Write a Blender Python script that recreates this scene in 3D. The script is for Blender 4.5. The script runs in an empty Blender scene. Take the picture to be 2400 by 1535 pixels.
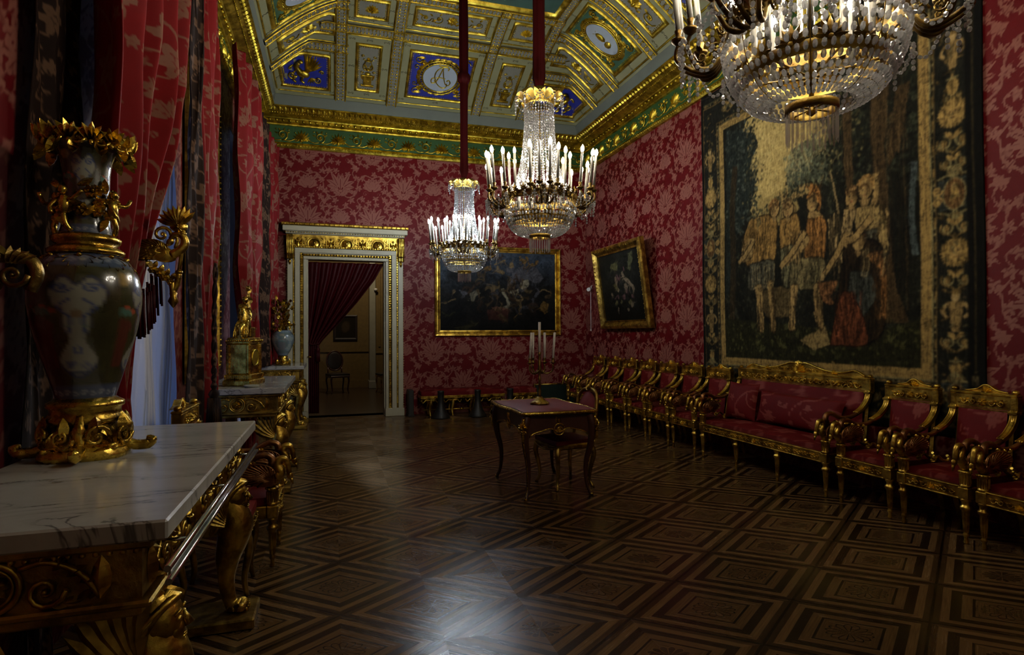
EXPO = 0.0; SKY = .68
B_FAR, B_MID, B_NEAR = 850., 680., 620.
NEXT = 70.
import bpy, math, random
import numpy as np
from math import pi, sin, cos, radians
random.seed(11)
rng = np.random.default_rng(11)
SC = bpy.context.scene
COL = SC.collection

# ------------------------------------------------------------------ mesh builder
def T(x=0, y=0, z=0):
    m = np.eye(4); m[:3, 3] = (x, y, z); return m
def RX(a):
    m = np.eye(4); c, s = cos(a), sin(a); m[1, 1] = c; m[1, 2] = -s; m[2, 1] = s; m[2, 2] = c; return m
def RY(a):
    m = np.eye(4); c, s = cos(a), sin(a); m[0, 0] = c; m[0, 2] = s; m[2, 0] = -s; m[2, 2] = c; return m
def RZ(a):
    m = np.eye(4); c, s = cos(a), sin(a); m[0, 0] = c; m[0, 1] = -s; m[1, 0] = s; m[1, 1] = c; return m
def S(x, y=None, z=None):
    y = x if y is None else y; z = x if z is None else z
    return np.diag([x, y, z, 1.0])
# local XY plane (z outward) stood up as a vertical face: x right, y up, z towards the viewer
def face_plane(o, right, up):
    o, r, u = [np.array(a, float) for a in (o, right, up)]
    n = np.cross(r, u); m = np.eye(4)
    m[:3, 0] = r; m[:3, 1] = u; m[:3, 2] = n; m[:3, 3] = o
    return m

def sphere_t(seg=8, rings=5):
    v = [(0, 0, 1)]
    for i in range(1, rings):
        a = pi * i / rings
        for j in range(seg):
            b = 2 * pi * j / seg
            v.append((sin(a) * cos(b), sin(a) * sin(b), cos(a)))
    v.append((0, 0, -1)); f = []
    for j in range(seg): f.append((0, 1 + j, 1 + (j + 1) % seg))
    for i in range(rings - 2):
        for j in range(seg):
            a = 1 + i * seg + j; b = 1 + i * seg + (j + 1) % seg
            f.append((a, a + seg, b + seg, b))
    k = len(v) - 1; o = 1 + (rings - 2) * seg
    for j in range(seg): f.append((k, o + (j + 1) % seg, o + j))
    return np.array(v, float), f
SPH = {}
def sph(seg, rings):
    if (seg, rings) not in SPH: SPH[(seg, rings)] = sphere_t(seg, rings)
    return SPH[(seg, rings)]

class MB:
    def __init__(s):
        s.v = []; s.f = []; s.mi = []; s.sm = []; s.n = 0; s.M = np.eye(4); s.stack = []; s.fn = None; s.mat = 0; s.cols = []
    def push(s, m): s.stack.append(s.M); s.M = s.M @ m; return s
    def pop(s): s.M = s.stack.pop()
    def add(s, V, F, smooth=True, mat=None):
        V = np.asarray(V, float).reshape(-1, 3)
        V = V @ s.M[:3, :3].T + s.M[:3, 3]
        if s.fn is not None: V = s.fn(V)
        flip = np.linalg.det(s.M[:3, :3]) < 0
        n = s.n; s.v.append(V)
        m = s.mat if mat is None else mat
        for f in F:
            t = tuple(i + n for i in f)
            s.f.append(t[::-1] if flip else t); s.mi.append(m); s.sm.append(smooth)
        s.n += len(V)
    def grid(s, P, closed_u=False, closed_v=False, smooth=True, mat=None):
        nu, nv = P.shape[:2]; F = []
        for i in range(nu if closed_u else nu - 1):
            a = i * nv; b = ((i + 1) % nu) * nv
            for j in range(nv if closed_v else nv - 1):
                k = (j + 1) % nv
                F.append((a + j, b + j, b + k, a + k))
        s.add(P.reshape(-1, 3), F, smooth, mat)
    def box(s, c, d, bev=0.0, mat=None):
        c = np.array(c, float); h = np.array(d, float) / 2
        if bev <= 0:
            V = [c + h * np.array((i, j, k)) for i in (-1, 1) for j in (-1, 1) for k in (-1, 1)]
            s.add(V, [(0, 1, 3, 2), (4, 6, 7, 5), (0, 4, 5, 1), (2, 3, 7, 6), (0, 2, 6, 4), (1, 5, 7, 3)], False, mat); return
        bev = min(bev, min(h) * .9)
        V = []; ix = {}
        for i in (-1, 1):
            for j in (-1, 1):
                for k in (-1, 1):
                    for ax in range(3):
                        p = h - bev; p[ax] = h[ax]
                        ix[(i, j, k, ax)] = len(V); V.append(c + p * np.array((i, j, k)))
        F = []
        for ax in range(3):
            a, b = (ax + 1) % 3, (ax + 2) % 3
            for sg in (-1, 1):
                q = []
                for (u, w) in ((-1, -1), (1, -1), (1, 1), (-1, 1)):
                    t = [0, 0, 0]; t[ax] = sg; t[a] = u; t[b] = w; q.append(ix[(*t, ax)])
                F.append(tuple(q) if sg > 0 else tuple(q[::-1]))
            for u in (-1, 1):
                for w in (-1, 1):
                    t0 = [0, 0, 0]; t1 = [0, 0, 0]; t0[a] = t1[a] = u; t0[b] = t1[b] = w; t0[ax] = -1; t1[ax] = 1
                    q = (ix[(*t0, a)], ix[(*t1, a)], ix[(*t1, b)], ix[(*t0, b)])
                    F.append(q if u * w < 0 else q[::-1])
        for i in (-1, 1):
            for j in (-1, 1):
                for k in (-1, 1):
                    q = tuple(ix[(i, j, k, a)] for a in range(3)); F.append(q if i * j * k > 0 else q[::-1])
        s.add(V, F, False, mat)
    def tube(s, P, R, seg=8, caps=True, flat=1.0, closed=False, up=None, mat=None, smooth=True):
        P = np.asarray(P, float); n = len(P)
        R = np.full(n, R, float) if np.isscalar(R) else np.asarray(R, float)
        if closed: Tn = np.roll(P, -1, 0) - np.roll(P, 1, 0)
        else: Tn = np.gradient(P, axis=0)
        Tn /= np.linalg.norm(Tn, axis=1)[:, None] + 1e-12
        u = np.array(up, float) if up is not None else (np.array((0, 0, 1.)) if abs(Tn[0][2]) < .9 else np.array((1., 0, 0)))
        rings = []
        ang = np.arange(seg) * 2 * pi / seg
        for i in range(n):
            t = Tn[i]
            u = u - t * (u @ t); u /= np.linalg.norm(u) + 1e-12
            w = np.cross(t, u)
            rings.append(P[i] + R[i] * (np.cos(ang)[:, None] * w + flat * np.sin(ang)[:, None] * u))
            if up is not None: u = np.array(up, float)
        s.grid(np.array(rings), closed_u=closed, closed_v=True, mat=mat, smooth=smooth)
        if caps and not closed:
            b = s.n
            s_M, s_fn = s.M, s.fn
            s.f.append(tuple(range(b - n * seg, b - n * seg + seg))[::1]); s.mi.append(s.mat if mat is None else mat); s.sm.append(False)
            s.f.append(tuple(range(b - seg, b))[::-1]); s.mi.append(s.mat if mat is None else mat); s.sm.append(False)
    def lathe(s, prof, seg=24, c=(0, 0, 0), mat=None, smooth=True, lobes=0, la=0.0, caps=True):
        prof = np.asarray(prof, float); a = np.arange(seg) * 2 * pi / seg
        k = 1 + la * np.cos(lobes * a) if lobes else np.ones(seg)
        P = np.zeros((len(prof), seg, 3))
        P[:, :, 0] = c[0] + prof[:, 0:1] * (np.cos(a) * k)[None]
        P[:, :, 1] = c[1] + prof[:, 0:1] * (np.sin(a) * k)[None]
        P[:, :, 2] = c[2] + prof[:, 1:2]
        s.grid(P[::-1], closed_v=True, mat=mat, smooth=smooth)
        if caps:
            b = s.n - len(prof) * seg
            if prof[0, 0] > 1e-4: s.f.append(tuple(range(s.n - seg, s.n))[::-1]); s.mi.append(s.mat if mat is None else mat); s.sm.append(False)
            if prof[-1, 0] > 1e-4: s.f.append(tuple(range(b, b + seg))); s.mi.append(s.mat if mat is None else mat); s.sm.append(False)
    def ell(s, c, r, seg=8, rings=5, m=None, mat=None, smooth=True):
        V, F = sph(seg, rings)
        r = np.array((r, r, r) if np.isscalar(r) else r, float)
        V = V * r
        if m is not None: V = V @ m[:3, :3].T
        s.add(V + np.array(c, float), F, smooth, mat)
    def beads(s, P, r, seg=6, rings=4, smooth=True, mat=None, sc=(1, 1, 1)):
        for p in np.asarray(P, float): s.ell(p, (r * sc[0], r * sc[1], r * sc[2]), seg, rings, mat=mat, smooth=smooth)
    def prism(s, poly, z0, z1, mat=None, inset=0.0):
        P = np.asarray(poly, float); n = len(P)
        ar = np.sum(P[:, 0] * np.roll(P[:, 1], -1) - np.roll(P[:, 0], -1) * P[:, 1])
        if ar < 0: P = P[::-1]
        c = P.mean(0); Q = P + (c - P) * inset
        V = np.vstack([np.c_[P, np.full(n, z0)], np.c_[Q, np.full(n, z1)]])
        F = [tuple(range(n))[::-1], tuple(range(n, 2 * n))] + [(i, (i + 1) % n, n + (i + 1) % n, n + i) for i in range(n)]
        s.add(V, F, False, mat)
    def frame(s, w, h, prof, mat=None, c=(0, 0)):
        # rectangular moulding in local XY, prof = [(outward offset, height)] traced round the section
        rows = []
        for (d, z) in prof:
            a, b = w / 2 + d, h / 2 + d
            rows.append([(c[0] - a, c[1] - b, z), (c[0] + a, c[1] - b, z), (c[0] + a, c[1] + b, z), (c[0] - a, c[1] + b, z)])
        P = np.array(rows, float)
        s.grid(P[::-1], closed_v=True, smooth=False, mat=mat)
    # ---------------------------------------------------------------- flat ornament (local XY, z = relief)
    def leaf(s, x, y, a, L, W, h=.012, bend=0.0, n=4, mat=None):
        t = np.linspace(0, 1, n + 1); w = W * np.sin(pi * np.clip(t * .92 + .08, 0, 1)) ** .8
        hd = a + bend * t; ds = L / n
        cx = x + np.r_[0, np.cumsum(np.cos(hd[:-1]) * ds)]; cy = y + np.r_[0, np.cumsum(np.sin(hd[:-1]) * ds)]
        nx, ny = -np.sin(hd), np.cos(hd)
        zz = h * np.sin(pi * np.clip(t * .85 + .15, 0, 1))
        P = np.stack([np.c_[cx + nx * w / 2, cy + ny * w / 2, 0 * t], np.c_[cx, cy, zz + .002], np.c_[cx - nx * w / 2, cy - ny * w / 2, 0 * t]], 1)
        s.grid(P, smooth=False, mat=mat)
    def palmette(s, x, y, r, a=pi / 2, n=7, spread=2.6, h=.015, w=.3):
        for i in range(n):
            k = (i / (n - 1) - .5)
            s.leaf(x, y, a + k * spread, r * (1 - .35 * abs(k) * 2 * .6), r * w, h, bend=k * .5)
        s.ell((x, y, h * .4), (r * .16, r * .16, h))
    def spiral(s, x, y, r, turns=1.5, a0=0., d=1, rad=.008, z=.006, n=26, seg=5):
        t = np.linspace(0, 1, n); rr = r * (1 - t) ** 1.1 + r * .1
        a = a0 + d * turns * 2 * pi * t
        s.tube(np.c_[x + rr * np.cos(a), y + rr * np.sin(a), np.full(n, z)], rad * (1 - .5 * t), seg)
        s.ell((x, y, z), (r * .2, r * .2, rad * 1.3), 6, 4)
    def curve(s, pts, rad, seg=5, n=None, mat=None, flat=1.0):
        s.tube(smooth_path(pts, n or 6 * len(pts)), rad, seg, mat=mat, flat=flat)
    def rosette(s, x, y, r, n=8, h=.012):
        for i in range(n): s.leaf(x, y, 2 * pi * i / n, r, r * 1.9 * sin(pi / n), h, n=3)
        s.ell((x, y, h * .6), (r * .25, r * .25, h * .9), 8, 4)
    def vinescroll(s, x0, x1, y, r, rad=.005, h=.01, leafs=True):
        # running scroll between x0 and x1
        n = max(1, int(round((x1 - x0) / (2.3 * r)))); p = (x1 - x0) / n
        for i in range(n):
            cx = x0 + (i + .5) * p; d = 1 if i % 2 else -1
            s.spiral(cx, y, r * .85, 1.4, pi if d > 0 else 0, d, rad, h * .5, n=16)
            s.rosette(cx, y, r * .35, 5, h)
            if leafs:
                s.leaf(cx - p / 2, y - d * r * .6, .5 * d, r * .9, r * .35, h); s.leaf(cx - p / 2, y + d * r * .5, pi - .6 * d, r * .6, r * .3, h)
                s.leaf(cx, y + d * r * .8, .7 * d, r * .55, r * .3, h)
    def obj(s, name, mats, parent=None, attr=None):
        me = bpy.data.meshes.new(name)
        V = np.vstack(s.v); nf = len(s.f)
        tot = np.fromiter((len(f) for f in s.f), int, nf)
        idx = np.fromiter((i for f in s.f for i in f), int, int(tot.sum()))
        return mesh_obj(name, me, V, idx, tot, np.array(s.mi), np.array(s.sm), mats, parent, attr)

def mesh_obj(name, me, V, idx, tot, mi, sm, mats, parent, attr=None):
    me.vertices.add(len(V)); me.vertices.foreach_set('co', V.astype(np.float32).ravel())
    me.loops.add(len(idx)); me.loops.foreach_set('vertex_index', idx.astype(np.int32))
    me.polygons.add(len(tot)); st = np.r_[0, np.cumsum(tot)[:-1]]
    me.polygons.foreach_set('loop_start', st.astype(np.int32))
    if not isinstance(mats, (list, tuple)): mats = [mats]
    for m in mats: me.materials.append(m)
    if mi is not None: me.polygons.foreach_set('material_index', mi.astype(np.int32))
    if sm is not None: me.polygons.foreach_set('use_smooth', sm.astype(bool))
    me.update(calc_edges=True)
    if attr:
        for k, a in attr.items():
            if a.ndim == 1:
                at = me.attributes.new(k, 'FLOAT', 'POINT'); at.data.foreach_set('value', a.astype(np.float32))
            else:
                at = me.attributes.new(k, 'FLOAT_COLOR', 'POINT'); at.data.foreach_set('color', np.c_[a, np.ones(len(a))].astype(np.float32).ravel())
    me.validate()
    o = bpy.data.objects.new(name, me); COL.objects.link(o)
    if parent is not None: o.parent = parent
    return o

def sheet(name, P, mat, parent=None, attr=None, smooth=True, keep=None):
    """grid of points (nu,nv,3) as one mesh; keep(nu-1,nv-1) drops faces"""
    nu, nv = P.shape[:2]
    i, j = np.meshgrid(np.arange(nu - 1), np.arange(nv - 1), indexing='ij')
    a = i * nv + j
    F = np.stack([a, a + nv, a + nv + 1, a + 1], -1)
    F = F.reshape(-1, 4) if keep is None else F[keep]
    me = bpy.data.meshes.new(name)
    return mesh_obj(name, me, P.reshape(-1, 3), F.ravel(), np.full(len(F), 4), None, np.full(len(F), smooth), mat, parent, attr)

def smooth_path(pts, n):
    P = np.asarray(pts, float); m = len(P)
    if m < 3: return np.array([P[0] + (P[-1] - P[0]) * t for t in np.linspace(0, 1, n)])
    Q = np.vstack([2 * P[0] - P[1], P, 2 * P[-1] - P[-2]])
    out = []
    for t in np.linspace(0, m - 1, n):
        i = min(int(t), m - 2); u = t - i
        a, b, c, d = Q[i:i + 4]
        out.append(.5 * ((2 * b) + (c - a) * u + (2 * a - 5 * b + 4 * c - d) * u * u + (3 * b - a - 3 * c + d) * u ** 3))
    return np.array(out)

def interp(v, pts):
    p = np.array(pts, float); return np.interp(v, p[:, 0], p[:, 1])

# ------------------------------------------------------------------ objects
def tag(o, label, cat, group=None, kind=None):
    o['label'] = label; o['category'] = cat
    if group: o['group'] = group
    if kind: o['kind'] = kind
    return o
def thing(name, label, cat, loc=(0, 0, 0), rz=0., group=None):
    o = bpy.data.objects.new(name, None); COL.objects.link(o); o.empty_display_size = .05
    o.location = loc; o.rotation_euler = (0, 0, rz)
    return tag(o, label, cat, group)
def structure(o, label=None, cat=None):
    o['kind'] = 'structure'
    if label: o['label'] = label
    if cat: o['category'] = cat
    return o
def dup(o, parent=None):
    c = o.copy(); COL.objects.link(c)
    if parent is not None: c.parent = parent
    for ch in list(o.children): dup(ch, c)
    return c

# ------------------------------------------------------------------ node materials
class NT:
    def __init__(s, name):
        m = bpy.data.materials.new(name); m.use_nodes = True; s.m = m; s.t = m.node_tree
        s.b = s.t.nodes['Principled BSDF']; s.out = s.t.nodes['Material Output']
    def n(s, typ, **k):
        nd = s.t.nodes.new(typ)
        for a, v in k.items(): setattr(nd, a, v)
        return nd
    def put(s, sock, v):
        if v is None: return
        if isinstance(v, bpy.types.NodeSocket): s.t.links.new(v, sock)
        else:
            if isinstance(v, (tuple, list)) and len(v) == 3 and sock.type == 'RGBA': v = (*v, 1)
            sock.default_value = v
    def math(s, op, a, b=None, c=None, clamp=False):
        nd = s.n('ShaderNodeMath', operation=op, use_clamp=clamp)
        s.put(nd.inputs[0], a); s.put(nd.inputs[1], b)
        if c is not None: s.put(nd.inputs[2], c)
        return nd.outputs[0]
    def mix(s, f, a, b, blend='MIX'):
        nd = s.n('ShaderNodeMix', data_type='RGBA', blend_type=blend)
        s.put(nd.inputs[0], f); s.put(nd.inputs[6], a); s.put(nd.inputs[7], b)
        return nd.outputs[2]
    def ramp(s, f, stops):
        nd = s.n('ShaderNodeValToRGB'); s.put(nd.inputs[0], f); e = nd.color_ramp.elements
        while len(e) < len(stops): e.new(.5)
        for i, (p, c) in enumerate(stops): e[i].position = p; e[i].color = (*c, 1)
        return nd.outputs[0]
    def step(s, v, lo, hi):
        nd = s.n('ShaderNodeMapRange', interpolation_type='SMOOTHSTEP'); s.put(nd.inputs[0], v); s.put(nd.inputs[1], lo); s.put(nd.inputs[2], hi)
        return nd.outputs[0]
    def noise(s, scale, detail=3, rough=.55, vec=None, dist=0):
        nd = s.n('ShaderNodeTexNoise'); nd.inputs['Scale'].default_value = scale; nd.inputs['Detail'].default_value = detail
        nd.inputs['Roughness'].default_value = rough; nd.inputs['Distortion'].default_value = dist
        if vec is not None: s.t.links.new(vec, nd.inputs['Vector'])
        return nd.outputs['Fac']
    def vor(s, scale, vec=None, feature='F1', out='Distance'):
        nd = s.n('ShaderNodeTexVoronoi', feature=feature); nd.inputs['Scale'].default_value = scale
        if vec is not None: s.t.links.new(vec, nd.inputs['Vector'])
        return nd.outputs[out]
    def coord(s, w='Object'): return s.n('ShaderNodeTexCoord').outputs[w]
    def pos(s): return s.n('ShaderNodeNewGeometry').outputs['Position']
    def mapping(s, vec, scale=(1, 1, 1), rot=(0, 0, 0), loc=(0, 0, 0)):
        nd = s.n('ShaderNodeMapping'); s.t.links.new(vec, nd.inputs[0])
        nd.inputs['Scale'].default_value = scale; nd.inputs['Rotation'].default_value = rot; nd.inputs['Location'].default_value = loc
        return nd.outputs[0]
    def attr(s, name, out='Fac'):
        return s.n('ShaderNodeAttribute', attribute_name=name).outputs[out]
    def bump(s, h, strength=.4, dist=.01):
        nd = s.n('ShaderNodeBump'); nd.inputs['Strength'].default_value = strength; nd.inputs['Distance'].default_value = dist
        s.put(nd.inputs['Height'], h); s.t.links.new(nd.outputs[0], s.b.inputs['Normal']); return nd
    def set(s, **k):
        names = {'col': 'Base Color', 'rough': 'Roughness', 'metal': 'Metallic', 'spec': 'Specular IOR Level', 'coat': 'Coat Weight', 'coatr': 'Coat Roughness',
                 'sheen': 'Sheen Weight', 'sheent': 'Sheen Tint', 'trans': 'Transmission Weight', 'ior': 'IOR', 'emit': 'Emission Color', 'es': 'Emission Strength', 'alpha': 'Alpha'}
        for a, v in k.items(): s.put(s.b.inputs[names[a]], v)
        return s.m
    def surf(s, sock): s.t.links.new(sock, s.out.inputs['Surface']); return s.m

def simple(name, col, rough=.6, metal=0., var=.0, scale=8., bump=0., bscale=60., spec=.5, **k):
    m = NT(name)
    c = col
    if var:
        f = m.noise(scale, 4, .6, m.coord())
        c = m.mix(f, tuple(x * (1 - var) for x in col), tuple(min(1, x * (1 + var)) for x in col))
    m.set(col=c, rough=rough, metal=metal, spec=spec, **k)
    if bump: m.bump(m.noise(bscale, 4, .6, m.coord()), bump, .004)
    return m.m

def gold_mat(name, col, dark, rough=.32, bscale=90., bump=.5, dist=.004):
    m = NT(name); v = m.coord()
    n1 = m.noise(bscale, 4, .6, v); n2 = m.noise(9, 3, .6, v)
    c = m.mix(m.step(n2, .38, .62), dark, col)
    m.set(col=c, metal=1.0, rough=m.math('MULTIPLY_ADD', n1, .25, rough - .1))
    m.bump(m.math('ADD', n1, m.math('MULTIPLY', m.vor(bscale * .55, v), .7)), bump, dist)
    return m.m
# ------------------------------------------------------------------ pattern rasters (metres)
class Ras:
    def __init__(s, W, H, res, ch=1, val=0.):
        s.W, s.H, s.res = W, H, res; s.nx = int(round(W / res)); s.ny = int(round(H / res))
        s.a = np.zeros((s.ny, s.nx, ch)) + np.asarray(val, float)
        s.U, s.V = np.meshgrid((np.arange(s.nx) + .5) * W / s.nx, (np.arange(s.ny) + .5) * H / s.ny)
        s.wrap = False
    def _put(s, box, test, val, al):
        offs = [(0, 0)] if not s.wrap else [(i * s.W, j * s.H) for i in (-1, 0, 1) for j in (-1, 0, 1)]
        for ox, oy in offs:
            x0, x1, y0, y1 = box[0] + ox, box[1] + ox, box[2] + oy, box[3] + oy
            i0, i1 = max(0, int(x0 / s.W * s.nx) - 1), min(s.nx, int(x1 / s.W * s.nx) + 2)
            j0, j1 = max(0, int(y0 / s.H * s.ny) - 1), min(s.ny, int(y1 / s.H * s.ny) + 2)
            if i0 >= i1 or j0 >= j1: continue
            m = test(s.U[j0:j1, i0:i1] - ox, s.V[j0:j1, i0:i1] - oy) * al
            s.a[j0:j1, i0:i1] = s.a[j0:j1, i0:i1] * (1 - m[..., None]) + np.asarray(val, float) * m[..., None]
    def poly(s, pts, val, al=1.):
        P = np.asarray(pts, float)
        def test(x, y):
            r = np.zeros(x.shape, bool)
            for (x0, y0), (x1, y1) in zip(P, np.roll(P, -1, 0)):
                if y0 == y1: continue
                c = ((y0 > y) != (y1 > y)) & (x < (x1 - x0) * (y - y0) / (y1 - y0) + x0); r ^= c
            return r.astype(float)
        s._put((P[:, 0].min(), P[:, 0].max(), P[:, 1].min(), P[:, 1].max()), test, val, al)
    def ell(s, x, y, rx, ry, val, al=1., rot=0., inner=0.):
        R = max(rx, ry)
        def test(u, v):
            a, b = u - x, v - y; c, d = a * cos(rot) + b * sin(rot), -a * sin(rot) + b * cos(rot)
            q = (c / rx) ** 2 + (d / ry) ** 2
            return ((q < 1) & (q >= inner ** 2)).astype(float)
        s._put((x - R, x + R, y - R, y + R), test, val, al)
    def rect(s, x0, y0, x1, y1, val, al=1.): s.poly([(x0, y0), (x1, y0), (x1, y1), (x0, y1)], val, al)
    def stroke(s, pts, w, val, al=1., taper=False, n=None):
        P = smooth_path([(p[0], p[1], 0) for p in pts], n or 8 * len(pts))[:, :2]
        d = np.gradient(P, axis=0); d /= np.linalg.norm(d, axis=1)[:, None] + 1e-9
        nn = np.c_[-d[:, 1], d[:, 0]]; k = np.linspace(0, 1, len(P))
        ww = (w / 2 * (1 - .8 * k if taper else np.ones(len(P))))[:, None]
        s.poly(np.vstack([P + nn * ww, (P - nn * ww)[::-1]]), val, al)
    def spiral(s, x, y, r, w, val, turns=1.4, a0=0, d=1, al=1.):
        t = np.linspace(0, 1, 18); rr = r * (1 - t * .88); a = a0 + d * turns * 2 * pi * t
        s.stroke(np.c_[x + rr * np.cos(a), y + rr * np.sin(a)], w, val, al, n=30)
        s.ell(x, y, r * .2, r * .2, val, al)
    def petal(s, x, y, a, L, W, val, bend=0., al=1.):
        t = np.linspace(0, 1, 12); h = a + bend * t
        c = np.c_[x + np.cumsum(np.cos(h)) * L / 12, y + np.cumsum(np.sin(h)) * L / 12]
        w = W / 2 * np.sin(pi * np.clip(t * .95 + .05, 0, 1)) ** .7
        nn = np.c_[-np.sin(h), np.cos(h)] * w[:, None]
        s.poly(np.vstack([c + nn, (c - nn)[::-1]]), val, al)
        return c
    def blur(s, k=1):
        for _ in range(k):
            a = s.a; p = 'wrap' if s.wrap else 'edge'
            b = np.pad(a, ((1, 1), (1, 1), (0, 0)), mode=p)
            s.a = (b[1:-1, 1:-1] * 4 + b[:-2, 1:-1] * 2 + b[2:, 1:-1] * 2 + b[1:-1, :-2] * 2 + b[1:-1, 2:] * 2 + b[:-2, :-2] + b[2:, 2:] + b[:-2, 2:] + b[2:, :-2]) / 16
    def sample(s, u, v):
        x = np.asarray(u) / s.W * s.nx - .5; y = np.asarray(v) / s.H * s.ny - .5
        i = np.floor(x).astype(int); j = np.floor(y).astype(int); fx = (x - i)[..., None]; fy = (y - j)[..., None]
        f = (lambda k, n: k % n) if s.wrap else (lambda k, n: np.clip(k, 0, n - 1))
        i0, i1, j0, j1 = f(i, s.nx), f(i + 1, s.nx), f(j, s.ny), f(j + 1, s.ny); a = s.a
        r = (a[j0, i0] * (1 - fx) + a[j0, i1] * fx) * (1 - fy) + (a[j1, i0] * (1 - fx) + a[j1, i1] * fx) * fy
        return r[..., 0] if a.shape[2] == 1 else r

def vnoise(x, y, seed=0, oct=4):
    out = 0; amp = .5
    g = np.random.default_rng(seed).random((256, 256))
    for o in range(oct):
        i = np.floor(x).astype(int); j = np.floor(y).astype(int); fx = x - i; fy = y - j
        fx = fx * fx * (3 - 2 * fx); fy = fy * fy * (3 - 2 * fy)
        a = g[j % 256, i % 256]; b = g[j % 256, (i + 1) % 256]; c = g[(j + 1) % 256, i % 256]; d = g[(j + 1) % 256, (i + 1) % 256]
        out = out + amp * ((a * (1 - fx) + b * fx) * (1 - fy) + (c * (1 - fx) + d * fx) * fy)
        x, y, amp = x * 2.03 + 17, y * 2.03 + 9, amp * .5
    return out

def vine_leaf(r, x, y, R, a, val=1., vein=.2):
    th = np.linspace(0, 2 * pi, 60, endpoint=False); rad = np.zeros(60)
    for la, ll in ((0, 1.), (.95, .86), (-.95, .86), (1.95, .66), (-1.95, .66)):
        d = np.abs((th - la + pi) % (2 * pi) - pi); rad = np.maximum(rad, ll * np.clip(1 - (d / .52) ** 1.1 * .62, .26, 1))
    rad *= 1 + .1 * np.cos(th * 17)
    r.poly(np.c_[x + R * rad * np.cos(th + a), y + R * rad * np.sin(th + a)], val)
    for la in (.45, -.45, 1.4, -1.4): r.stroke([(x, y), (x + R * .55 * cos(a + la), y + R * .55 * sin(a + la))], R * .04, vein + .2)
    for la, ll in ((0, .85), (.95, .7), (-.95, .7)):
        r.stroke([(x - R * .3 * cos(a), y - R * .3 * sin(a)), (x + R * ll * cos(a + la), y + R * ll * sin(a + la))], R * .075, vein)

def damask_tile():
    W, H = 1.08, 1.16
    r = Ras(W, H, .0033); r.wrap = True
    q = random.Random(5)
    mot = [(.27, .30), (.81, .88)]; pom = [(.81, .32), (.27, .90)]
    # stems
    for (mx, my) in mot:
        for d in (-1, 1):
            r.stroke([(mx, my - .1), (mx + d * .12, my - .2), (mx + d * .26, my - .12), (mx + d * .3, my + .08), (mx + d * .4, my + .2), (mx + d * .54, my + .16)], .022, .75)
            r.stroke([(mx + d * .3, my + .08), (mx + d * .2, my + .22), (mx + d * .26, my + .34), (mx + d * .16, my + .42)], .018, .75)
            r.spiral(mx + d * .42, my - .12, .05, .01, .62, 1.3, 0, d)
    # scattered vine leaves
    spots = []
    for _ in range(4000):
        x, y = q.random() * W, q.random() * H
        def dist(p, e):
            dx = abs(x - p[0]); dx = min(dx, W - dx); dy = abs(y - p[1]); dy = min(dy, H - dy); return math.hypot(dx, dy)
        if min(dist(p, 0) for p in mot) < .22 or min(dist(p, 0) for p in pom) < .185: continue
        if spots and min(dist(p, 0) for p in spots) < .118: continue
        spots.append((x, y))
    for (x, y) in spots: vine_leaf(r, x, y, q.uniform(.076, .092), q.uniform(0, 6.28))
    # lotus: flame-like petals over a spreading calyx
    for (x, y) in mot:
        for d in (-1, 1):
            for k, (a, L, w, b, dx) in enumerate(((1.30, .17, .07, -.9, .02), (.95, .21, .075, -.85, .03), (.62, .25, .075, -.75, .035), (.30, .29, .075, -.35, .03), (.10, .26, .06, .1, .015))):
                c = r.petal(x + d * dx, y - .08 + .012 * k, pi / 2 - d * a, L, w, 1., d * b * .9); r.stroke(c[1:-1], .011, .15)
                r.stroke(np.c_[c[2:9, 0] + d * .012, c[2:9, 1]], .005, .35)
            for k in range(5):
                c = r.petal(x + d * .01, y - .085, pi / 2 + d * (1.65 + k * .33), .17 - .012 * k, .05, 1., -d * .7); r.stroke(c[1:-1], .008, .15)
        c = r.petal(x, y - .08, pi / 2, .24, .085, 1.); r.stroke(c[:-2], .012, .15)
        r.ell(x, y - .09, .045, .03, .2); r.ell(x, y - .09, .034, .021, .9)
    # pomegranate palmette
    for (x, y) in pom:
        for k in range(9):
            a = pi / 2 + (k - 4) * .42; c = r.petal(x, y - .02, a, .17, .07, 1.); r.stroke(c[3:-1], .009, .2)
        r.ell(x, y + .02, .062, .085, .35); r.ell(x, y + .02, .054, .077, 1.)
        for k in range(5):
            r.stroke([(x - .05, y - .03 + k * .025), (x + .05, y + .0 + k * .025)], .004, .4); r.stroke([(x + .05, y - .03 + k * .025), (x - .05, y + .0 + k * .025)], .004, .4)
        for d in (-1, 1): c = r.petal(x, y - .09, pi / 2 + d * 1.2, .17, .07, 1., -d * .9); r.stroke(c[1:-1], .009, .2)
    for (x, y) in [(.54, .62), (.0, .05)]:
        for k in range(4):
            for j in range(4 - k): r.ell(x + (j - (3 - k) / 2) * .026, y - k * .024, .0125, .0125, .9)
    r.blur(1)
    return r
DAM = damask_tile()

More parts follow.
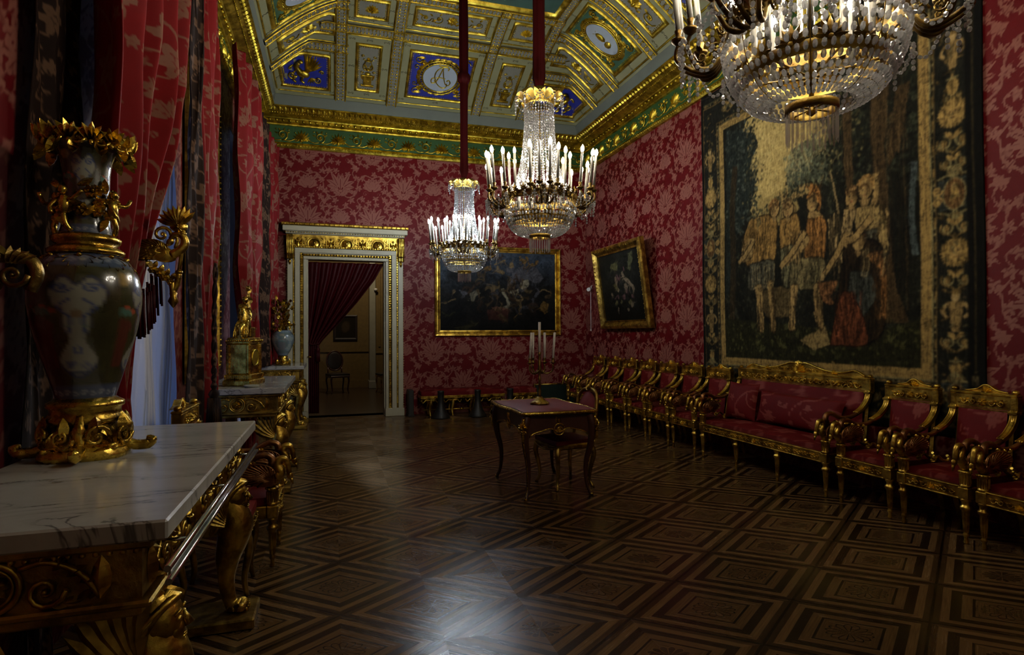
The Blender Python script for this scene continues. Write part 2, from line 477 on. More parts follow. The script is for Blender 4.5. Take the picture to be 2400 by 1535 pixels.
# floral brocade used for curtains (bigger, looser flowers) and furniture covers
def brocade_tile():
    W, H = .62, .95
    r = Ras(W, H, .003); r.wrap = True
    def flower(x, y, R, n, a0):
        for k in range(n):
            a = a0 + 2 * pi * k / n; c = r.petal(x, y, a, R, R * .62, 1., .25); r.stroke(c[2:-1], R * .09, .2); r.stroke(np.c_[c[3:-1, 0] + R * .07, c[3:-1, 1]], R * .05, .5)
            r.ell(x + cos(a) * R * .86, y + sin(a) * R * .86, R * .2, R * .2, 1.)
        r.ell(x, y, R * .3, R * .3, .4); r.ell(x, y, R * .2, R * .2, .9)
    def spray(x, y, s, a):
        for k in (-1.1, -.6, -.2, .2, .6, 1.1):
            c = r.petal(x, y, a + k, s * (1 - .25 * abs(k)), s * .26, 1., k * .5); r.stroke(c[1:-1], s * .055, .2)
    r.stroke([(.1, 0), (.2, .15), (.12, .32), (.25, .5), (.45, .55), (.5, .75), (.4, .9), (.1, .95)], .02, .8)
    r.stroke([(.25, .5), (.3, .35), (.48, .28), (.55, .1)], .017, .8)
    flower(.16, .2, .1, 5, .4); spray(.47, .25, .15, 1.9); flower(.48, .66, .115, 6, .1); spray(.18, .62, .17, 1.3)
    spray(.33, .88, .13, 2.4); spray(.3, .02, .12, .9); vine_leaf(r, .36, .43, .07, 2.2, 1., .45); vine_leaf(r, .05, .42, .06, 1., 1., .45); vine_leaf(r, .58, .45, .06, .2, 1., .45)
    for x, y in ((.1, .8), (.56, .88), (.4, .12)): r.spiral(x, y, .05, .012, .9, 1.3, x * 20, 1)
    r.blur(1)
    return r
BRO = brocade_tile()

# ------------------------------------------------------------------ materials
M = {}
M['gold'] = gold_mat('gilded_wood', (.74, .50, .085), (.27, .155, .022), .3, 70., .45)
M['gold_fine'] = gold_mat('gilt_carving', (.74, .52, .09), (.30, .18, .025), .28, 160., .5, .002)
M['gold_ceiling'] = gold_mat('ceiling_gilding', (.68, .50, .06), (.30, .21, .018), .34, 120., .5, .003)
M['gold_dull'] = gold_mat('old_gilding', (.50, .34, .07), (.19, .115, .025), .38, 60., .6)
M['bronze'] = gold_mat('gilt_bronze', (.78, .54, .09), (.30, .18, .025), .25, 45., .5)
M['chrome'] = simple('polished_steel', (.75, .75, .78), .16, 1.)
M['dark_bronze'] = gold_mat('dark_bronze', (.26, .17, .045), (.09, .052, .014), .34, 60., .6)
M['brown_gold'] = gold_mat('bronzed_wood', (.36, .17, .06), (.16, .07, .03), .33, 60., .35)

def cloth(name, ground, leaf, attr='pat', rough=.62, leafr=.42, sheen=.25, bumps=.25, bsc=260., lo=0., hi=1., stripe=0.):
    m = NT(name); p = m.attr(attr); v = m.coord()
    n = m.noise(5, 4, .6, v)
    g = m.mix(n, tuple(c * .75 for c in ground), tuple(min(1, c * 1.2) for c in ground))
    l = m.mix(n, tuple(c * .85 for c in leaf), tuple(min(1, c * 1.12) for c in leaf))
    k = m.step(p, .12, .88)
    m.set(col=m.mix(k, g, l), rough=m.math('MULTIPLY_ADD', k, leafr - rough, rough), sheen=sheen, spec=.14)
    w = m.n('ShaderNodeTexWave', wave_type='BANDS', bands_direction='Z'); m.t.links.new(v, w.inputs[0]); w.inputs['Scale'].default_value = bsc; w.inputs['Distortion'].default_value = 2
    m.bump(m.math('ADD', m.math('MULTIPLY', w.outputs['Fac'], .35), m.math('ADD', m.math('MULTIPLY', k, .9), m.math('MULTIPLY', m.noise(420, 2, .5, v), .5))), bumps, .0015)
    return m.m
M['damask'] = cloth('wall_damask', (.095, .0032, .0045), (.215, .076, .055), sheen=0., rough=.5, leafr=.36)
M['curtain'] = cloth('curtain_brocade', (.165, .007, .008), (.19, .082, .052), rough=.6, leafr=.42, sheen=0.)
M['trim'] = cloth('embroidered_border', (.014, .006, .004), (.11, .058, .032), rough=.7, leafr=.45, sheen=0., bumps=.7)
M['seat'] = cloth('seat_damask', (.115, .005, .005), (.215, .042, .030), rough=.62, leafr=.45, sheen=0.)
M['redplain'] = simple('red_leather', (.16, .008, .010), .5, var=.25, scale=14, bump=.15, bscale=300)
M['velvet'] = simple('dark_red_velvet', (.030, .0005, .0014), .5, var=.3, scale=10, bump=.3, bscale=240, spec=.12)
M['sleeve'] = simple('cord_velvet', (.038, .0012, .0012), .75, var=.3, scale=20, bump=.3, bscale=200, spec=.12)
M['black'] = simple('black_lacquer', (.006, .006, .005), .5)
M['green_dark'] = simple('dark_green_marble', (.012, .022, .016), .35, var=.5, scale=12)
M['wood'] = simple('mahogany', (.055, .018, .010), .3, var=.4, scale=11, bump=.05)
M['cream'] = simple('cream_paint', (.38, .345, .235), .5, var=.08, scale=20, bump=.1, bscale=120)
M['grey_stucco'] = simple('grey_stucco', (.115, .125, .095), .75, var=.14, scale=6, bump=.25, bscale=90)
M['stone'] = simple('beige_stucco', (.165, .158, .072), .7, var=.12, scale=5, bump=.25, bscale=70)
M['stone_shade'] = simple('grey_ground', (.13, .125, .09), .7, var=.15, scale=30, bump=.2, bscale=90)
M['green'] = simple('green_paint', (.018, .062, .012), .55, var=.2, scale=9, bump=.1)
M['green_field'] = simple('coffer_green', (.018, .062, .028), .55, var=.2, scale=9)
M['teal'] = simple('painted_teal_panel', (.022, .06, .045), .6, var=.35, scale=3)
M['blue'] = simple('coffer_blue', (.010, .016, .17), .5, var=.2, scale=9)
M['medal'] = simple('medallion_grey', (.27, .30, .32), .6, var=.06, scale=30, bump=.2, bscale=200)
M['ochre'] = simple('ochre_wall', (.16, .105, .028), .7, var=.35, scale=14, bump=.1)
M['grey_marble'] = simple('grey_marble', (.30, .30, .24), .35, var=.25, scale=5)
M['white_plastic'] = simple('white_plastic', (.6, .6, .57), .4)
M['candle'] = simple('ivory_candle_sleeve', (.12, .108, .082), .5)
M['wax'] = simple('wax', (.55, .50, .42), .5)
M['dark_wood_panel'] = simple('dark_panel', (.02, .012, .008), .5, var=.3)
M['soot'] = simple('plaster_backing', (.05, .04, .035), .9)

def bulb(name, col, s):
    m = NT(name); sx = m.n('ShaderNodeSeparateXYZ'); m.t.links.new(m.n('ShaderNodeNewGeometry').outputs['Normal'], sx.inputs[0])
    # upward faces emit most: added bias that keeps sleeves and lower room darker
    m.set(col=(.5, .5, .5), emit=col, es=m.math('MULTIPLY_ADD', m.step(sx.outputs[2], -.2, .5), s * .93, s * .07), rough=.4); return m.m
M['bulb_off'] = simple('unlit_bulb', (.55, .53, .5), .2)

def crystal():
    m = NT('crystal_glass')
    tr = m.n('ShaderNodeBsdfTransparent'); gl = m.n('ShaderNodeBsdfGlossy'); gl.inputs['Roughness'].default_value = .06
    gl.inputs['Color'].default_value = (.92, .90, .88, 1)
    tr.inputs['Color'].default_value = (.62, .62, .62, 1)
    lw = m.n('ShaderNodeLayerWeight'); lw.inputs['Blend'].default_value = .42
    df = m.n('ShaderNodeBsdfTranslucent'); df.inputs['Color'].default_value = (.75, .74, .72, 1)
    k = m.math('MULTIPLY_ADD', lw.outputs['Fresnel'], .70, .30, clamp=True)
    mx = m.n('ShaderNodeMixShader'); m.t.links.new(k, mx.inputs[0]); m.t.links.new(tr.outputs[0], mx.inputs[1]); m.t.links.new(gl.outputs[0], mx.inputs[2])
    m2 = m.n('ShaderNodeMixShader'); m2.inputs[0].default_value = .26
    m.t.links.new(mx.outputs[0], m2.inputs[1]); m.t.links.new(df.outputs[0], m2.inputs[2])
    return m.surf(m2.outputs[0])
M['crystal'] = crystal()
def prism_glass():
    m = NT('prism_glass'); tr = m.n('ShaderNodeBsdfTransparent'); gl = m.n('ShaderNodeBsdfGlossy'); gl.inputs['Roughness'].default_value = .05; tl = m.n('ShaderNodeBsdfTranslucent'); tl.inputs['Color'].default_value = (.8, .76, .68, 1)
    tr.inputs['Color'].default_value = (.90, .88, .84, 1); a = m.n('ShaderNodeMixShader'); a.inputs[0].default_value = .22; m.t.links.new(tr.outputs[0], a.inputs[1]); m.t.links.new(gl.outputs[0], a.inputs[2])
    b = m.n('ShaderNodeMixShader'); b.inputs[0].default_value = .15; m.t.links.new(a.outputs[0], b.inputs[1]); m.t.links.new(tl.outputs[0], b.inputs[2]); return m.surf(b.outputs[0])
M['prism'] = prism_glass()
def pane():
    m = NT('window_glass'); tr = m.n('ShaderNodeBsdfTransparent'); gl = m.n('ShaderNodeBsdfGlossy'); gl.inputs['Roughness'].default_value = .02
    mx = m.n('ShaderNodeMixShader'); mx.inputs[0].default_value = .06
    m.t.links.new(tr.outputs[0], mx.inputs[1]); m.t.links.new(gl.outputs[0], mx.inputs[2]); return m.surf(mx.outputs[0])
M['pane'] = pane()
def sheer():
    m = NT('sheer_voile'); tr = m.n('ShaderNodeBsdfTransparent'); tl = m.n('ShaderNodeBsdfTranslucent'); df = m.n('ShaderNodeBsdfDiffuse')
    for x in (tl, df): x.inputs['Color'].default_value = (.92, .91, .89, 1)
    a = m.n('ShaderNodeMixShader'); a.inputs[0].default_value = .45; m.t.links.new(tl.outputs[0], a.inputs[1]); m.t.links.new(df.outputs[0], a.inputs[2])
    b = m.n('ShaderNodeMixShader'); b.inputs[0].default_value = .90; m.t.links.new(tr.outputs[0], b.inputs[1]); m.t.links.new(a.outputs[0], b.inputs[2])
    return m.surf(b.outputs[0])
M['sheer'] = sheer()
def marble():
    m = NT('veined_white_marble'); v = m.coord()
    w = m.mapping(v, (.75, 2.4, 1), (0, 0, .28))
    n = m.noise(1.7, 6, .6, w, .9)
    vein = m.math('ABSOLUTE', m.math('SUBTRACT', n, .46))
    k = m.math('SUBTRACT', 1., m.step(vein, 0., .013)); k2 = m.math('SUBTRACT', 1., m.step(vein, 0., .09))
    gate = m.step(m.noise(1.9, 3, .5, v), .40, .52)
    c = m.mix(m.noise(6, 5, .7, v), (.38, .36, .315), (.50, .48, .43))
    c = m.mix(m.math('MULTIPLY', k2, .22), c, (.22, .22, .21))
    c = m.mix(m.math('MULTIPLY', m.math('MULTIPLY', k, gate), .8), c, (.07, .065, .06))
    m.set(col=c, rough=.16, spec=.5); return m.m
M['marble'] = marble()
def attr_mat(name, rough, bumps=0., bscale=200., coat=0., spec=.4):
    m = NT(name); v = m.coord()
    m.set(col=m.attr('Col', 'Color'), rough=rough, coat=coat, coatr=.08, spec=spec)
    if bumps: m.bump(m.noise(bscale, 3, .6, v), bumps, .002)
    return m.m
M['tapestry'] = attr_mat('woven_tapestry', .92, .5, 160, spec=.15)
M['canvas'] = attr_mat('oil_canvas', .5, .15, 120, spec=.06)
M['porcelain'] = attr_mat('glazed_porcelain', .25, 0, coat=1.)

def floor_mat():
    m = NT('parquet'); p = m.pos()
    sx = m.n('ShaderNodeSeparateXYZ'); m.t.links.new(p, sx.inputs[0]); X, Y = sx.outputs[0], sx.outputs[1]
    e1, e2 = np.array((.467, .317)), np.array((.467, -.403)); I = np.linalg.inv(np.array([e1, e2]).T); o = np.array((.504, 3.453))
    def lin(r): return m.math('MULTIPLY_ADD', X, float(I[r, 0]), m.math('MULTIPLY_ADD', Y, float(I[r, 1]), float(-(I[r] @ o))))
    a, b = lin(0), lin(1)
    fa, fb = m.math('SUBTRACT', m.math('FRACT', a), .5), m.math('SUBTRACT', m.math('FRACT', b), .5)
    aa, ab = m.math('ABSOLUTE', fa), m.math('ABSOLUTE', fb)
    mx = m.math('MAXIMUM', aa, ab); side = m.math('GREATER_THAN', aa, ab)
    # tile random
    cb = m.n('ShaderNodeCombineXYZ'); m.t.links.new(m.math('FLOOR', a), cb.inputs[0]); m.t.links.new(m.math('FLOOR', b), cb.inputs[1])
    wn = m.n('ShaderNodeTexWhiteNoise', noise_dimensions='3D'); m.t.links.new(cb.outputs[0], wn.inputs[0]); rnd = wn.outputs['Value']
    chk = m.math('MODULO', m.math('ADD', m.math('FLOOR', a), m.math('FLOOR', b)), 2.)
    chk = m.math('ABSOLUTE', chk)
    # ring shade
    r = m.ramp(mx, [(0, (.55,) * 3), (.205, (.55,) * 3), (.21, (.05,) * 3), (.222, (.05,) * 3), (.226, (.62,) * 3), (.30, (.62,) * 3), (.305, (.20,) * 3), (.375, (.20,) * 3), (.38, (.72,) * 3), (.44, (.72,) * 3), (.445, (.36,) * 3), (.487, (.36,) * 3), (.492, (.0,) * 3), (.5, (.0,) * 3)])
    cr = [nd for nd in m.t.nodes if nd.bl_idname == 'ShaderNodeValToRGB'][-1]; cr.color_ramp.interpolation = 'LINEAR'
    # rosette
    rad = m.math('SQRT', m.math('ADD', m.math('MULTIPLY', fa, fa), m.math('MULTIPLY', fb, fb)))
    ang = m.math('ARCTAN2', fa, fb)
    pet = m.math('ABSOLUTE', m.math('COSINE', m.math('MULTIPLY', ang, 7.)))
    edge = m.math('MULTIPLY_ADD', pet, .035, .135)
    inside = m.math('LESS_THAN', rad, edge)
    line = m.math('MULTIPLY', inside, m.math('LESS_THAN', pet, m.math('MULTIPLY_ADD', rad, -1.2, .42)))
    rim = m.math('MULTIPLY', inside, m.math('GREATER_THAN', rad, m.math('SUBTRACT', edge, .012)))
    flower = m.math('MAXIMUM', line, rim)
    flip = m.math('GREATER_THAN', rnd, .45)
    shade = m.mix(m.math('MULTIPLY', inside, m.math('MULTIPLY_ADD', flip, .5, .05)), r, (.12, .12, .12))
    shade = m.mix(m.math('MULTIPLY', flower, .85), shade, m.mix(flip, (.02, .02, .02), (.7, .7, .7)))
    # grain, along the side of each band
    v1 = m.mapping(p, (1, 1, 1), (0, 0, -.6)); v1 = m.mapping(v1, (6, 130, 1)); v2 = m.mapping(p, (1, 1, 1), (0, 0, .71)); v2 = m.mapping(v2, (6, 130, 1))
    g = m.math('ADD', m.math('MULTIPLY', m.noise(1, 3, .6, v1), m.math('SUBTRACT', 1., side)), m.math('MULTIPLY', m.noise(1, 3, .6, v2), side))
    k = m.math('MULTIPLY', shade, m.math('MULTIPLY_ADD', g, .9, .5)); k = m.math('MULTIPLY_ADD', rnd, .12, m.math('SUBTRACT', k, .05), clamp=True)
    c = m.ramp(k, [(0, (.004, .002, .001)), (.3, (.030, .014, .005)), (.7, (.185, .098, .034)), (1, (.29, .165, .06))])
    rough = m.math('MULTIPLY_ADD', side, .045, m.math('MULTIPLY_ADD', g, .16, m.math('MULTIPLY_ADD', rnd, .06, .12)))
    m.set(col=c, rough=rough, spec=.28)
    m.bump(m.math('ADD', m.math('MULTIPLY', g, .25), m.math('ADD', m.noise(7, 2, .5, p), m.math('MULTIPLY', r, .35))), .10, .004)
    return m.m
M['floor'] = floor_mat()
def plank():
    m = NT('dark_planks'); p = m.pos(); v = m.mapping(p, (1, 12, 1))
    m.set(col=m.mix(m.noise(4, 4, .6, v), (.02, .012, .006), (.07, .042, .02)), rough=.28); return m.m
M['planks'] = plank()
# ================================================================== ROOM SHELL
XL, XR, YF, YB = -1.25, 4.78, 10.5, -1.6
ZC = 4.62                       # underside of the cornice
DX0, DX1, DZ = -.44, .92, 2.745  # doorway in the far wall

fl = MB(); fl.box(((XL + XR) / 2, (YB + YF) / 2 + .15, -.05), (XR - XL + .8, YF - YB + .5, .1))
structure(fl.obj('floor', M['floor']), 'inlaid parquet floor of framed rosette squares', 'floor')

def grid_rect(o, du, dv, W, H, res):
    nu, nv = int(W / res) + 1, int(H / res) + 1
    u, v = np.meshgrid(np.linspace(0, W, nu), np.linspace(0, H, nv), indexing='ij')
    return u, v, np.array(o, float) + u[..., None] * np.array(du, float) + v[..., None] * np.array(dv, float)

# far wall
u, v, P = grid_rect((XL, YF, 0), (1, 0, 0), (0, 0, 1), XR - XL, 4.75, .0125)
xc = XL + (u[:-1, :-1] + u[1:, 1:]) / 2; zc = (v[:-1, :-1] + v[1:, 1:]) / 2
keep = ~((xc > DX0 - .02) & (xc < DX1 + .02) & (zc < DZ + .02))
pat = DAM.sample(u - (.68 + 1.25 - .27) , v - (1.13 - .30)).ravel()
# flip so that quads face the room
o = sheet('wall_far', P, M['damask'], None, {'pat': pat}, False, keep)
structure(o, 'far red damask wall with the doorway', 'wall')
b = MB()
for x0, x1, z0, z1 in ((XL - .3, DX0 - .02, 0, 5.3), (DX1 + .02, XR + .3, 0, 5.3), (DX0 - .02, DX1 + .02, DZ + .02, 5.3)):
    b.box(((x0 + x1) / 2, YF + .13, (z0 + z1) / 2), (x1 - x0, .25, z1 - z0))
b.obj('wall_core', M['soot'], o)
# right wall
u, v, P = grid_rect((XR, YF, 0), (0, -1, 0), (0, 0, 1), YF - YB, 4.75, .0155)
o = sheet('wall_right', P, M['damask'], None, {'pat': DAM.sample(u + .1, v - .2).ravel()}, False)
structure(o, 'right red damask wall behind the tapestry', 'wall')
b = MB(); b.box((XR + .13, (YB + YF) / 2, 2.65), (.25, YF - YB + .6, 5.3)); b.obj('wall_core', M['soot'], o)
# left wall with two windows
WIN = [(4.0, 5.35), (8.15, 9.25)]; WZ = 4.1
u, v, P = grid_rect((XL, YB, 0), (0, 1, 0), (0, 0, 1), YF - YB, 4.75, .022)
yc = YB + (u[:-1, :-1] + u[1:, 1:]) / 2; zc = (v[:-1, :-1] + v[1:, 1:]) / 2
keep = np.ones_like(yc, bool)
for a, b_ in WIN: keep &= ~((yc > a) & (yc < b_) & (zc < WZ))
o = sheet('wall_left', P, M['damask'], None, {'pat': DAM.sample(u, v).ravel()}, False, keep)
structure(o, 'left red damask window wall', 'wall')
b = MB(); seg = [(YB - .3, WIN[0][0]), (WIN[0][1], WIN[1][0]), (WIN[1][1], YF + .3)]
for a, c in seg: b.box((XL - .18, (a + c) / 2, 2.65), (.34, c - a, 5.3))
for a, c in WIN: b.box((XL - .18, (a + c) / 2, (WZ + 5.3) / 2), (.34, c - a, 5.3 - WZ)); b.box((XL - .18, (a + c) / 2, .03), (.34, c - a, .06))
b.obj('wall_core', M['soot'], o)
# wall behind the camera
b = MB(); b.box(((XL + XR) / 2, YB - .12, 2.65), (XR - XL + .8, .22, 5.3))
o = b.obj('wall_back', simple('pale_bounce_wall', (.30, .27, .19), .7)); structure(o, 'pale wall closing the room behind the viewer', 'wall')  # unseen wall; pale colour added to bounce light into the gilding

for i, (a, c) in enumerate(WIN):
    b = MB(); xm = XL - .27; w = c - a
    for yy in (a + .04, c - .04, (a + c) / 2): b.box((xm, yy, WZ / 2), (.06, .08, WZ - .08), .008)
    for zz in (.1, .95, 1.7, 2.45, 3.2, WZ - .06): b.box((xm, (a + c) / 2, zz), (.05, w - .04, .045 if zz > .2 else .12), .006)
    t = b.obj('window_%d' % (i + 1), M['cream']); structure(t, 'tall casement window behind the sheer curtain', 'window')
    g = MB(); g.box((xm, (a + c) / 2, WZ / 2), (.006, w - .1, WZ - .15)); g.obj('pane', M['pane'], t)

M['stencil'] = simple('olive_stencil', (.035, .032, .012), .8)
# ------------------------------------------------------------------ coved ceiling
LX0, LX1, LY0, LY1, Z0, RISE = -.89, 4.42, -1.25, 10.13, 5.38, .77
AX, AY = 1.17, 2.1
def hz(x, y):
    uu = np.minimum(np.minimum(x - LX0, LX1 - x) / AX, np.minimum(y - LY0, LY1 - y) / AY)
    uu = np.clip(uu, 0, 1)
    return Z0 + RISE * (1 - (1 - uu) ** 1.5)
def cove(V):
    x, y, h = V[:, 0], V[:, 1], V[:, 2]; e = .004
    gx = (hz(x + e, y) - hz(x - e, y)) / (2 * e); gy = (hz(x, y + e) - hz(x, y - e)) / (2 * e)
    n = np.stack([gx, gy, -np.ones_like(gx)], 1); n /= np.linalg.norm(n, axis=1)[:, None]
    return np.stack([x, y, hz(x, y)], 1) + n * h[:, None]
xs = np.unique(np.r_[np.linspace(LX0, LX0 + AX, 16), np.linspace(LX1 - AX, LX1, 16)]); ys = np.unique(np.r_[np.linspace(LY0, LY0 + AY, 20), np.linspace(LY0 + AY, LY1 - AY, 12), np.linspace(LY1 - AY, LY1, 26)])
gx, gy = np.meshgrid(xs, ys, indexing='ij')
ceil = sheet('ceiling', np.stack([gx, gy, hz(gx, gy)], -1), M['stone'])
structure(ceil, 'coved and coffered ceiling, beige with gilding', 'ceiling')
b = MB(); b.box(((LX0 + LX1) / 2, (LY0 + LY1) / 2, 6.35), (LX1 - LX0 + 1.4, LY1 - LY0 + 1.4, .1))
for (cx, cy, dx, dy) in ((LX0 - .35, (LY0 + LY1) / 2, .6, LY1 - LY0 + 1.4), (LX1 + .35, (LY0 + LY1) / 2, .6, LY1 - LY0 + 1.4), ((LX0 + LX1) / 2, LY1 + .36, LX1 - LX0 + 1.4, .6), ((LX0 + LX1) / 2, LY0 - .35, LX1 - LX0 + 1.4, .6)):
    b.box((cx, cy, 5.85), (dx, dy, 1.0))
b.obj('plaster_backing', M['soot'], ceil)
# grey sloping ledge under the coffers
b = MB()
prof = [(.0, 5.40), (.0, 5.375), (-.012, 5.372), (-.02, 5.30), (-.03, 5.20), (.25, 5.19)]
P = np.array([[(LX0 - d, LY0 - d, z), (LX1 + d, LY0 - d, z), (LX1 + d, LY1 + d, z), (LX0 - d, LY1 + d, z)] for d, z in [(-x, z) for x, z in prof]])
P = np.array([[(LX0 + s_, LY0 + s_, z), (LX1 - s_, LY0 + s_, z), (LX1 - s_, LY1 - s_, z), (LX0 + s_, LY1 - s_, z)] for s_, z in [(0, 5.41), (0.004, 5.372), (.012, 5.372), (-.02, 5.22), (-.03, 5.20), (-.3, 5.19)]])
b.grid(P, closed_v=True, smooth=False); b.obj('ledge', M['grey_stucco'], ceil)

def fillq(mb, x0, y0, x1, y1, h, n=8, m=3):
    X, Y = np.meshgrid(np.linspace(x0, x1, m if abs(x1 - x0) < .5 else n), np.linspace(y0, y1, n), indexing='ij')
    mb.grid(np.stack([X, Y, np.full_like(X, h)], -1), mat=None)
def dense_line(p, q, n): return np.linspace(p, q, n)
def frame_plan(mb, x0, y0, x1, y1, w, h, n=9, mat=None):
    # rounded gilt moulding following a plan rectangle on the cove
    pts = np.vstack([dense_line((x0, y0), (x1, y0), n)[:-1], dense_line((x1, y0), (x1, y1), n)[:-1], dense_line((x1, y1), (x0, y1), n)[:-1], dense_line((x0, y1), (x0, y0), n)[:-1]])
    c = np.array(((x0 + x1) / 2, (y0 + y1) / 2)); sg = np.sign(np.round(pts - c, 6)); ex = np.isclose(np.abs(pts[:, 0] - c[0]), abs(x1 - x0) / 2); ey = np.isclose(np.abs(pts[:, 1] - c[1]), abs(y1 - y0) / 2)
    dirs = np.c_[sg[:, 0] * ex, sg[:, 1] * ey]
    P = np.array([np.c_[pts + dirs * d, np.full(len(pts), z)] for d, z in ((-w, .002), (-w * .8, h * .6), (-w * .3, h), (w * .3, h), (w * .8, h * .5), (w, .002))])
    mb.grid(P if (x1 - x0) * (y1 - y0) > 0 else P[::-1], closed_v=True, mat=mat)
def beads_line(mb, p, q, step, r, h, mat=None):
    L = math.hypot(q[0] - p[0], q[1] - p[1]); n = max(2, int(L / step)); pts = np.array([np.r_[np.array(p) + (np.array(q) - p) * (i + .5) / n, h] for i in range(n)])
    mb.beads(pts, r, 5, 3, mat=mat)
def rect_beads(mb, x0, y0, x1, y1, step, r, h):
    for p, q in (((x0, y0), (x1, y0)), ((x1, y0), (x1, y1)), ((x1, y1), (x0, y1)), ((x0, y1), (x0, y0))): beads_line(mb, p, q, step, r, h)

def rib(mb, p, q, w, both=True):
    """raised band between plan points p,q: grey ground with two rows of gilt husks and gold fillets"""
    p, q = np.array(p, float), np.array(q, float); L = np.linalg.norm(q - p); d = (q - p) / L; nrm = np.array((-d[1], d[0])); n = max(6, int(L / .09))
    t = np.linspace(0, L, n)
    def strip(prof, mat):
        P = np.array([np.c_[p + np.outer(t, d) + nrm * o_, np.full(n, z)] for o_, z in prof]); mb.grid(P, mat=mat, smooth=False)
    strip([(-w / 2, 0), (-w / 2, .034), (w / 2, .034), (w / 2, 0)], 0)
    for sg in (-1, 1): strip([(sg * w / 2 + .012, .036), (sg * w / 2 + .006, .046), (sg * w / 2 - .006, .046), (sg * w / 2 - .012, .036)] if True else None, 1)
    k = max(2, int(L / .055))
    for i in range(k):
        c = p + d * (i + .5) * L / k
        for sg in (-1, 1):
            e = c + nrm * sg * w * .24
            mb.ell((e[0], e[1], .036), (w * .13, w * .13, .014), 5, 3, mat=1)
        mb.ell((c[0], c[1], .036), (w * .05, w * .05, .012), 4, 3, mat=1)
    return mb

GM = [M['stone_shade'], M['gold_ceiling']]
def coffer(name, x0, y0, x1, y1, field, inset, relief, label=None, orient=0):
    """sunk panel on the cove: coloured field, gilt frame, carved relief as sub-part. orient: which way 'up' runs (0:+towards room on far cove)"""
    f = MB(); f.fn = cove
    a0, b0, a1, b1 = x0 + inset, y0 + inset, x1 - inset, y1 - inset
    fillq(f, a0, b0, a1, b1, .006, 12, 12); po = f.obj('coffer_panel', field, ceil)
    if label: po['label'] = label
    g = MB(); g.fn = cove
    frame_plan(g, a0, b0, a1, b1, .026, .03); rect_beads(g, a0 + .035, b0 + .035, a1 - .035, b1 - .035, .034, .009, .012)
    frame_plan(g, x0 + .012, y0 + .012, x1 - .012, y1 - .012, .011, .014)
    g.obj('panel_frame', M['gold_ceiling'], po)
    sx_ = MB(); sx_.fn = cove; bw = inset * .52     # stencilled scrolls on the plain border
    for (px_, py_) in [(x0 + bw, y0 + bw), (x1 - bw, y0 + bw), (x0 + bw, y1 - bw), (x1 - bw, y1 - bw), ((x0 + x1) / 2, y0 + bw), ((x0 + x1) / 2, y1 - bw), (x0 + bw, (y0 + y1) / 2), (x1 - bw, (y0 + y1) / 2)]:
        for d_ in (-1, 1): sx_.spiral(px_ + d_ * .030, py_, .024, 1.2, pi / 2 * (1 + d_), d_, .0035, .002, 9, 3)
    sx_.obj('painted_scrolls', M['stencil'], po)
    r = MB(); r.fn = cove
    relief(r, (a0 + a1) / 2, (b0 + b1) / 2, (a1 - a0) - .1, (b1 - b0) - .1)
    if r.v: r.obj('gilded_relief', [M['gold_ceiling'], M['medal'], M['stone_shade']], po)
    return po

ORI = {'far': ((1, 0), (0, -1)), 'right': ((0, -1), (-1, 0)), 'left': ((0, 1), (1, 0))}
def local(mb, cx, cy, rot, sx=1, sy=1):
    # as seen from below: local x to the viewer's right, local y away from the ledge
    (a, b), (c, d) = ORI[rot]; m = np.eye(4); m[:2, 0] = (a * sx, b * sx); m[:2, 1] = (c * sy, d * sy); m[:3, 3] = (cx, cy, .006); mb.push(m)
def lyre(mb, s):
    for d in (-1, 1):
        mb.curve([(d * .02 * s, -.05 * s, .015), (d * .20 * s, .02 * s, .02), (d * .24 * s, .2 * s, .02), (d * .14 * s, .42 * s, .02), (d * .2 * s, .58 * s, .02), (d * .28 * s, .56 * s, .02)], np.linspace(.035, .016, 30) * s, 5, 30)
        mb.leaf(d * .1 * s, .03 * s, pi / 2 - d * .3, .25 * s, .12 * s, .02)
    mb.ell((0, .0, .015), (.14 * s, .07 * s, .03), 8, 4); mb.ell((0, .5 * s, .015), (.2 * s, .018 * s, .02), 8, 4)
    for k in (-.07, 0, .07): mb.tube([(k * s, .03 * s, .018), (k * s, .5 * s, .018)], .008 * s, 4)
    mb.palmette(0, .55 * s, .16 * s, n=5, h=.02)
def rel_lyre(rot):
    def f(mb, cx, cy, w, h):
        if rot != 'far': w, h = h, w
        local(mb, cx, cy, rot); s = min(w * 1.5, h * .62)
        mb.push(T(0, -h * .02)); lyre(mb, s * .8); mb.pop()
        mb.push(T(0, -h * .30)); mb.box((0, 0, .012), (w * .5, h * .22, .024), .004); mb.box((0, h * .12, .014), (w * .66, h * .03, .03), .004); mb.box((0, -h * .13, .014), (w * .8, h * .04, .03), .004)
        mb.rosette(0, 0, w * .18, 6, .03); mb.ell((0, h * .17, .01), (w * .2, h * .035, .03), 8, 4); mb.pop()
        for d in (-1, 1):
            mb.spiral(d * w * .36, -h * .1, w * .1, 1.3, 0, d, .007, .01, 12); mb.spiral(d * w * .36, h * .3, w * .1, 1.3, 0, -d, .007, .01, 12); mb.leaf(d * w * .3, -h * .3, pi / 2 - d * .3, h * .15, w * .14, .015)
        mb.pop()
    return f
def rel_scroll(rot):
    def f(mb, cx, cy, w, h):
        if rot != 'far': w, h = h, w
        local(mb, cx, cy, rot); r = h * .42
        mb.vinescroll(-w / 2, -r * 1.1, 0, r, .008, .02); mb.vinescroll(r * 1.1, w / 2, 0, r, .008, .02); mb.rosette(0, 0, r * .95, 8, .03); mb.pop()
    return f
def rel_shell(rot):
    def f(mb, cx, cy, w, h):
        local(mb, cx, cy, rot); s = min(w, h); mb.palmette(0, -s * .2, s * .55, n=9, spread=3., h=.03); mb.rosette(0, -s * .1, s * .2, 6, .04); mb.pop()
    return f
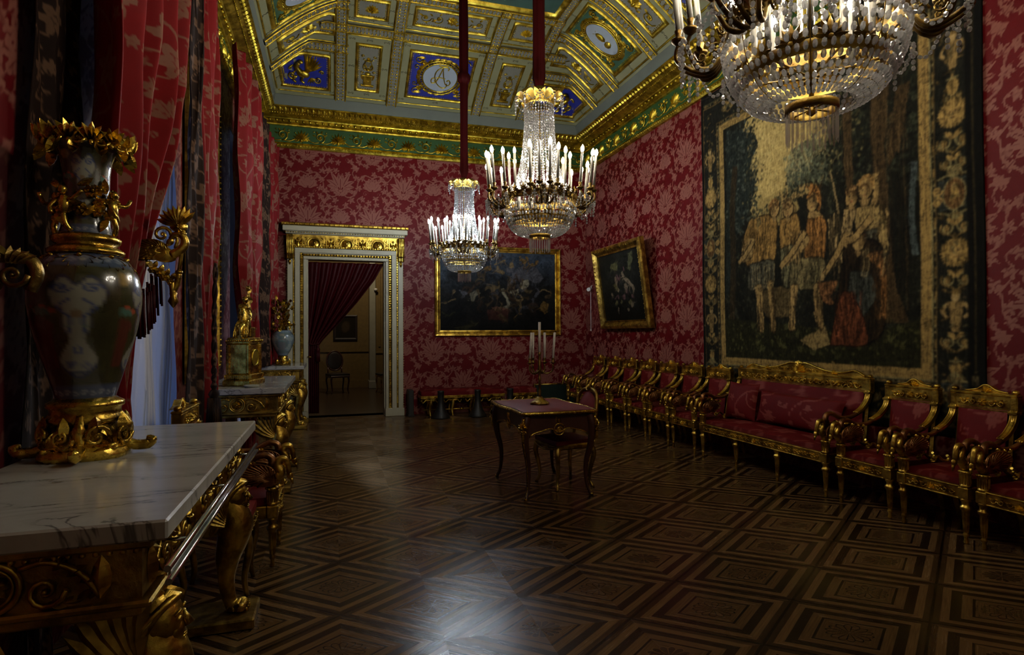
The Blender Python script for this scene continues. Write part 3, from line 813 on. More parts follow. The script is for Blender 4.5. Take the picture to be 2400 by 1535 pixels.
def monogram(mb, s):
    z = .016
    C = [(.30, .42), (.34, .52), (.24, .58), (.05, .56), (-.18, .38), (-.26, .08), (-.16, -.24), (.06, -.46), (.24, -.5), (.36, -.4), (.34, -.26)]
    A1 = [(.06, .52), (.0, .28), (-.08, -.02), (-.18, -.24), (-.34, -.3), (-.4, -.16), (-.32, -.04), (-.2, -.1), (-.24, -.2)]
    A2 = [(.06, .52), (.12, .2), (.2, -.08), (.3, -.3), (.44, -.34), (.5, -.2), (.42, -.08), (.32, -.14)]
    bar = [(-.2, -.02), (.0, .02), (.24, -.02)]
    for c in (C, A1, A2, bar): mb.curve([(x * s, y * s, z) for x, y in c], .028 * s, 5, 40)
    mb.box((.06 * s, .62 * s, z), (.4 * s, .06 * s, .02), .004)
    for k in range(5): mb.leaf((.06 + (k - 2) * .085) * s, .64 * s, pi / 2 - (k - 2) * .25, .2 * s, .08 * s, .02)
    for k in (-1, 1): mb.curve([((.06 + k * .18) * s, .64 * s, z), ((.06 + k * .14) * s, .8 * s, z), (.06 * s, .86 * s, z)], .02 * s, 4, 10)
def rel_medal(rot, mono):
    def f(mb, cx, cy, w, h):
        if rot != 'far': w, h = h, w
        local(mb, cx, cy, rot); rx, ry = min(w * .34, h * .40), h * .36
        a = np.linspace(0, 2 * pi, 40, endpoint=False)
        mb.add(np.vstack([[(0, 0, .014)], np.c_[rx * np.cos(a), ry * np.sin(a), np.full(40, .012)]]), [(0, 1 + i, 1 + (i + 1) % 40) for i in range(40)], mat=1)
        for k, rr in ((1., .016), (1.16, .012)): mb.tube(np.c_[rx * k * np.cos(a), ry * k * np.sin(a), np.full(40, .012)], rr, 5, closed=True)
        mb.beads(np.c_[rx * 1.08 * np.cos(a), ry * 1.08 * np.sin(a), np.full(40, .014)], .012, 5, 3)
        if mono: monogram(mb, min(rx, ry) * 1.35)
        else:
            mb.ell((0, .1 * ry, .015), (rx * .25, ry * .32, .02), 8, 5); mb.ell((-.05 * rx, -.4 * ry, .012), (rx * .34, ry * .2, .02), 8, 4); mb.leaf(0, .35 * ry, 2.5, rx * .45, rx * .2, .02); mb.leaf(0, .4 * ry, .6, rx * .3, rx * .2, .02)
        for i in range(22):
            t = 2 * pi * i / 22; x, y = rx * 1.3 * cos(t), ry * 1.27 * sin(t)
            mb.leaf(x, y, t + 1.9, .12, .05, .018)
        for sx in (-1, 1):
            for sy in (-1, 1):
                mb.spiral(sx * w * .41, sy * h * .40, h * .09, 1.4, 0, sx * sy, .009, .012, 14); mb.spiral(sx * w * .43, sy * h * .2, h * .06, 1.3, 0, -sx * sy, .008, .012, 12)
                mb.palmette(sx * w * .36, sy * h * .36, h * .13, math.atan2(-sy, -sx * .6), 5, 2., .02); mb.leaf(sx * w * .3, sy * h * .43, pi if sx < 0 else 0, w * .14, .05, .02)
        mb.pop()
    return f
def rel_griffin(mir, rot):
    def f(mb, cx, cy, w, h):
        local(mb, cx, cy, rot, mir, 1)
        if rot != 'far': w, h = h, w
        mb.ell((.05 * w, -.12 * h, .012), (.16 * w, .13 * h, .04), 8, 5); mb.curve([(.12 * w, -.05 * h, .02), (.2 * w, .14 * h, .03), (.14 * w, .3 * h, .03)], np.linspace(.05, .03, 18), 6, 18); mb.ell((.1 * w, .33 * h, .03), (.07 * w, .055 * h, .03), 7, 4)
        for k in range(8): mb.leaf(0, -.02 * h, 1.7 + k * .17, (.60 - .02 * k) * w, .10 * h, .035, bend=-.5)
        for k in range(5): mb.leaf(-.02 * w, -.05 * h, 1.8 + k * .2, (.26) * w, .07 * h, .045, bend=-.4)
        mb.spiral(.33 * w, -.2 * h, .13 * h, 1.6, pi, 1, .014, .014, 20); mb.spiral(.36 * w, .12 * h, .09 * h, 1.5, pi, -1, .011, .014, 16); mb.spiral(-.3 * w, -.28 * h, .11 * h, 1.6, 0, -1, .012, .014, 18)
        mb.spiral(-.4 * w, .0, .07 * h, 1.4, 0, 1, .01, .014, 14)
        for k in range(5): mb.leaf(.28 * w, -.35 * h + k * .03, .3 + k * .5, .13 * w, .05 * h, .02); mb.leaf(-.12 * w, -.25 * h, 3.4 + k * .45, .18 * w, .06 * h, .02)
        for d in (.0, .2): mb.curve([(.05 * w + d * w, -.2 * h, .02), (.1 * w + d * w, -.34 * h, .02), (.04 * w + d * w, -.42 * h, .02)], .018, 5, 10)
        mb.pop()
    return f

R1, R2, R3, R4 = .135, .97, 2.455, 3.29; RW = .15
yv = lambda vv: LY1 - AY * vv
# far cove: ribs and panels
for xr in (R1, R2, R3, R4):
    mb = MB(); mb.fn = cove; rib(mb, (xr, yv(.005)), (xr, yv(1.0)), RW); mb.obj('coffer_rib', GM, ceil)
mb = MB(); mb.fn = cove; rib(mb, (LX0 + AX * .62, yv(.62)), (LX1 - AX * .62, yv(.62)), .13); mb.obj('coffer_rib', GM, ceil)
mb = MB(); mb.fn = cove; rib(mb, (LX0 + AX * .95, yv(.97)), (LX1 - AX * .95, yv(.97)), .12); mb.obj('coffer_rib', GM, ceil)
h2 = RW / 2
coffer('c', R1 + h2, yv(.57), R2 - h2, yv(.03), M['stone_shade'], .165, rel_lyre('far'), 'grey panel with a gilded lyre on a pedestal, left of the monogram')
coffer('c', R3 + h2, yv(.57), R4 - h2, yv(.03), M['stone_shade'], .165, rel_lyre('far'), 'grey panel with a gilded lyre on a pedestal, right of the monogram')
coffer('c', R2 + h2, yv(.57), R3 - h2, yv(.03), M['blue'], .15, rel_medal('far', True), 'blue panel with the crowned gilt monogram medallion')
coffer('c', R1 + h2, yv(.94), R2 - h2, yv(.67), M['stone_shade'], .12, rel_shell('far'))
coffer('c', R3 + h2, yv(.94), R4 - h2, yv(.67), M['stone_shade'], .12, rel_shell('far'))
coffer('c', R2 + h2, yv(.94), R3 - h2, yv(.67), M['stone_shade'], .12, rel_scroll('far'))
# corner panels, blue with winged beasts
coffer('c', LX0 + .03, 9.28, R1 - h2, yv(.03), M['blue'], .10, rel_griffin(-1, 'far'), 'blue corner panel with a gilded winged beast, left')
coffer('c', R4 + h2, 9.28, LX1 - .03, yv(.03), M['blue'], .10, rel_griffin(1, 'far'), 'blue corner panel with a gilded winged beast, right')
# side coves
ysr = [9.2, 8.42]; k = 8.42
while k > .5: ysr += [k - 1.16, k - 1.94]; k -= 1.94
ysr = sorted(set(round(y, 3) for y in ysr), reverse=True)
for sd, xw, dr in ((1, LX1, -1), (-1, LX0, 1)):
    for y in ysr:
        mb = MB(); mb.fn = cove; rib(mb, (xw + dr * .01, y), (xw + dr * AX * .97, y), .13); mb.obj('coffer_rib', GM, ceil)
    mb = MB(); mb.fn = cove; rib(mb, (xw + dr * AX * .98, 8.1), (xw + dr * AX * .98, .3), .12); mb.obj('coffer_rib', GM, ceil)
    wide = 0
    for y0, y1 in zip(ysr[1:], ysr[:-1]):
        xa, xb = sorted((xw + dr * .03, xw + dr * AX * .92))
        if y1 - y0 > .9:
            coffer('c', xa, y0 + .065, xb, y1 - .065, M['green_field'] if wide % 2 == 0 else M['blue'], .12, rel_medal('right' if sd > 0 else 'left', False)); wide += 1
        else: coffer('c', xa, y0 + .065, xb, y1 - .065, M['stone_shade'], .15, rel_scroll('far'))
# flat centre
f = MB(); f.fn = cove; fillq(f, LX0 + AX + .05, LY0 + AY, LX1 - AX - .05, LY1 - AY - .03, .005, 14, 6); f.obj('ceiling_canvas', M['teal'], ceil)
f = MB(); f.fn = cove; frame_plan(f, LX0 + AX + .06, LY0 + AY + .03, LX1 - AX - .06, LY1 - AY - .06, .06, .05, 16); f.obj('canvas_frame', M['gold_ceiling'], ceil)

# ------------------------------------------------------------------ cornice and frieze (one run along each wall)
def cornice(nm, p, q, nrm, label, frieze_step=.30, mitre=True, detail=True):
    p, q, nrm = np.array(p, float), np.array(q, float), np.array(nrm, float); L = np.linalg.norm(q - p); d = (q - p) / L
    prof = [(0, 4.60), (.035, 4.605), (.055, 4.63), (.055, 4.655), (.04, 4.67), (.03, 4.685), (.02, 4.70)]
    up = [(.02, 4.975), (.045, 4.98), (.05, 5.0), (.035, 5.01), (.075, 5.03), (.075, 5.065), (.10, 5.07), (.11, 5.085), (.15, 5.10), (.20, 5.125), (.215, 5.13), (.23, 5.135), (.27, 5.16), (.335, 5.185), (.355, 5.19), (.355, 5.205), (.30, 5.207)]
    def sw(mb, pr, mat):
        P = np.array([[p + nrm * o_ + d * o_ + np.array((0, 0, z)), q + nrm * o_ - d * o_ + np.array((0, 0, z))] for o_, z in pr]); mb.grid(P, mat=mat, smooth=False)
    mb = MB(); sw(mb, prof, 0); sw(mb, up, 0); sw(mb, [(.02, 4.70), (.02, 4.975)], 1)
    o = mb.obj(nm, [M['gold_ceiling'], M['green']]); structure(o, label, 'cornice')
    if not detail: return o
    g = MB(); n = int(L / .05)
    for i in range(n):
        c = p + d * (i + .5) * L / n
        g.ell(c + nrm * .055 + (0, 0, 4.642), .016, 5, 3)
    g.obj('bead_moulding', M['gold_ceiling'], o)
    g = MB(); n = int((L - .2) / .105)
    for i in range(n):
        c = p + d * (.1 + (i + .5) * (L - .2) / n) + nrm * .085; g.ell(c + (0, 0, 5.045), (.026, .026, .022), 6, 4)
    g.obj('dentil_row', M['gold_ceiling'], o)
    g = MB(); n = int((L - .6) / .085)
    for i in range(n):
        c = p + d * (.3 + (i + .5) * (L - .6) / n) + nrm * .30 + np.array((0, 0, 5.155))
        g.push(face_plane(c, np.cross((0, 0, 1.), nrm), nrm * .78 + np.array((0, 0, .62)))); g.leaf(0, -.035, pi / 2, .085, .06, .02, n=3); g.pop()
        g.ell(c + d * .042, (.009, .009, .02), 4, 3)
    n = int((L - .5) / .04)
    for i in range(n): g.ell(p + d * (.25 + (i + .5) * (L - .5) / n) + nrm * .222 + (0, 0, 5.125), .011, 4, 3)
    g.obj('egg_and_leaf_moulding', M['gold_ceiling'], o)
    g = MB(); g.M = face_plane(p + nrm * .021 + np.array((0, 0, 4.8375)), np.cross((0, 0, 1.), nrm) * -1 if False else -np.cross(nrm, (0, 0, 1.)), (0, 0, 1.))
    # local x runs along the wall
    sgn = 1 if np.dot(g.M[:3, 0], d) > 0 else -1
    n = int(L / (2 * frieze_step)); st = L / (2 * n)
    for i in range(2 * n):
        x = sgn * (i + .5) * st
        if i % 2 == 0:
            g.palmette(x, -.09, .19, n=9, spread=2.7, h=.03, w=.22); g.rosette(x, -.09, .04, 6, .03)
            for s_ in (-1, 1): g.spiral(x + s_ * .085, -.085, .035, 1.3, 0, s_, .007, .012, 10); g.ell((x + s_ * .1, .03, .01), .013, 5, 3)
        else:
            g.spiral(x, -.02, .085, 1.7, -pi / 2, 1, .010, .015, 20); g.rosette(x, -.02, .035, 6, .03)
            for a in (.5, 1.3, 2.1, 2.8): g.leaf(x + .075 * cos(a), -.02 + .075 * sin(a), a, .06, .03, .02)
            for s_ in (-1, 1): g.curve([(x + s_ * .02, -.105, .012), (x + s_ * .11, -.115, .012), (x + s_ * .2, -.075, .012)], .009, 4, 8); g.ell((x + s_ * .1, .07, .01), .014, 5, 3)
    g.obj('gilded_frieze', M['gold_ceiling'], o)
    return o
cornice('trim_1', (XL, YF, 0), (XR, YF, 0), (0, -1, 0), 'gilded cornice and green frieze over the doorway wall')
cornice('trim_2', (XR, YF, 0), (XR, YB, 0), (-1, 0, 0), 'gilded cornice and green frieze over the tapestry wall')
cornice('trim_3', (XL, YB, 0), (XL, YF, 0), (1, 0, 0), 'gilded cornice and green frieze over the window wall')
cornice('trim_4', (XR, YB, 0), (XL, YB, 0), (0, 1, 0), 'gilded cornice closing the room', detail=False)

# ------------------------------------------------------------------ door portal
def portal():
    root = MB(); y = YF
    ow, dz = .285, DZ
    # stepped jambs and lintel: (x offset from opening edge, depth) bands as cream boxes
    for sx, xe in ((-1, DX0), (1, DX1)):
        def bx(a, b_, dep, z0, z1): root.box((xe + sx * (a + b_) / 2, y - dep / 2 + .02, (z0 + z1) / 2), (b_ - a, dep + .04, z1 - z0), .006)
        bx(-.02, .03, .05, 0, dz - .0); bx(.085, .165, .09, 0, dz + .1); bx(.2, .285, .06, 0, 2.72)
        root.box((xe + sx * .13, y - .06, .07), (.33, .14, .14), .006)
        root.box((xe + sx * -.03, y + .13, dz / 2), (.03, .26, dz))
    cx = (DX0 + DX1) / 2; w = DX1 - DX0
    root.box((cx, y - .025, dz + .005), (w + .06, .09, .05), .006); root.box((cx, y - .04, dz + .125), (w + .33, .11, .08), .006)
    root.box((cx, y + .13, dz + .01), (w + .06, .26, .04))
    root.box((cx, y - .10, 3.225), (w + .70, .2, .085), .008); root.box((cx, y - .06, 3.17), (w + .62, .14, .05), .006)
    root.box((cx, y - .02, 2.98), (w + .44, .06, .34), .004)
    o = root.obj('door_1', M['cream']); structure(o, 'cream and gilt portal of the doorway', 'door')
    g = MB()
    # gilt bands
    for sx, xe in ((-1, DX0), (1, DX1)):
        g.box((xe + sx * .057, y - .03, dz / 2 + .1), (.05, .05, dz + .02), .01)
        for k in range(62): g.M = face_plane((xe + sx * .057, y - .056, .2 + k * .042), (1, 0, 0), (0, 0, 1)); g.rosette(0, 0, .02, 5, .008); g.M = np.eye(4)
        g.box((xe + sx * .182, y - .035, 1.45), (.03, .06, 2.75), .008)
        g.beads([(xe + sx * .182, y - .068, .18 + k * .045) for k in range(60)], .011, 5, 3); g.beads([(xe + sx * .292, y - .05, .16 + k * .045) for k in range(56)], .008, 5, 3)
        # console brackets
        xb = xe + sx * .245
        g.lathe([(.001, 2.62), (.02, 2.65), (.028, 2.69), (.012, 2.72)], 8, (xb, y - .06, 0))
        for z0, z1, dep in ((2.72, 2.80, .10), (2.80, 2.98, .12), (2.98, 3.13, .15)): g.box((xb, y - dep / 2, (z0 + z1) / 2), (.12, dep, z1 - z0), .012)
        for k in (-.04, -.013, .013, .04): g.tube([(xb + k, y - .10, 2.72), (xb + k, y - .125, 2.85), (xb + k, y - .155, 3.0), (xb + k, y - .16, 3.12)], .011, 5)
    g.box((cx, y - .03, dz + .057), (w + .14, .05, .045), .01)
    for k in range(30): g.M = face_plane((DX0 - .05 + (k + .5) * (w + .1) / 30, y - .056, dz + .057), (1, 0, 0), (0, 0, 1)); g.rosette(0, 0, .02, 5, .008); g.M = np.eye(4)
    g.box((cx, y - .05, dz + .185), (w + .36, .08, .035), .008); g.beads([(DX0 - .17 + (k + .5) * (w + .34) / 42, y - .095, dz + .185) for k in range(42)], .013, 5, 3)
    g.box((cx, y - .115, 3.29), (w + .74, .25, .05), .012); g.beads([(cx - (w + .7) / 2 + (k + .5) * (w + .7) / 26, y - .235, 3.29) for k in range(26)], .016, 6, 4); g.beads([(cx - (w + .64) / 2 + (k + .5) * (w + .64) / 48, y - .15, 3.165) for k in range(48)], .012, 5, 3)
    g.obj('gilt_moulding', M['gold_fine'], o)
    g = MB(); g.box((cx, y - .052, 2.985), (w + .40, .008, .31)); g.M = face_plane((cx, y - .056, 2.985), (1, 0, 0), (0, 0, 1)); W = w + .36
    for k in (-1, 0, 1):
        x = k * W * .31; a = np.linspace(0, 2 * pi, 28, endpoint=False)
        g.tube(np.c_[x + .105 * np.cos(a), .105 * np.sin(a), np.full(28, .01)], .012, 5, closed=True); g.ell((x, 0, .0), (.09, .09, .02), 14, 4); g.ell((x, .02, .015), (.03, .04, .03), 7, 5); g.ell((x - .01, -.04, .01), (.05, .03, .025), 7, 4); g.leaf(x, .05, 2.4, .06, .03, .03)
    for x in (-.46, -.155, .155, .46):
        g.push(T(x * W, 0)); g.ell((0, -.02, .01), (.03, .075, .025), 7, 5); g.ell((0, .08, .01), (.022, .026, .025), 6, 5)
        for s_ in (-1, 1):
            g.box((s_ * .068, 0, .01), (.022, .25, .02), .004)
            for k in range(3): g.leaf(s_ * .02, .0, pi / 2 - s_ * (.5 + k * .5), .09, .03, .02)
        g.pop()
    for x in (-.385, -.235, -.075, .075, .235, .385):
        for yy in (-.07, .0, .07): g.spiral(x * W, yy, .034, 1.3, yy * 30, 1 if x > 0 else -1, .006, .008, 10); g.leaf(x * W, yy, 1., .04, .02, .015)
    g.obj('carved_frieze', M['gold_fine'], o)
    # brass lever of the opened leaf
    b = MB(); b.tube([(DX0 + .03, y - .02, 1.06), (DX0 + .07, y - .02, 1.06), (DX0 + .1, y - .02, 1.05)], .012, 6); b.obj('door_handle', M['bronze'], o)
portal()
# ================================================================== SEATING
def brocade_attr(o, su=1., sv=1., ax=(0, 1), off=(0, 0)):
    me = o.data; n = len(me.vertices); c = np.empty(n * 3, np.float32); me.vertices.foreach_get('co', c); c = c.reshape(-1, 3)
    u = c[:, ax[0]] * su + off[0]; v_ = c[:, ax[1]] * sv + off[1]
    if ax == (0, 1): v_ = v_ + c[:, 2] * .9
    at = me.attributes.new('pat', 'FLOAT', 'POINT'); at.data.foreach_set('value', BRO.sample(u, v_).astype(np.float32))

def cushion_mb(w, d, h, z0, nx=26, ny=26, crown=.35, taper=0.):
    """upholstered pad: rounded top, straight sides"""
    mb = MB(); u = np.linspace(-1, 1, nx); v = np.linspace(-1, 1, ny); U, V = np.meshgrid(u, v, indexing='ij')
    sh = 1 - taper * (V + 1) / 2
    X = U * w / 2 * sh; Y = V * d / 2
    k = (1 - np.abs(U) ** 4) * (1 - np.abs(V) ** 4)
    Z = z0 + h * (.72 + crown * k - .07)
    mb.grid(np.stack([X, Y, Z], -1))
    e = [(i, 0) for i in range(nx)] + [(nx - 1, j) for j in range(1, ny)] + [(i, ny - 1) for i in range(nx - 2, -1, -1)] + [(0, j) for j in range(ny - 2, 0, -1)]
    top = np.array([(X[i, j], Y[i, j], Z[i, j]) for i, j in e]); m1 = top.copy(); m1[:, :2] *= 1.015; m1[:, 2] = z0 + h * .4; b = top.copy(); b[:, 2] = z0
    mb.grid(np.array([b, m1, top]), closed_v=True)
    return mb

def swan_body(mb, s=1., back=False):
    """swan facing +x, wings folded up, y lateral"""
    mb.ell((0, 0, .045 * s), (.088 * s, .034 * s, .05 * s), 12, 8, RY(.25)); mb.tube([(-.06 * s, 0, .05 * s), (-.12 * s, 0, .075 * s), (-.15 * s, 0, .10 * s)], np.array((.03, .018, .004)) * s, 8)
    if back: P = [(.05, .04), (.105, .075), (.13, .125), (.108, .17), (.07, .168), (.048, .14)]; hd, bk = (.046, .125), [(.04, .115), (.022, .098), (.012, .085)]
    else: P = [(.055, .045), (.085, .085), (.062, .13), (.07, .168), (.108, .168), (.128, .118), (.136, .075)]; hd, bk = (.140, .060), [(.146, .044), (.154, .02), (.160, .0)]
    P = smooth_path([(a * s, 0, b * s) for a, b in P], 24); mb.tube(P, np.linspace(.031, .0165, 24) * s, 9)
    mb.ell((hd[0] * s, 0, hd[1] * s), (.021 * s, .018 * s, .029 * s), 9, 7, RY(.5 if back else -.25))
    mb.tube([(a * s, 0, b * s) for a, b in bk], np.array((.0125, .009, .003)) * s, 6)
def swan_wing(mb, s=1., sd=1):
    """one rounded wing, feathers fanning back from the shoulder"""
    out = smooth_path([(.055, .02, 0), (.052, .085, 0), (.02, .128, 0), (-.045, .150, 0), (-.115, .148, 0), (-.172, .122, 0), (-.196, .085, 0), (-.165, .05, 0), (-.105, .018, 0), (-.03, .0, 0), (.03, .0, 0)], 44)[:, :2] * s
    mb.push(face_plane((0, sd * .030 * s, 0), (1, 0, 0), (0, 0, 1)) @ S(1, 1, -sd))
    mb.prism(out, -.004 * s, .009 * s, inset=.06); c = np.array((.035, .045)) * s
    mb.tube(np.c_[out[2:36], np.full(34, .008 * s)], .006 * s, 5)
    for k in range(5, 38, 2):
        e = out[k]; m_ = c + (e - c) * .55 + np.array((0, .008 * s)); mb.curve([(*(c + (e - c) * .18), .010 * s), (*m_, .013 * s), (*(c + (e - c) * .97), .008 * s)], np.linspace(.0035, .0075, 8) * s, 5, 8)
    for k in range(8, 34, 4): e = c + (out[k] - c) * .5; mb.ell((e[0], e[1], .012 * s), (.014 * s, .014 * s, .006 * s), 6, 4)
    mb.pop()

def leg_mb(x, y, zt=.50, short=False):
    """turned, fluted front leg with a square-ish reeded block at seat level"""
    mb = MB()
    mb.lathe([(.0, 0), (.010, 0), (.016, .012), (.012, .03), (.012, .045), (.019, .058), (.019, .066), (.014, .075), (.022, .19), (.024, .225), (.033, .235), (.036, .245), (.033, .255), (.024, .262), (.024, .285), (.032, .292), (.032, .305), (.028, .31)], 14, (x, y, 0), lobes=0)
    for k in range(9):
        a = 2 * pi * k / 9; mb.tube([(x + .013 * cos(a), y + .013 * sin(a), .08), (x + .0215 * cos(a), y + .0215 * sin(a), .215)], .0045, 4, caps=False)
    if short: mb.box((x, y, .335), (.05, .05, .06), .006); return mb
    mb.box((x, y, .345), (.066, .066, .08), .006)
    mb.lathe([(.034, .385), (.034, .40), (.029, .405), (.031, .475), (.037, .482), (.037, .497), (.02, zt), (0, zt)], 14, (x, y, 0))
    for k in range(12):
        a = 2 * pi * k / 12; mb.tube([(x + .030 * cos(a), y + .030 * sin(a), .408), (x + .031 * cos(a), y + .031 * sin(a), .472)], .006, 4, caps=False); mb.ell((x + .037 * cos(a), y + .037 * sin(a), .49), .007, 4, 3)
    return mb

def armchair(w=.53, sofa=False):
    """gilded swan armchair / sofa; front towards -y, back at +y"""
    P = {}
    hw = w / 2; fx = hw - .04; yf, yb = -.255, .235
    # seat frame
    mb = MB(); mb.box((0, yf, .345), (w - .14, .045, .075), .005); mb.box((0, yb, .345), (w - .1, .05, .075), .005)
    for s in (-1, 1): mb.box((s * (fx + .0), (yf + yb) / 2, .345), (.045, yb - yf - .06, .075), .005)
    mb.box((0, yf - .004, .386), (w - .13, .05, .01), .003); mb.box((0, yf - .004, .306), (w - .13, .05, .01), .003)
    mb.push(face_plane((0, yf - .023, .345), (1, 0, 0), (0, 0, 1))); r = .022
    L = w / 2 - .09
    mb.vinescroll(-L, -.03, 0, r, .004, .012); mb.vinescroll(.03, L, 0, r, .004, .012); mb.palmette(0, -.02, .045, n=7, h=.014); mb.pop()
    P['seat_frame'] = [mb]
    mb = cushion_mb(w - .10, yb - yf - .02, .085, .375, 40 if sofa else 22, 22); P['seat'] = [mb]
    P['leg'] = [leg_mb(-fx, yf), leg_mb(fx, yf)]
    for s in (-1, 1):
        mb = MB(); mb.tube(smooth_path([(s * (fx - .005), yb, .36), (s * (fx - .005), yb + .02, .22), (s * (fx - .005), yb + .075, .0)], 10), np.linspace(.024, .015, 10) * 1.2, 4, smooth=False); P['leg'].append(mb)
    if sofa:
        for x in (-.30, .30): P['leg'].append(leg_mb(x, yf, short=True))
    # back panel
    zt = .865 if not sofa else .90
    mb = MB(); u, v = np.meshgrid(np.linspace(-1, 1, 24), np.linspace(0, 1, 22), indexing='ij')
    hwb = hw - .095
    Pp = np.stack([u * hwb, yb - .035 + .05 * v - .02 * (1 - u ** 2) * np.sin(pi * v), .44 + v * (zt - .43)], -1); mb.grid(Pp)
    Pb = Pp.copy(); Pb[..., 1] = yb + .015 + .05 * v; mb.grid(Pb[::-1])
    P['backrest'] = [mb]
    mb = MB()
    for s in (-1, 1): mb.tube([(s * (hwb + .012), yb - .01, .40), (s * (hwb + .012), yb + .045, zt)], .017, 4, smooth=False)
    mb.box((0, yb - .012, .435), (2 * hwb + .03, .03, .03), .004)
    P['back_frame'] = [mb]
    # top rail
    mb = MB(); zr = zt + .055
    W = w - .11
    mb.box((0, yb + .04, zr), (W, .05, .11), .006); mb.box((0, yb + .04, zr + .062), (W + .05, .065, .018), .005); mb.box((0, yb + .04, zr - .055), (W + .01, .058, .012), .003)
    for s in (-1, 1): mb.box((s * (W / 2 - .0), yb + .04, zr), (.05, .062, .115), .008); mb.ell((s * W / 2, yb + .04, zr + .085), (.026, .026, .02), 8, 5)
    n = 3 if sofa else 1
    for k in range(n):
        c = (k - (n - 1) / 2) * W * .30; hw_ = W * (.36 if n == 1 else .15); hh = (.05 if n == 1 else (.085 if k == 1 else .055)) ; z1 = zr + .07
        if n == 1:
            mb.push(face_plane((c, yb + .062, z1), (1, 0, 0), (0, 0, 1))); mb.prism([(-hw_, 0), (hw_, 0), (hw_ * .45, hh * .35), (hw_ * .16, hh), (-hw_ * .16, hh), (-hw_ * .45, hh * .35)], -.04, .0); mb.palmette(0, 0, hh * 1.15, n=7, h=.014)
            mb.curve([(-hw_, .006, .004), (-hw_ * .45, hh * .42, .004), (-hw_ * .16, hh, .004), (0, hh * 1.12, .004), (hw_ * .16, hh, .004), (hw_ * .45, hh * .42, .004), (hw_, .006, .004)], .006, 5, 28); mb.pop()
    if sofa:
        z1 = zr + .07
        mb.push(face_plane((0, yb + .062, z1), (1, 0, 0), (0, 0, 1))); q = W / 2
        prof = [(-q * .92, .01), (-q * .80, .055), (-q * .66, .035), (-q * .5, .03), (-q * .34, .05), (-q * .12, .10), (-q * .03, .085), (0, .12), (q * .03, .085), (q * .12, .10), (q * .34, .05), (q * .5, .03), (q * .66, .035), (q * .80, .055), (q * .92, .01)]
        pf = smooth_path([(a, b, 0) for a, b in prof], 60)[:, :2]
        mb.prism(np.vstack([pf, [(q * .92, 0), (-q * .92, 0)]]), -.035, -.002)
        mb.tube(np.c_[pf, np.full(60, .002)], .009, 6); mb.palmette(0, .0, .13, n=9, h=.03)
        for s in (-1, 1): mb.palmette(s * q * .52, .0, .06, n=7, h=.02); mb.vinescroll(min(s * q * .1, s * q * .45), max(s * q * .1, s * q * .45), .035, .018, .004, .012); mb.ell((s * q * .03, .1, 0), (.03, .02, .018), 7, 4)
        mb.pop()
    mb.push(face_plane((0, yb + .015, zr), (1, 0, 0), (0, 0, 1))); L = W / 2 - .05
    if not sofa: mb.vinescroll(-L, -.035, 0, .026, .0055, .014); mb.vinescroll(.035, L, 0, .026, .0055, .014); mb.rosette(0, 0, .034, 8, .018)
    else:
        for k in range(6): x0 = -L + k * 2 * L / 6; mb.vinescroll(x0 + .02, x0 + 2 * L / 6 - .02, 0, .034, .006, .016); mb.rosette(x0, 0, .035, 8, .018)
    mb.pop(); P['top_rail'] = [mb]
    # stiles sweeping down into the arms
    P['stile'] = []; P['armrest'] = []; P['swan_support'] = []; P['seat_scroll'] = []
    for s in (-1, 1):
        x0 = s * (W / 2); x1 = s * fx
        pth = smooth_path([(x0, yb + .03, zt + .005), (x0 + (x1 - x0) * .2, yb + .01, zt - .07), (x0 + (x1 - x0) * .55, yb - .06, zt - .145), (x1, yb - .14, zt - .185)], 16)
        mb = MB(); mb.tube(pth, np.linspace(.031, .022, 16), 8, flat=.8)
        for k in range(4):
            o = (k - 1.5) * .013; mb.tube(pth + np.array((o, -.016, .012)), np.linspace(.0075, .005, 16), 5)
        mb.box((x0, yb + .02, zt - .004), (.06, .06, .02), .004); P['stile'].append(mb)
        mb = MB(); za = zt - .185
        pa = smooth_path([(x1, yb - .13, za), (x1, yb - .22, za - .028), (x1, yb - .33, za - .025), (x1, yb - .42, za + .015), (x1, yb - .475, za + .005), (x1, yb - .49, za - .035), (x1, yb - .462, za - .055)], 34)
        rr = np.interp(np.linspace(0, 1, 34), [0, .3, .6, .85, 1], [.018, .017, .021, .026, .016])
        mb.tube(pa, rr, 8)
        for k in range(26):     # rope twist
            i = 1 + k * .65; i0 = int(i); c = pa[i0] + (pa[i0 + 1] - pa[i0]) * (i - i0); mb.ell(c, (.0205, .0055, .0205), 7, 3, RX(.5))
        P['armrest'].append(mb)
        mb = MB(); mb.push(T(x1, yf + .03, .505) @ RZ(-pi / 2)); swan_body(mb, .95); mb.pop()
        wg = []
        for sd in (-1, 1): w_ = MB(); w_.push(T(x1, yf + .03, .505) @ RZ(-pi / 2)); swan_wing(w_, .95, sd); w_.pop(); wg.append(w_)
        for k, (yy, zz, r_) in enumerate(((-.12, .655, .026), (-.06, .648, .022), (-.005, .65, .018))):
            mb.push(face_plane((x1, yy - .02, zz - .01), (0, 1, 0), (0, 0, 1)))
            for sd in (-1, 1): mb.push(T(0, 0, sd * .012)); mb.rosette(0, 0, r_, 7, sd * .012); mb.pop()
            mb.pop()
        P['swan_support'].append((mb, wg))
        mb = MB(); mb.push(face_plane((x1, yb - .12, .43), (0, 1, 0), (0, 0, 1)))
        mb.rosette(-.07, .03, .03, 8, .02); mb.curve([(-.05, .03, 0), (-.01, .05, 0), (.03, .02, 0), (.08, .01, 0), (.1, .035, 0), (.08, .05, 0)], .011, 6, 20); mb.pop(); P['seat_scroll'].append(mb)
    return P
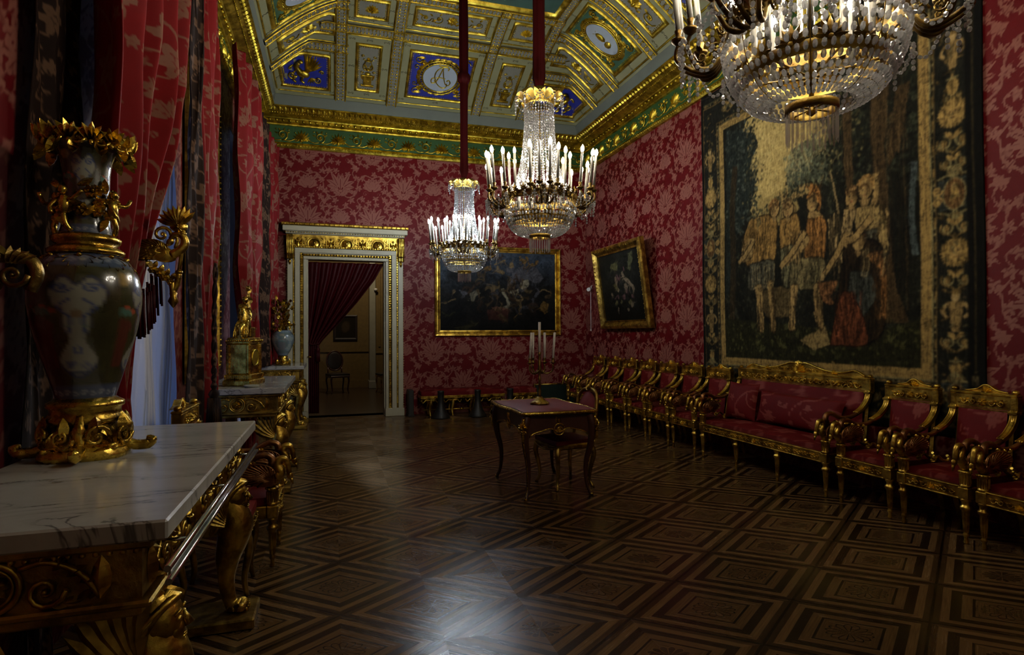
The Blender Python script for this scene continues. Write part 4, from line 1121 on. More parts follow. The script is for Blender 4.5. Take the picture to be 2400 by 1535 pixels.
SEATMAT = {'seat_frame': 'gold', 'seat': 'seat', 'leg': 'gold', 'backrest': 'seat', 'back_frame': 'gold_dull', 'top_rail': 'gold', 'stile': 'gold', 'armrest': 'brown_gold', 'seat_scroll': 'gold'}
def build_seat(name, label, cat, group, **k):
    P = armchair(**k); t = thing(name, label, cat, group=group)
    for nm, l in P.items():
        for mb in l:
            if nm == 'swan_support':
                a = mb[0].obj('swan_support', M['gold'], t); a['label'] = 'gilded swan holding up the arm'; [w_.obj('swan_wing', M['brown_gold'], a) for w_ in mb[1]]
            else:
                o = mb.obj(nm, M[SEATMAT[nm]], t)
                if nm == 'seat': brocade_attr(o, 1, 1, (0, 1), (.3, .3))
                if nm == 'backrest': brocade_attr(o, 1, 1, (0, 2), (.2, .1))
    return t
CHX = 4.12 + .255
chair0 = build_seat('swan_armchair', '', 'armchair', 'swan armchairs along the tapestry wall')
spots = [(9.62, 'swan armchair farthest down the row, beside the far corner of the room'), (9.05, 'second swan armchair out from the far corner, under the tilted painting'),
         (8.48, 'third swan armchair out from the far corner, under the tilted painting'), (7.91, 'fourth swan armchair from the far corner, below the near edge of the tilted painting'),
         (7.34, 'fifth swan armchair from the far corner, before the bare red wall'), (6.77, 'second swan armchair from the sofa, toward the far corner'),
         (6.20, 'swan armchair touching the far arm of the sofa, beside the square cushion'),
         (3.665, 'swan armchair touching the near arm of the sofa, in front of the tapestry'), (3.10, 'swan armchair under the near edge of the tapestry, second from the sofa'),
         (2.535, 'swan armchair nearest the camera on the right, cut by the picture edge')]
for i, (y, lb) in enumerate(spots):
    c = chair0 if i == 0 else dup(chair0)
    c.location = (CHX, y, 0); c.rotation_euler = (0, 0, -pi / 2); c['label'] = lb
sofa = build_seat('swan_sofa', 'long gilded swan sofa with red seat standing under the tapestry', 'sofa', None, w=1.84, sofa=True)
sofa.location = (CHX, 4.93, 0); sofa.rotation_euler = (0, 0, -pi / 2)

def pillow(name, label, w, h, t, loc, rot, mat='seat', n=26, cat='cushion', k=.5):
    u, v = np.meshgrid(np.linspace(-1, 1, n), np.linspace(-1, 1, n), indexing='ij'); mb = MB()
    q = ((1 - u ** 2) * (1 - v ** 2)) ** k; sq = 1 - .06 * (u ** 2 * v ** 2 < .3) * 0
    pin = 1 - .07 * (1 - u ** 2) * v ** 2; pin2 = 1 - .07 * (1 - v ** 2) * u ** 2
    A = np.stack([u * w / 2 * pin2, t / 2 * q, v * h / 2 * pin], -1); B = A.copy(); B[..., 1] *= -1
    mb.grid(A); mb.grid(B[::-1])
    o = mb.obj(name, M[mat]); tag(o, label, cat); brocade_attr(o, 1, 1, (0, 2), (.15, .4)); o.location = loc; o.rotation_euler = rot
    return o
pillow('square_cushion', 'square red damask cushion propped at the far end of the sofa', .44, .42, .15, (4.46, 5.55, .665), (-.22, 0, -pi / 2 + .12))
pillow('back_cushion', 'long red back cushion leaning along the sofa back', 1.12, .34, .17, (4.49, 4.76, .64), (-.22, 0, -pi / 2), n=40, k=.35)

# armchair by the window, seen from its side, and a red stool beside it
c = dup(chair0); c.location = (-.36 - .255, 4.14, 0); c.rotation_euler = (0, 0, pi / 2); c['label'] = 'swan armchair with its back to the window, between the two marble consoles'; c['group'] = 'chairs on the window side'
t = thing('stool', 'low red-topped stool tucked behind the near console end', 'stool', (-.62, 3.66, 0))
mb = cushion_mb(.36, .3, .08, .40, 14, 14); o = mb.obj('seat', M['redplain'], t)
mb = MB(); mb.box((0, 0, .375), (.37, .31, .06), .008); mb.push(face_plane((.186, 0, .375), (0, 1, 0), (0, 0, 1))); mb.vinescroll(-.13, .13, 0, .018, .003, .008); mb.pop(); mb.obj('seat_frame', M['gold_dull'], t)
for sx in (-1, 1):
    for sy in (-1, 1):
        mb = MB(); mb.tube(smooth_path([(sx * .16, sy * .13, .36), (sx * .175, sy * .14, .26), (sx * .15, sy * .125, .1), (sx * .165, sy * .135, 0)], 12), np.linspace(.026, .013, 12), 7); mb.obj('leg', M['gold_dull'], t)

# ------------------------------------------------------------------ writing desk
def desk():
    t = thing('writing_desk', 'dark writing desk with red leather top and gilt mounts in the room', 'desk', (1.90, 5.22, 0))
    W, L, zt = .70, 1.0, .765
    # serpentine top outline
    def outline(s=1.0, n=20):
        P = []
        for i in range(n): k = i / n; P.append((-W / 2 + W * k, -L / 2 - .014 * sin(pi * k)))
        for i in range(n): k = i / n; P.append((W / 2 + .022 * sin(2 * pi * k) * sin(pi * k) + .012 * sin(pi * k), -L / 2 + L * k))
        for i in range(n): k = i / n; P.append((W / 2 - W * k, L / 2 + .014 * sin(pi * k)))
        for i in range(n): k = i / n; P.append((-W / 2 - .022 * sin(2 * pi * k) * sin(pi * k) - .012 * sin(pi * k), L / 2 - L * k))
        return np.array(P) * s
    o = outline(); mb = MB(); mb.prism(o, zt - .028, zt - .002); top = mb.obj('tabletop', M['wood'], t)
    mb = MB(); mb.tube(np.c_[o, np.full(len(o), zt - .012)], .014, 8, closed=True); mb.obj('gilt_edge', M['bronze'], top)
    mb = MB(); mb.prism(outline(.93), zt - .004, zt + .001); mb.obj('leather_inset', M['redplain'], top)
    # aprons (scalloped)
    for nm, (c, r, w) in {'a': ((0, -L / 2 + .05), (1, 0, 0), W - .14), 'b': ((0, L / 2 - .05), (-1, 0, 0), W - .14), 'c': ((-W / 2 + .05, 0), (0, -1, 0), L - .14), 'd': ((W / 2 - .05, 0), (0, 1, 0), L - .14)}.items():
        mb = MB(); mb.push(face_plane((c[0], c[1], 0), r, (0, 0, 1))); k = np.linspace(-1, 1, 25)
        low = zt - .15 - .055 * np.exp(-(k / .22) ** 2) - .075 * np.abs(k) ** 6 + .02 * np.cos(k * pi * 1.5)
        mb.prism(np.vstack([np.c_[k * w / 2, low], [(w / 2, zt - .03), (-w / 2, zt - .03)]]), -.02, .02); a = mb.obj('apron', M['wood'], t); mb.pop()
        mb = MB(); mb.push(face_plane((c[0], c[1], 0), r, (0, 0, 1))); mb.tube(np.c_[k * w / 2, low + .004, np.full(25, .022)], .006, 5)
        an = np.linspace(0, 2 * pi, 18, endpoint=False); mb.tube(np.c_[.05 * np.cos(an), zt - .16 + .05 * np.sin(an), np.full(18, .022)], .006, 5, closed=True)
        mb.push(T(0, zt - .165, .02)); mb.palmette(0, -.02, .05, n=7, h=.014); mb.spiral(0, .0, .028, 1.4, 0, 1, .006, .01); mb.leaf(0, .045, pi / 2 + .4, .08, .035, .012); mb.leaf(0, .06, pi / 2 - .2, .05, .03, .012); mb.pop()
        mb.pop(); mb.obj('gilt_mount', M['bronze'], a)
    for sx in (-1, 1):
        for sy in (-1, 1):
            x, y = sx * (W / 2 - .055), sy * (L / 2 - .055)
            pth = smooth_path([(x, y, zt - .03), (x + sx * .022, y + sy * .022, zt - .14), (x + sx * .012, y + sy * .012, zt - .30), (x - sx * .022, y - sy * .022, .28), (x - sx * .016, y - sy * .016, .1), (x + sx * .016, y + sy * .016, .0)], 26)
            mb = MB(); mb.tube(pth, np.interp(np.linspace(0, 1, 26), [0, .15, .5, .85, 1], [.045, .042, .026, .014, .018]), 8); lg = mb.obj('leg', M['wood'], t)
            mb = MB(); dr = np.array((sx, sy, 0)) / math.sqrt(2)
            R_ = np.interp(np.linspace(0, 1, 26), [0, .15, .5, .85, 1], [.045, .042, .026, .014, .018])
            e = pth + dr * R_[:, None]; mb.tube(e[1:10], np.linspace(.017, .006, 9), 6); mb.tube(e[9:25], .004, 4)
            mb.push(face_plane(e[4] + dr * .002, np.cross((0, 0, 1.), dr), (0, 0, 1))); mb.palmette(0, -.02, .06, n=7, h=.018); mb.spiral(.015, -.06, .022, 1.3, 0, 1, .005, .008, 12); mb.spiral(-.015, -.06, .022, 1.3, pi, -1, .005, .008, 12); mb.leaf(0, -.06, -pi / 2, .1, .03, .014); mb.pop()
            mb.ell(pth[-1] + (0, 0, .012), (.02, .02, .014), 7, 4); mb.obj('gilt_mount', M['bronze'], lg)
desk()

def side_chair(loc, rz):
    t = thing('side_chair', 'gilded side chair with dark seat pushed in under the writing desk', 'chair', loc, rz)
    mb = cushion_mb(.42, .40, .06, .415, 16, 16, taper=.1); o = mb.obj('seat', M['redplain'], t)
    mb = MB(); mb.box((0, 0, .395), (.43, .41, .05), .012); mb.curve([(-.2, -.21, .39), (0, -.225, .365), (.2, -.21, .39)], .012, 6, 12); mb.obj('seat_frame', M['gold_dull'], t)
    for sx in (-1, 1):
        for sy in (-1, 1):
            x, y = sx * .185, sy * .175
            mb = MB(); pth = smooth_path([(x, y, .40), (x + sx * .03, y + sy * .02, .32), (x, y, .17), (x - sx * .012, y, .07), (x + sx * .02, y + sy * .02, 0)], 16)
            mb.tube(pth, np.interp(np.linspace(0, 1, 16), [0, .2, .8, 1], [.028, .026, .012, .017]), 7); mb.obj('leg', M['gold_dull'], t)
    u, v = np.meshgrid(np.linspace(-1, 1, 14), np.linspace(-1, 1, 14), indexing='ij'); mb = MB()
    r = np.sqrt(1 - .5 * v ** 2); A = np.stack([u * .145 * r, .205 + .05 * (v + 1) / 2 * 1.6 - .02 * (1 - u * u) * (1 - v * v), .71 + v * .16 * np.sqrt(1 - .5 * u ** 2)], -1); mb.grid(A); B = A.copy(); B[..., 1] = A[..., 1] * 0 + .235 + .08 * (v + 1) / 2; mb.grid(B[::-1]); mb.obj('backrest', M['redplain'], t)
    mb = MB(); a = np.linspace(0, 2 * pi, 36, endpoint=False); ee = lambda q: np.sign(q) * np.abs(q) ** .7
    mb.tube(np.c_[.17 * ee(np.cos(a)), .215 + .04 * (np.sin(a) + 1), .71 + .19 * ee(np.sin(a))], .017, 7, closed=True)
    for sx in (-1, 1): mb.tube(smooth_path([(sx * .16, .2, .41), (sx * .15, .21, .5), (sx * .14, .225, .58)], 8), .018, 6)
    mb.push(face_plane((0, .285, .90), (1, 0, 0), (0, 0, 1))); mb.palmette(0, -.01, .06, n=7, h=.02); mb.pop(); mb.obj('back_frame', M['gold_dull'], t)
side_chair((2.12, 5.18, 0), -pi / 2 + .15)

def candelabrum(x, y, z):
    t = thing('candelabrum', 'bronze candelabrum with five white candles on the writing desk', 'candelabrum', (x, y, z))
    mb = MB(); mb.lathe([(0, 0), (.085, 0), (.09, .012), (.07, .025), (.05, .04), (.03, .06), (.022, .07)], 18, lobes=6, la=.08)
    for k in range(6): a = pi * k / 3; mb.push(RZ(a) @ T(.06, 0, .012) @ RY(.5)); mb.spiral(0, 0, .03, 1.4, 0, 1, .007, .01, 14); mb.leaf(-.03, 0, 0, .06, .035, .016); mb.pop()
    mb.obj('foot', M['gold_dull'], t)
    mb = MB(); mb.lathe([(.02, .06), (.012, .09), (.018, .12), (.010, .14), (.013, .17), (.010, .22), (.017, .24), (.009, .26), (.012, .30), (.022, .33), (.014, .36), (.018, .40), (.012, .42), (.012, .47), (.02, .49), (.0, .50)], 12)
    mb.obj('stem', M['dark_bronze'], t)
    # candle feet set out in a ring; one taller in the middle
    tips = [(-.112, -.04), (-.049, .05), (.07, .05), (.127, -.03)]
    for i, (dx, dy) in enumerate(tips):
        mb = MB(); mb.curve([(0, 0, .33), (dx * .5, dy * .5, .29), (dx * .95, dy * .95, .32), (dx, dy, .38)], .008, 6, 18); mb.spiral(dx * .5, dy * .5, .02, 1.2, 0, 1, .005, .30, 10)
        mb.lathe([(.008, .38), (.024, .395), (.026, .40), (.012, .405), (.014, .43), (.018, .44), (.0, .44)], 10, (dx, dy, 0)); a = mb.obj('arm', M['dark_bronze'], t)
        mb = MB(); lean = (.02, 0) if i in (0, 3) else (.004, 0); mb.tube([(dx, dy, .43), (dx + lean[0], dy + lean[1], .685)], .0115, 10); mb.obj('candle', M['wax'], a)
    mb = MB(); mb.tube([(0, 0, .49), (.002, 0, .785)], .0125, 10); mb.obj('candle', M['wax'], t)
candelabrum(1.90, 5.25, .769)
# ================================================================== CHANDELIERS
BV, BF = sph(6, 4)
def strand(P, radii, elong=1.0):
    """faceted crystal drops threaded along a path"""
    mb = MB(); P = np.asarray(P, float); tg = np.gradient(P, axis=0); tg /= np.linalg.norm(tg, axis=1)[:, None]
    for p, r, t in zip(P, radii, tg):
        a = np.array((1., 0, 0)) if abs(t[0]) < .8 else np.array((0, 1., 0)); x = np.cross(a, t); x /= np.linalg.norm(x); y = np.cross(t, x)
        a0 = rng.random() * 2; c, s_ = cos(a0), sin(a0)
        V = BV[:, :1] * (x * c + y * s_) * r + BV[:, 1:2] * (y * c - x * s_) * r + BV[:, 2:] * t * r * elong
        mb.add(V + p, BF, False)
    return mb
def spaced(path, step):
    d = np.r_[0, np.cumsum(np.linalg.norm(np.diff(path, axis=0), axis=1))]; n = max(2, int(d[-1] / step)); q = (np.arange(n) + .5) * d[-1] / n
    return np.c_[[np.interp(q, d, path[:, k]) for k in range(3)]].T

def chandelier(x, y, label, bulbs, unlit=()):
    t = thing('chandelier', label, 'chandelier', (x, y, 0), group='crystal chandeliers on the ceiling axis')
    CR, GD = M['crystal'], M['gold_dull']
    # main gilt ring with leaf cresting
    mb = MB(); mb.lathe([(.302, 2.598), (.316, 2.602), (.312, 2.615), (.312, 2.64), (.320, 2.648), (.316, 2.658), (.302, 2.66), (.300, 2.63), (.302, 2.598)], 48, caps=False)
    for k in range(24):
        a = 2 * pi * k / 24; n = np.array((cos(a), sin(a), 0))
        mb.push(face_plane(n * .318 + (0, 0, 2.628), (-sin(a), cos(a), 0), (0, 0, 1))); mb.rosette(0, 0, .022, 6, .014); mb.pop()
        mb.push(face_plane(n * .316 + (0, 0, 2.66), (-sin(a), cos(a), 0), (n[0] * .25, n[1] * .25, .97))); mb.palmette(0, 0, .05, n=5, h=.012); mb.pop()
    mb.obj('ring', M['dark_bronze'], t)
    mb = MB(); mb.lathe([(.222, 2.425), (.242, 2.43), (.239, 2.465), (.225, 2.47), (.222, 2.425)], 40, caps=False)
    for k in range(12):
        a = 2 * pi * k / 12; n = np.array((cos(a), sin(a), 0)); mb.push(face_plane(n * .237 + (0, 0, 2.46), (-sin(a), cos(a), 0), (0, 0, 1))); mb.palmette(0, 0, .075, n=7, h=.01); mb.pop()
    for k in range(6): a = pi * k / 3 + .2; mb.tube([(.02 * cos(a), .02 * sin(a), 2.42), (.225 * cos(a), .225 * sin(a), 2.44)], .006, 4)
    mb.obj('inner_ring', M['gold_dull'], t)
    mb = MB(); mb.tube([(0, 0, 2.29), (0, 0, 3.62)], .009, 8); mb.lathe([(0, 2.27), (.02, 2.285), (.012, 2.3), (.0, 2.32)], 10); mb.obj('rod', M['gold_dull'], t)
    mb = MB(); mb.lathe([(.082, 2.285), (.094, 2.29), (.094, 2.315), (.082, 2.318), (.082, 2.285)], 28, caps=False)
    for k in range(4): a = pi * k / 2; mb.tube([(0, 0, 2.30), (.085 * cos(a), .085 * sin(a), 2.30)], .004, 4)
    mb.obj('bottom_ring', M['gold_dull'], t)
    # crown
    mb = MB(); mb.lathe([(.118, 3.455), (.13, 3.46), (.128, 3.49), (.116, 3.495), (.118, 3.455)], 32, caps=False)
    for k in range(10):
        a = 2 * pi * k / 10; c, s_ = cos(a), sin(a)
        q = smooth_path([(.125, 0, 3.48), (.15, 0, 3.53), (.185, 0, 3.56), (.215, 0, 3.545), (.22, 0, 3.52)], 8); w = np.array((.03, .045, .05, .05, .046, .04, .026, .008))
        P = np.stack([np.stack([q[:, 0], j * w, q[:, 2] - abs(j) * .012], 1) for j in (-1, -.5, 0, .5, 1)]); P = np.stack([P[..., 0] * c - P[..., 1] * s_, P[..., 0] * s_ + P[..., 1] * c, P[..., 2]], -1); mb.grid(P)
        mb.tube([(.12 * c, .12 * s_, 3.48), (.01 * c, .01 * s_, 3.56)], .005, 4)
    mb.lathe([(0, 3.55), (.03, 3.56), (.035, 3.585), (.02, 3.62), (0, 3.64)], 12); mb.obj('crown', M['gold_dull'], t)
    # tent of crystal chains
    for k in range(32):
        a = 2 * pi * k / 32; q = smooth_path([(.126, 0, 3.46), (.128, 0, 3.30), (.142, 0, 3.1), (.168, 0, 2.92), (.215, 0, 2.78), (.29, 0, 2.685)], 30)
        P = spaced(np.c_[q[:, 0] * cos(a), q[:, 0] * sin(a), q[:, 2]], .0245); strand(P, np.linspace(.0088, .0112, len(P)), 1.15).obj('crystal_chain', CR, t)
    # bowl
    for k in range(64):
        a = 2 * pi * (k + .5) / 64; ph = np.linspace(0, 1.36, 30); r = .088 + .232 * np.cos(ph) ** .75; z = 2.595 - .285 * np.sin(ph) / sin(1.36)
        q = np.c_[r * cos(a), r * sin(a), z]; P = spaced(q, .0325); ss = np.cumsum(np.linspace(1.35, .6, len(P))); P = spaced(q, .001); P = P[np.clip((ss / ss[-1] * (len(P) - 1)).astype(int), 0, len(P) - 1)] if True else P; f = np.linalg.norm(P[:, :2], axis=1) / .32
        strand(P, .0050 + .0052 * f, 1.6).obj('bowl_chain', CR, t)
    mb = MB(); ph = np.linspace(0, 1.36, 14)
    for k in range(8):
        a = 2 * pi * k / 8; r = .086 + .230 * np.cos(ph) ** .75; z = 2.593 - .285 * np.sin(ph) / sin(1.36); mb.tube(np.c_[r * cos(a), r * sin(a), z], .0028, 4)
    mb.obj('bowl_frame', M['gold_dull'], t)
    # fringe of prisms
    for k in range(26):
        a = 2 * pi * k / 26; l = .115 + .012 * (k % 2); c = (.088 * cos(a), .088 * sin(a)); mb = MB()
        mb.lathe([(0, 2.283 - l), (.0055, 2.283 - l + .012), (.0048, 2.283), (0, 2.287)], 4, (c[0], c[1], 0), smooth=False); mb.obj('crystal_prism', M['prism'], t)
    # candle arms in six clusters
    pos = []
    for cl in range(6):
        th = 2 * pi * cl / 6 + .26
        mb = MB(); ends = []
        for k in range(4):
            a = th + (k - 1.5) * .17; re = (.44, .49, .49, .44)[k] - .0; zb = (2.66, 2.64, 2.64, 2.66)[k]
            q = smooth_path([(.31, 2.60, 0), (.355, 2.525, 0), (.41, 2.52, 0), (re, 2.57, 0), (re + .012, 2.61, 0), (re, 2.645, 0)], 20)[:, :2]; a_ = np.linspace(th + (k - 1.5) * .05, a, 20)
            mb.tube(np.c_[q[:, 0] * np.cos(a_), q[:, 0] * np.sin(a_), q[:, 1]], np.linspace(.0115, .0075, 20), 6)
            for rr, zz, d in ((.345, 2.575, 1), (.40, 2.545, -1)):
                mb.push(face_plane((rr * cos(a), rr * sin(a), zz), (cos(a), sin(a), 0), (0, 0, 1))); mb.spiral(0, 0, .022, 1.4, 0, d, .005, 0, 12); mb.leaf(0, .01, 1.2, .045, .022, .01); mb.pop()
            c = np.array((re * cos(a), re * sin(a))); mb.lathe([(.004, 2.635), (.028, 2.655), (.031, 2.664), (.012, 2.668), (.012, 2.685), (.017, 2.70), (.012, 2.705)], 10, (c[0], c[1], 0))
            ends.append((c, 2.70, .25 - .02 * (k % 2), .022))
        mb.obj('candle_arm', M['dark_bronze'], t); pos += ends
        # swags and pendants of drops round the cluster
        mb2 = []
        for i in range(5):
            a0 = th - .34 + i * .17; r0 = .475
            top = np.array((r0 * cos(a0), r0 * sin(a0), 2.61)); l = .12 + .05 * (i % 2); P = spaced(np.array([top, top - (0, 0, l)]), .024); mb2.append(strand(P, np.full(len(P), .0085), 1.3))
        for i in range(4):
            a0, a1 = th - .34 + i * .17, th - .17 + i * .17; u = np.linspace(0, 1, 16); aa = a0 + (a1 - a0) * u
            P = spaced(np.c_[.485 * np.cos(aa), .485 * np.sin(aa), 2.60 - .055 * np.sin(pi * u)], .019); mb2.append(strand(P, np.full(len(P), .0072), 1.1))
        for s_ in (-1, 1):
            a0 = th + s_ * .36; u = np.linspace(0, 1, 16); r_ = .47 - .15 * u; P = spaced(np.c_[r_ * cos(a0), r_ * sin(a0), 2.60 - .13 * np.sin(pi * u) - .0 * u], .022); mb2.append(strand(P, np.full(len(P), .008), 1.2))
        for q in mb2: q.obj('crystal_swag', CR, t)
    for k in range(10):
        a = 2 * pi * (k + .5) / 10; pos.append((np.array((.262 * cos(a), .262 * sin(a))), 2.70, .29, .008))
    for k in range(8):
        a = 2 * pi * k / 8; pos.append((np.array((.2 * cos(a), .2 * sin(a))), 2.47, .24, .0))
    # crown drops
    for k in range(10):
        a = 2 * pi * k / 10; u = np.linspace(0, 1, 14); a1 = a + u * 2 * pi / 10
        P = spaced(np.c_[.215 * np.cos(a1) - .03 * np.sin(pi * u) * np.cos(a1), .215 * np.sin(a1) - .03 * np.sin(pi * u) * np.sin(a1), 3.515 - .06 * np.sin(pi * u)], .019); strand(P, np.full(len(P), .0072), 1.1).obj('crown_swag', CR, t)
        top = np.array((.218 * cos(a), .218 * sin(a), 3.515)); P = spaced(np.array([top, top - (0, 0, .12)]), .024); strand(P, np.full(len(P), .008), 1.3).obj('crown_swag', CR, t)
    for i, (c, z, h, lean) in enumerate(pos):
        r = np.linalg.norm(c); d = np.r_[c / r, 0] * lean
        mb = MB(); b0 = np.array((c[0], c[1], z)); b1 = b0 + (0, 0, h) + d; mb.tube([b0, b1], .0115, 8); cd = mb.obj('candle', M['candle'], t)
        mb = MB(); ax = (b1 - b0) / np.linalg.norm(b1 - b0); prof = [(.0085, 0), (.0135, .012), (.0155, .024), (.013, .038), (.007, .052), (0, .062)]
        mb.push(T(*b1) @ RX(-ax[1]) @ RY(ax[0])); mb.lathe(prof, 10); mb.pop(); mb.obj('bulb', M['bulb_off'] if i in unlit else bulbs, cd)
    # velvet sleeve over the chain
    mb = MB(); zz = np.r_[np.linspace(3.60, 4.9, 14), np.linspace(4.93, 5.07, 8), np.linspace(5.1, 6.15, 12)]; an = np.linspace(0, 2 * pi, 30, endpoint=False)
    rr = np.where((zz > 4.93) & (zz < 5.07), .066 + .02 * np.sin((zz - 4.93) / .14 * pi), .056 - .006 * np.sin((zz - 3.6) / 1.3 * pi)); rr[0] = .03
    P = np.stack([np.c_[(r_ * (1 + .10 * np.sin(an * 7 + z_ * .6))) * np.cos(an), (r_ * (1 + .10 * np.sin(an * 7 + z_ * .6))) * np.sin(an), np.full(30, z_)] for r_, z_ in zip(rr, zz)]); mb.grid(P, closed_v=True); mb.obj('velvet_sleeve', M['sleeve'], t)
    return t
bc = bulb('bulb_cool_white', (.80, .90, 1.0), B_FAR); bm = bulb('bulb_warm_white', (1.0, .90, .74), B_MID)
chandelier(1.75, 7.87, 'farthest and smallest-looking crystal chandelier, with cool bluish white bulbs', bc)
chandelier(1.75, 4.81, 'middle crystal chandelier with warm bulbs above the writing desk', bm, (5, 17, 29))
chandelier(1.75, 1.77, 'nearest crystal chandelier with large glass drops at the top right, cut by the picture edge', bm)

# ================================================================== CONSOLES AND WHAT STANDS ON THEM
def lion_leg(x, y):
    mb = MB(); P = smooth_path([(x - .10, y, .74), (x - .045, y, .66), (x + .012, y, .55), (x + .018, y, .45), (x - .012, y, .32), (x - .018, y, .20), (x + .0, y, .10), (x + .03, y, .07)], 28)
    mb.tube(P, np.interp(np.linspace(0, 1, 28), [0, .2, .38, .5, .68, .85, 1], [.05, .06, .090, .070, .040, .032, .044]), 12, up=(0, 1, 0))
    for k in range(4):   # paw
        o = (k - 1.5) * .026; mb.ell((x + .055 - abs(k - 1.5) * .006, y + o, .078), (.034, .016, .024), 8, 5); mb.ell((x + .085 - abs(k - 1.5) * .006, y + o, .068), (.012, .007, .01), 6, 4)
    mb.ell((x + .02, y, .075), (.045, .055, .022), 8, 5)
    return mb
def sphinx_head(x, y, z):
    """female head with swept hair, face towards +x"""
    mb = MB(); mb.ell((x, y, z), (.052, .046, .066), 12, 9); mb.ell((x + .030, y, z - .022), (.026, .03, .034), 10, 7); mb.tube([(x + .046, y, z + .016), (x + .062, y, z - .010), (x + .050, y, z - .016)], (.006, .010, .006), 6)
    for s in (-1, 1): mb.ell((x + .043, y + s * .018, z + .008), (.009, .011, .006), 6, 4); mb.ell((x + .05, y, z - .034 + s * .003), (.007, .015, .004), 6, 4); mb.tube([(x + .045, y + s * .007, z + .022), (x + .047, y + s * .02, z + .025), (x + .038, y + s * .032, z + .018)], .004, 4)
    mb.ell((x + .045, y, z - .05), (.012, .013, .01), 6, 4); mb.tube([(x - .01, y, z - .04), (x - .03, y, z - .12)], (.032, .045), 9)
    hb = MB()
    for s in (-1, 1):
        for k in range(7):
            a = k / 6; hb.curve([(x + .042 - .02 * a, y + s * .004, z + .055 + .012 * a), (x + .012 - .03 * a, y + s * (.045), z + .04 - .012 * k * .6), (x - .03 - .01 * a, y + s * .056, z - .005 - .012 * k), (x - .06, y + s * .045, z - .07 - .008 * k), (x - .075, y + s * .035, z - .13)], np.linspace(.010, .006, 14), 5, 14)
    hb.ell((x - .018, y, z + .02), (.058, .05, .058), 10, 7)
    for k in range(5): hb.push(face_plane((x + .0, y, z + .06), (0, 1, 0), (.25, 0, .97))); hb.leaf(0, 0, pi / 2 + (k - 2) * .5, .05, .03, .012); hb.pop()
    return mb, hb
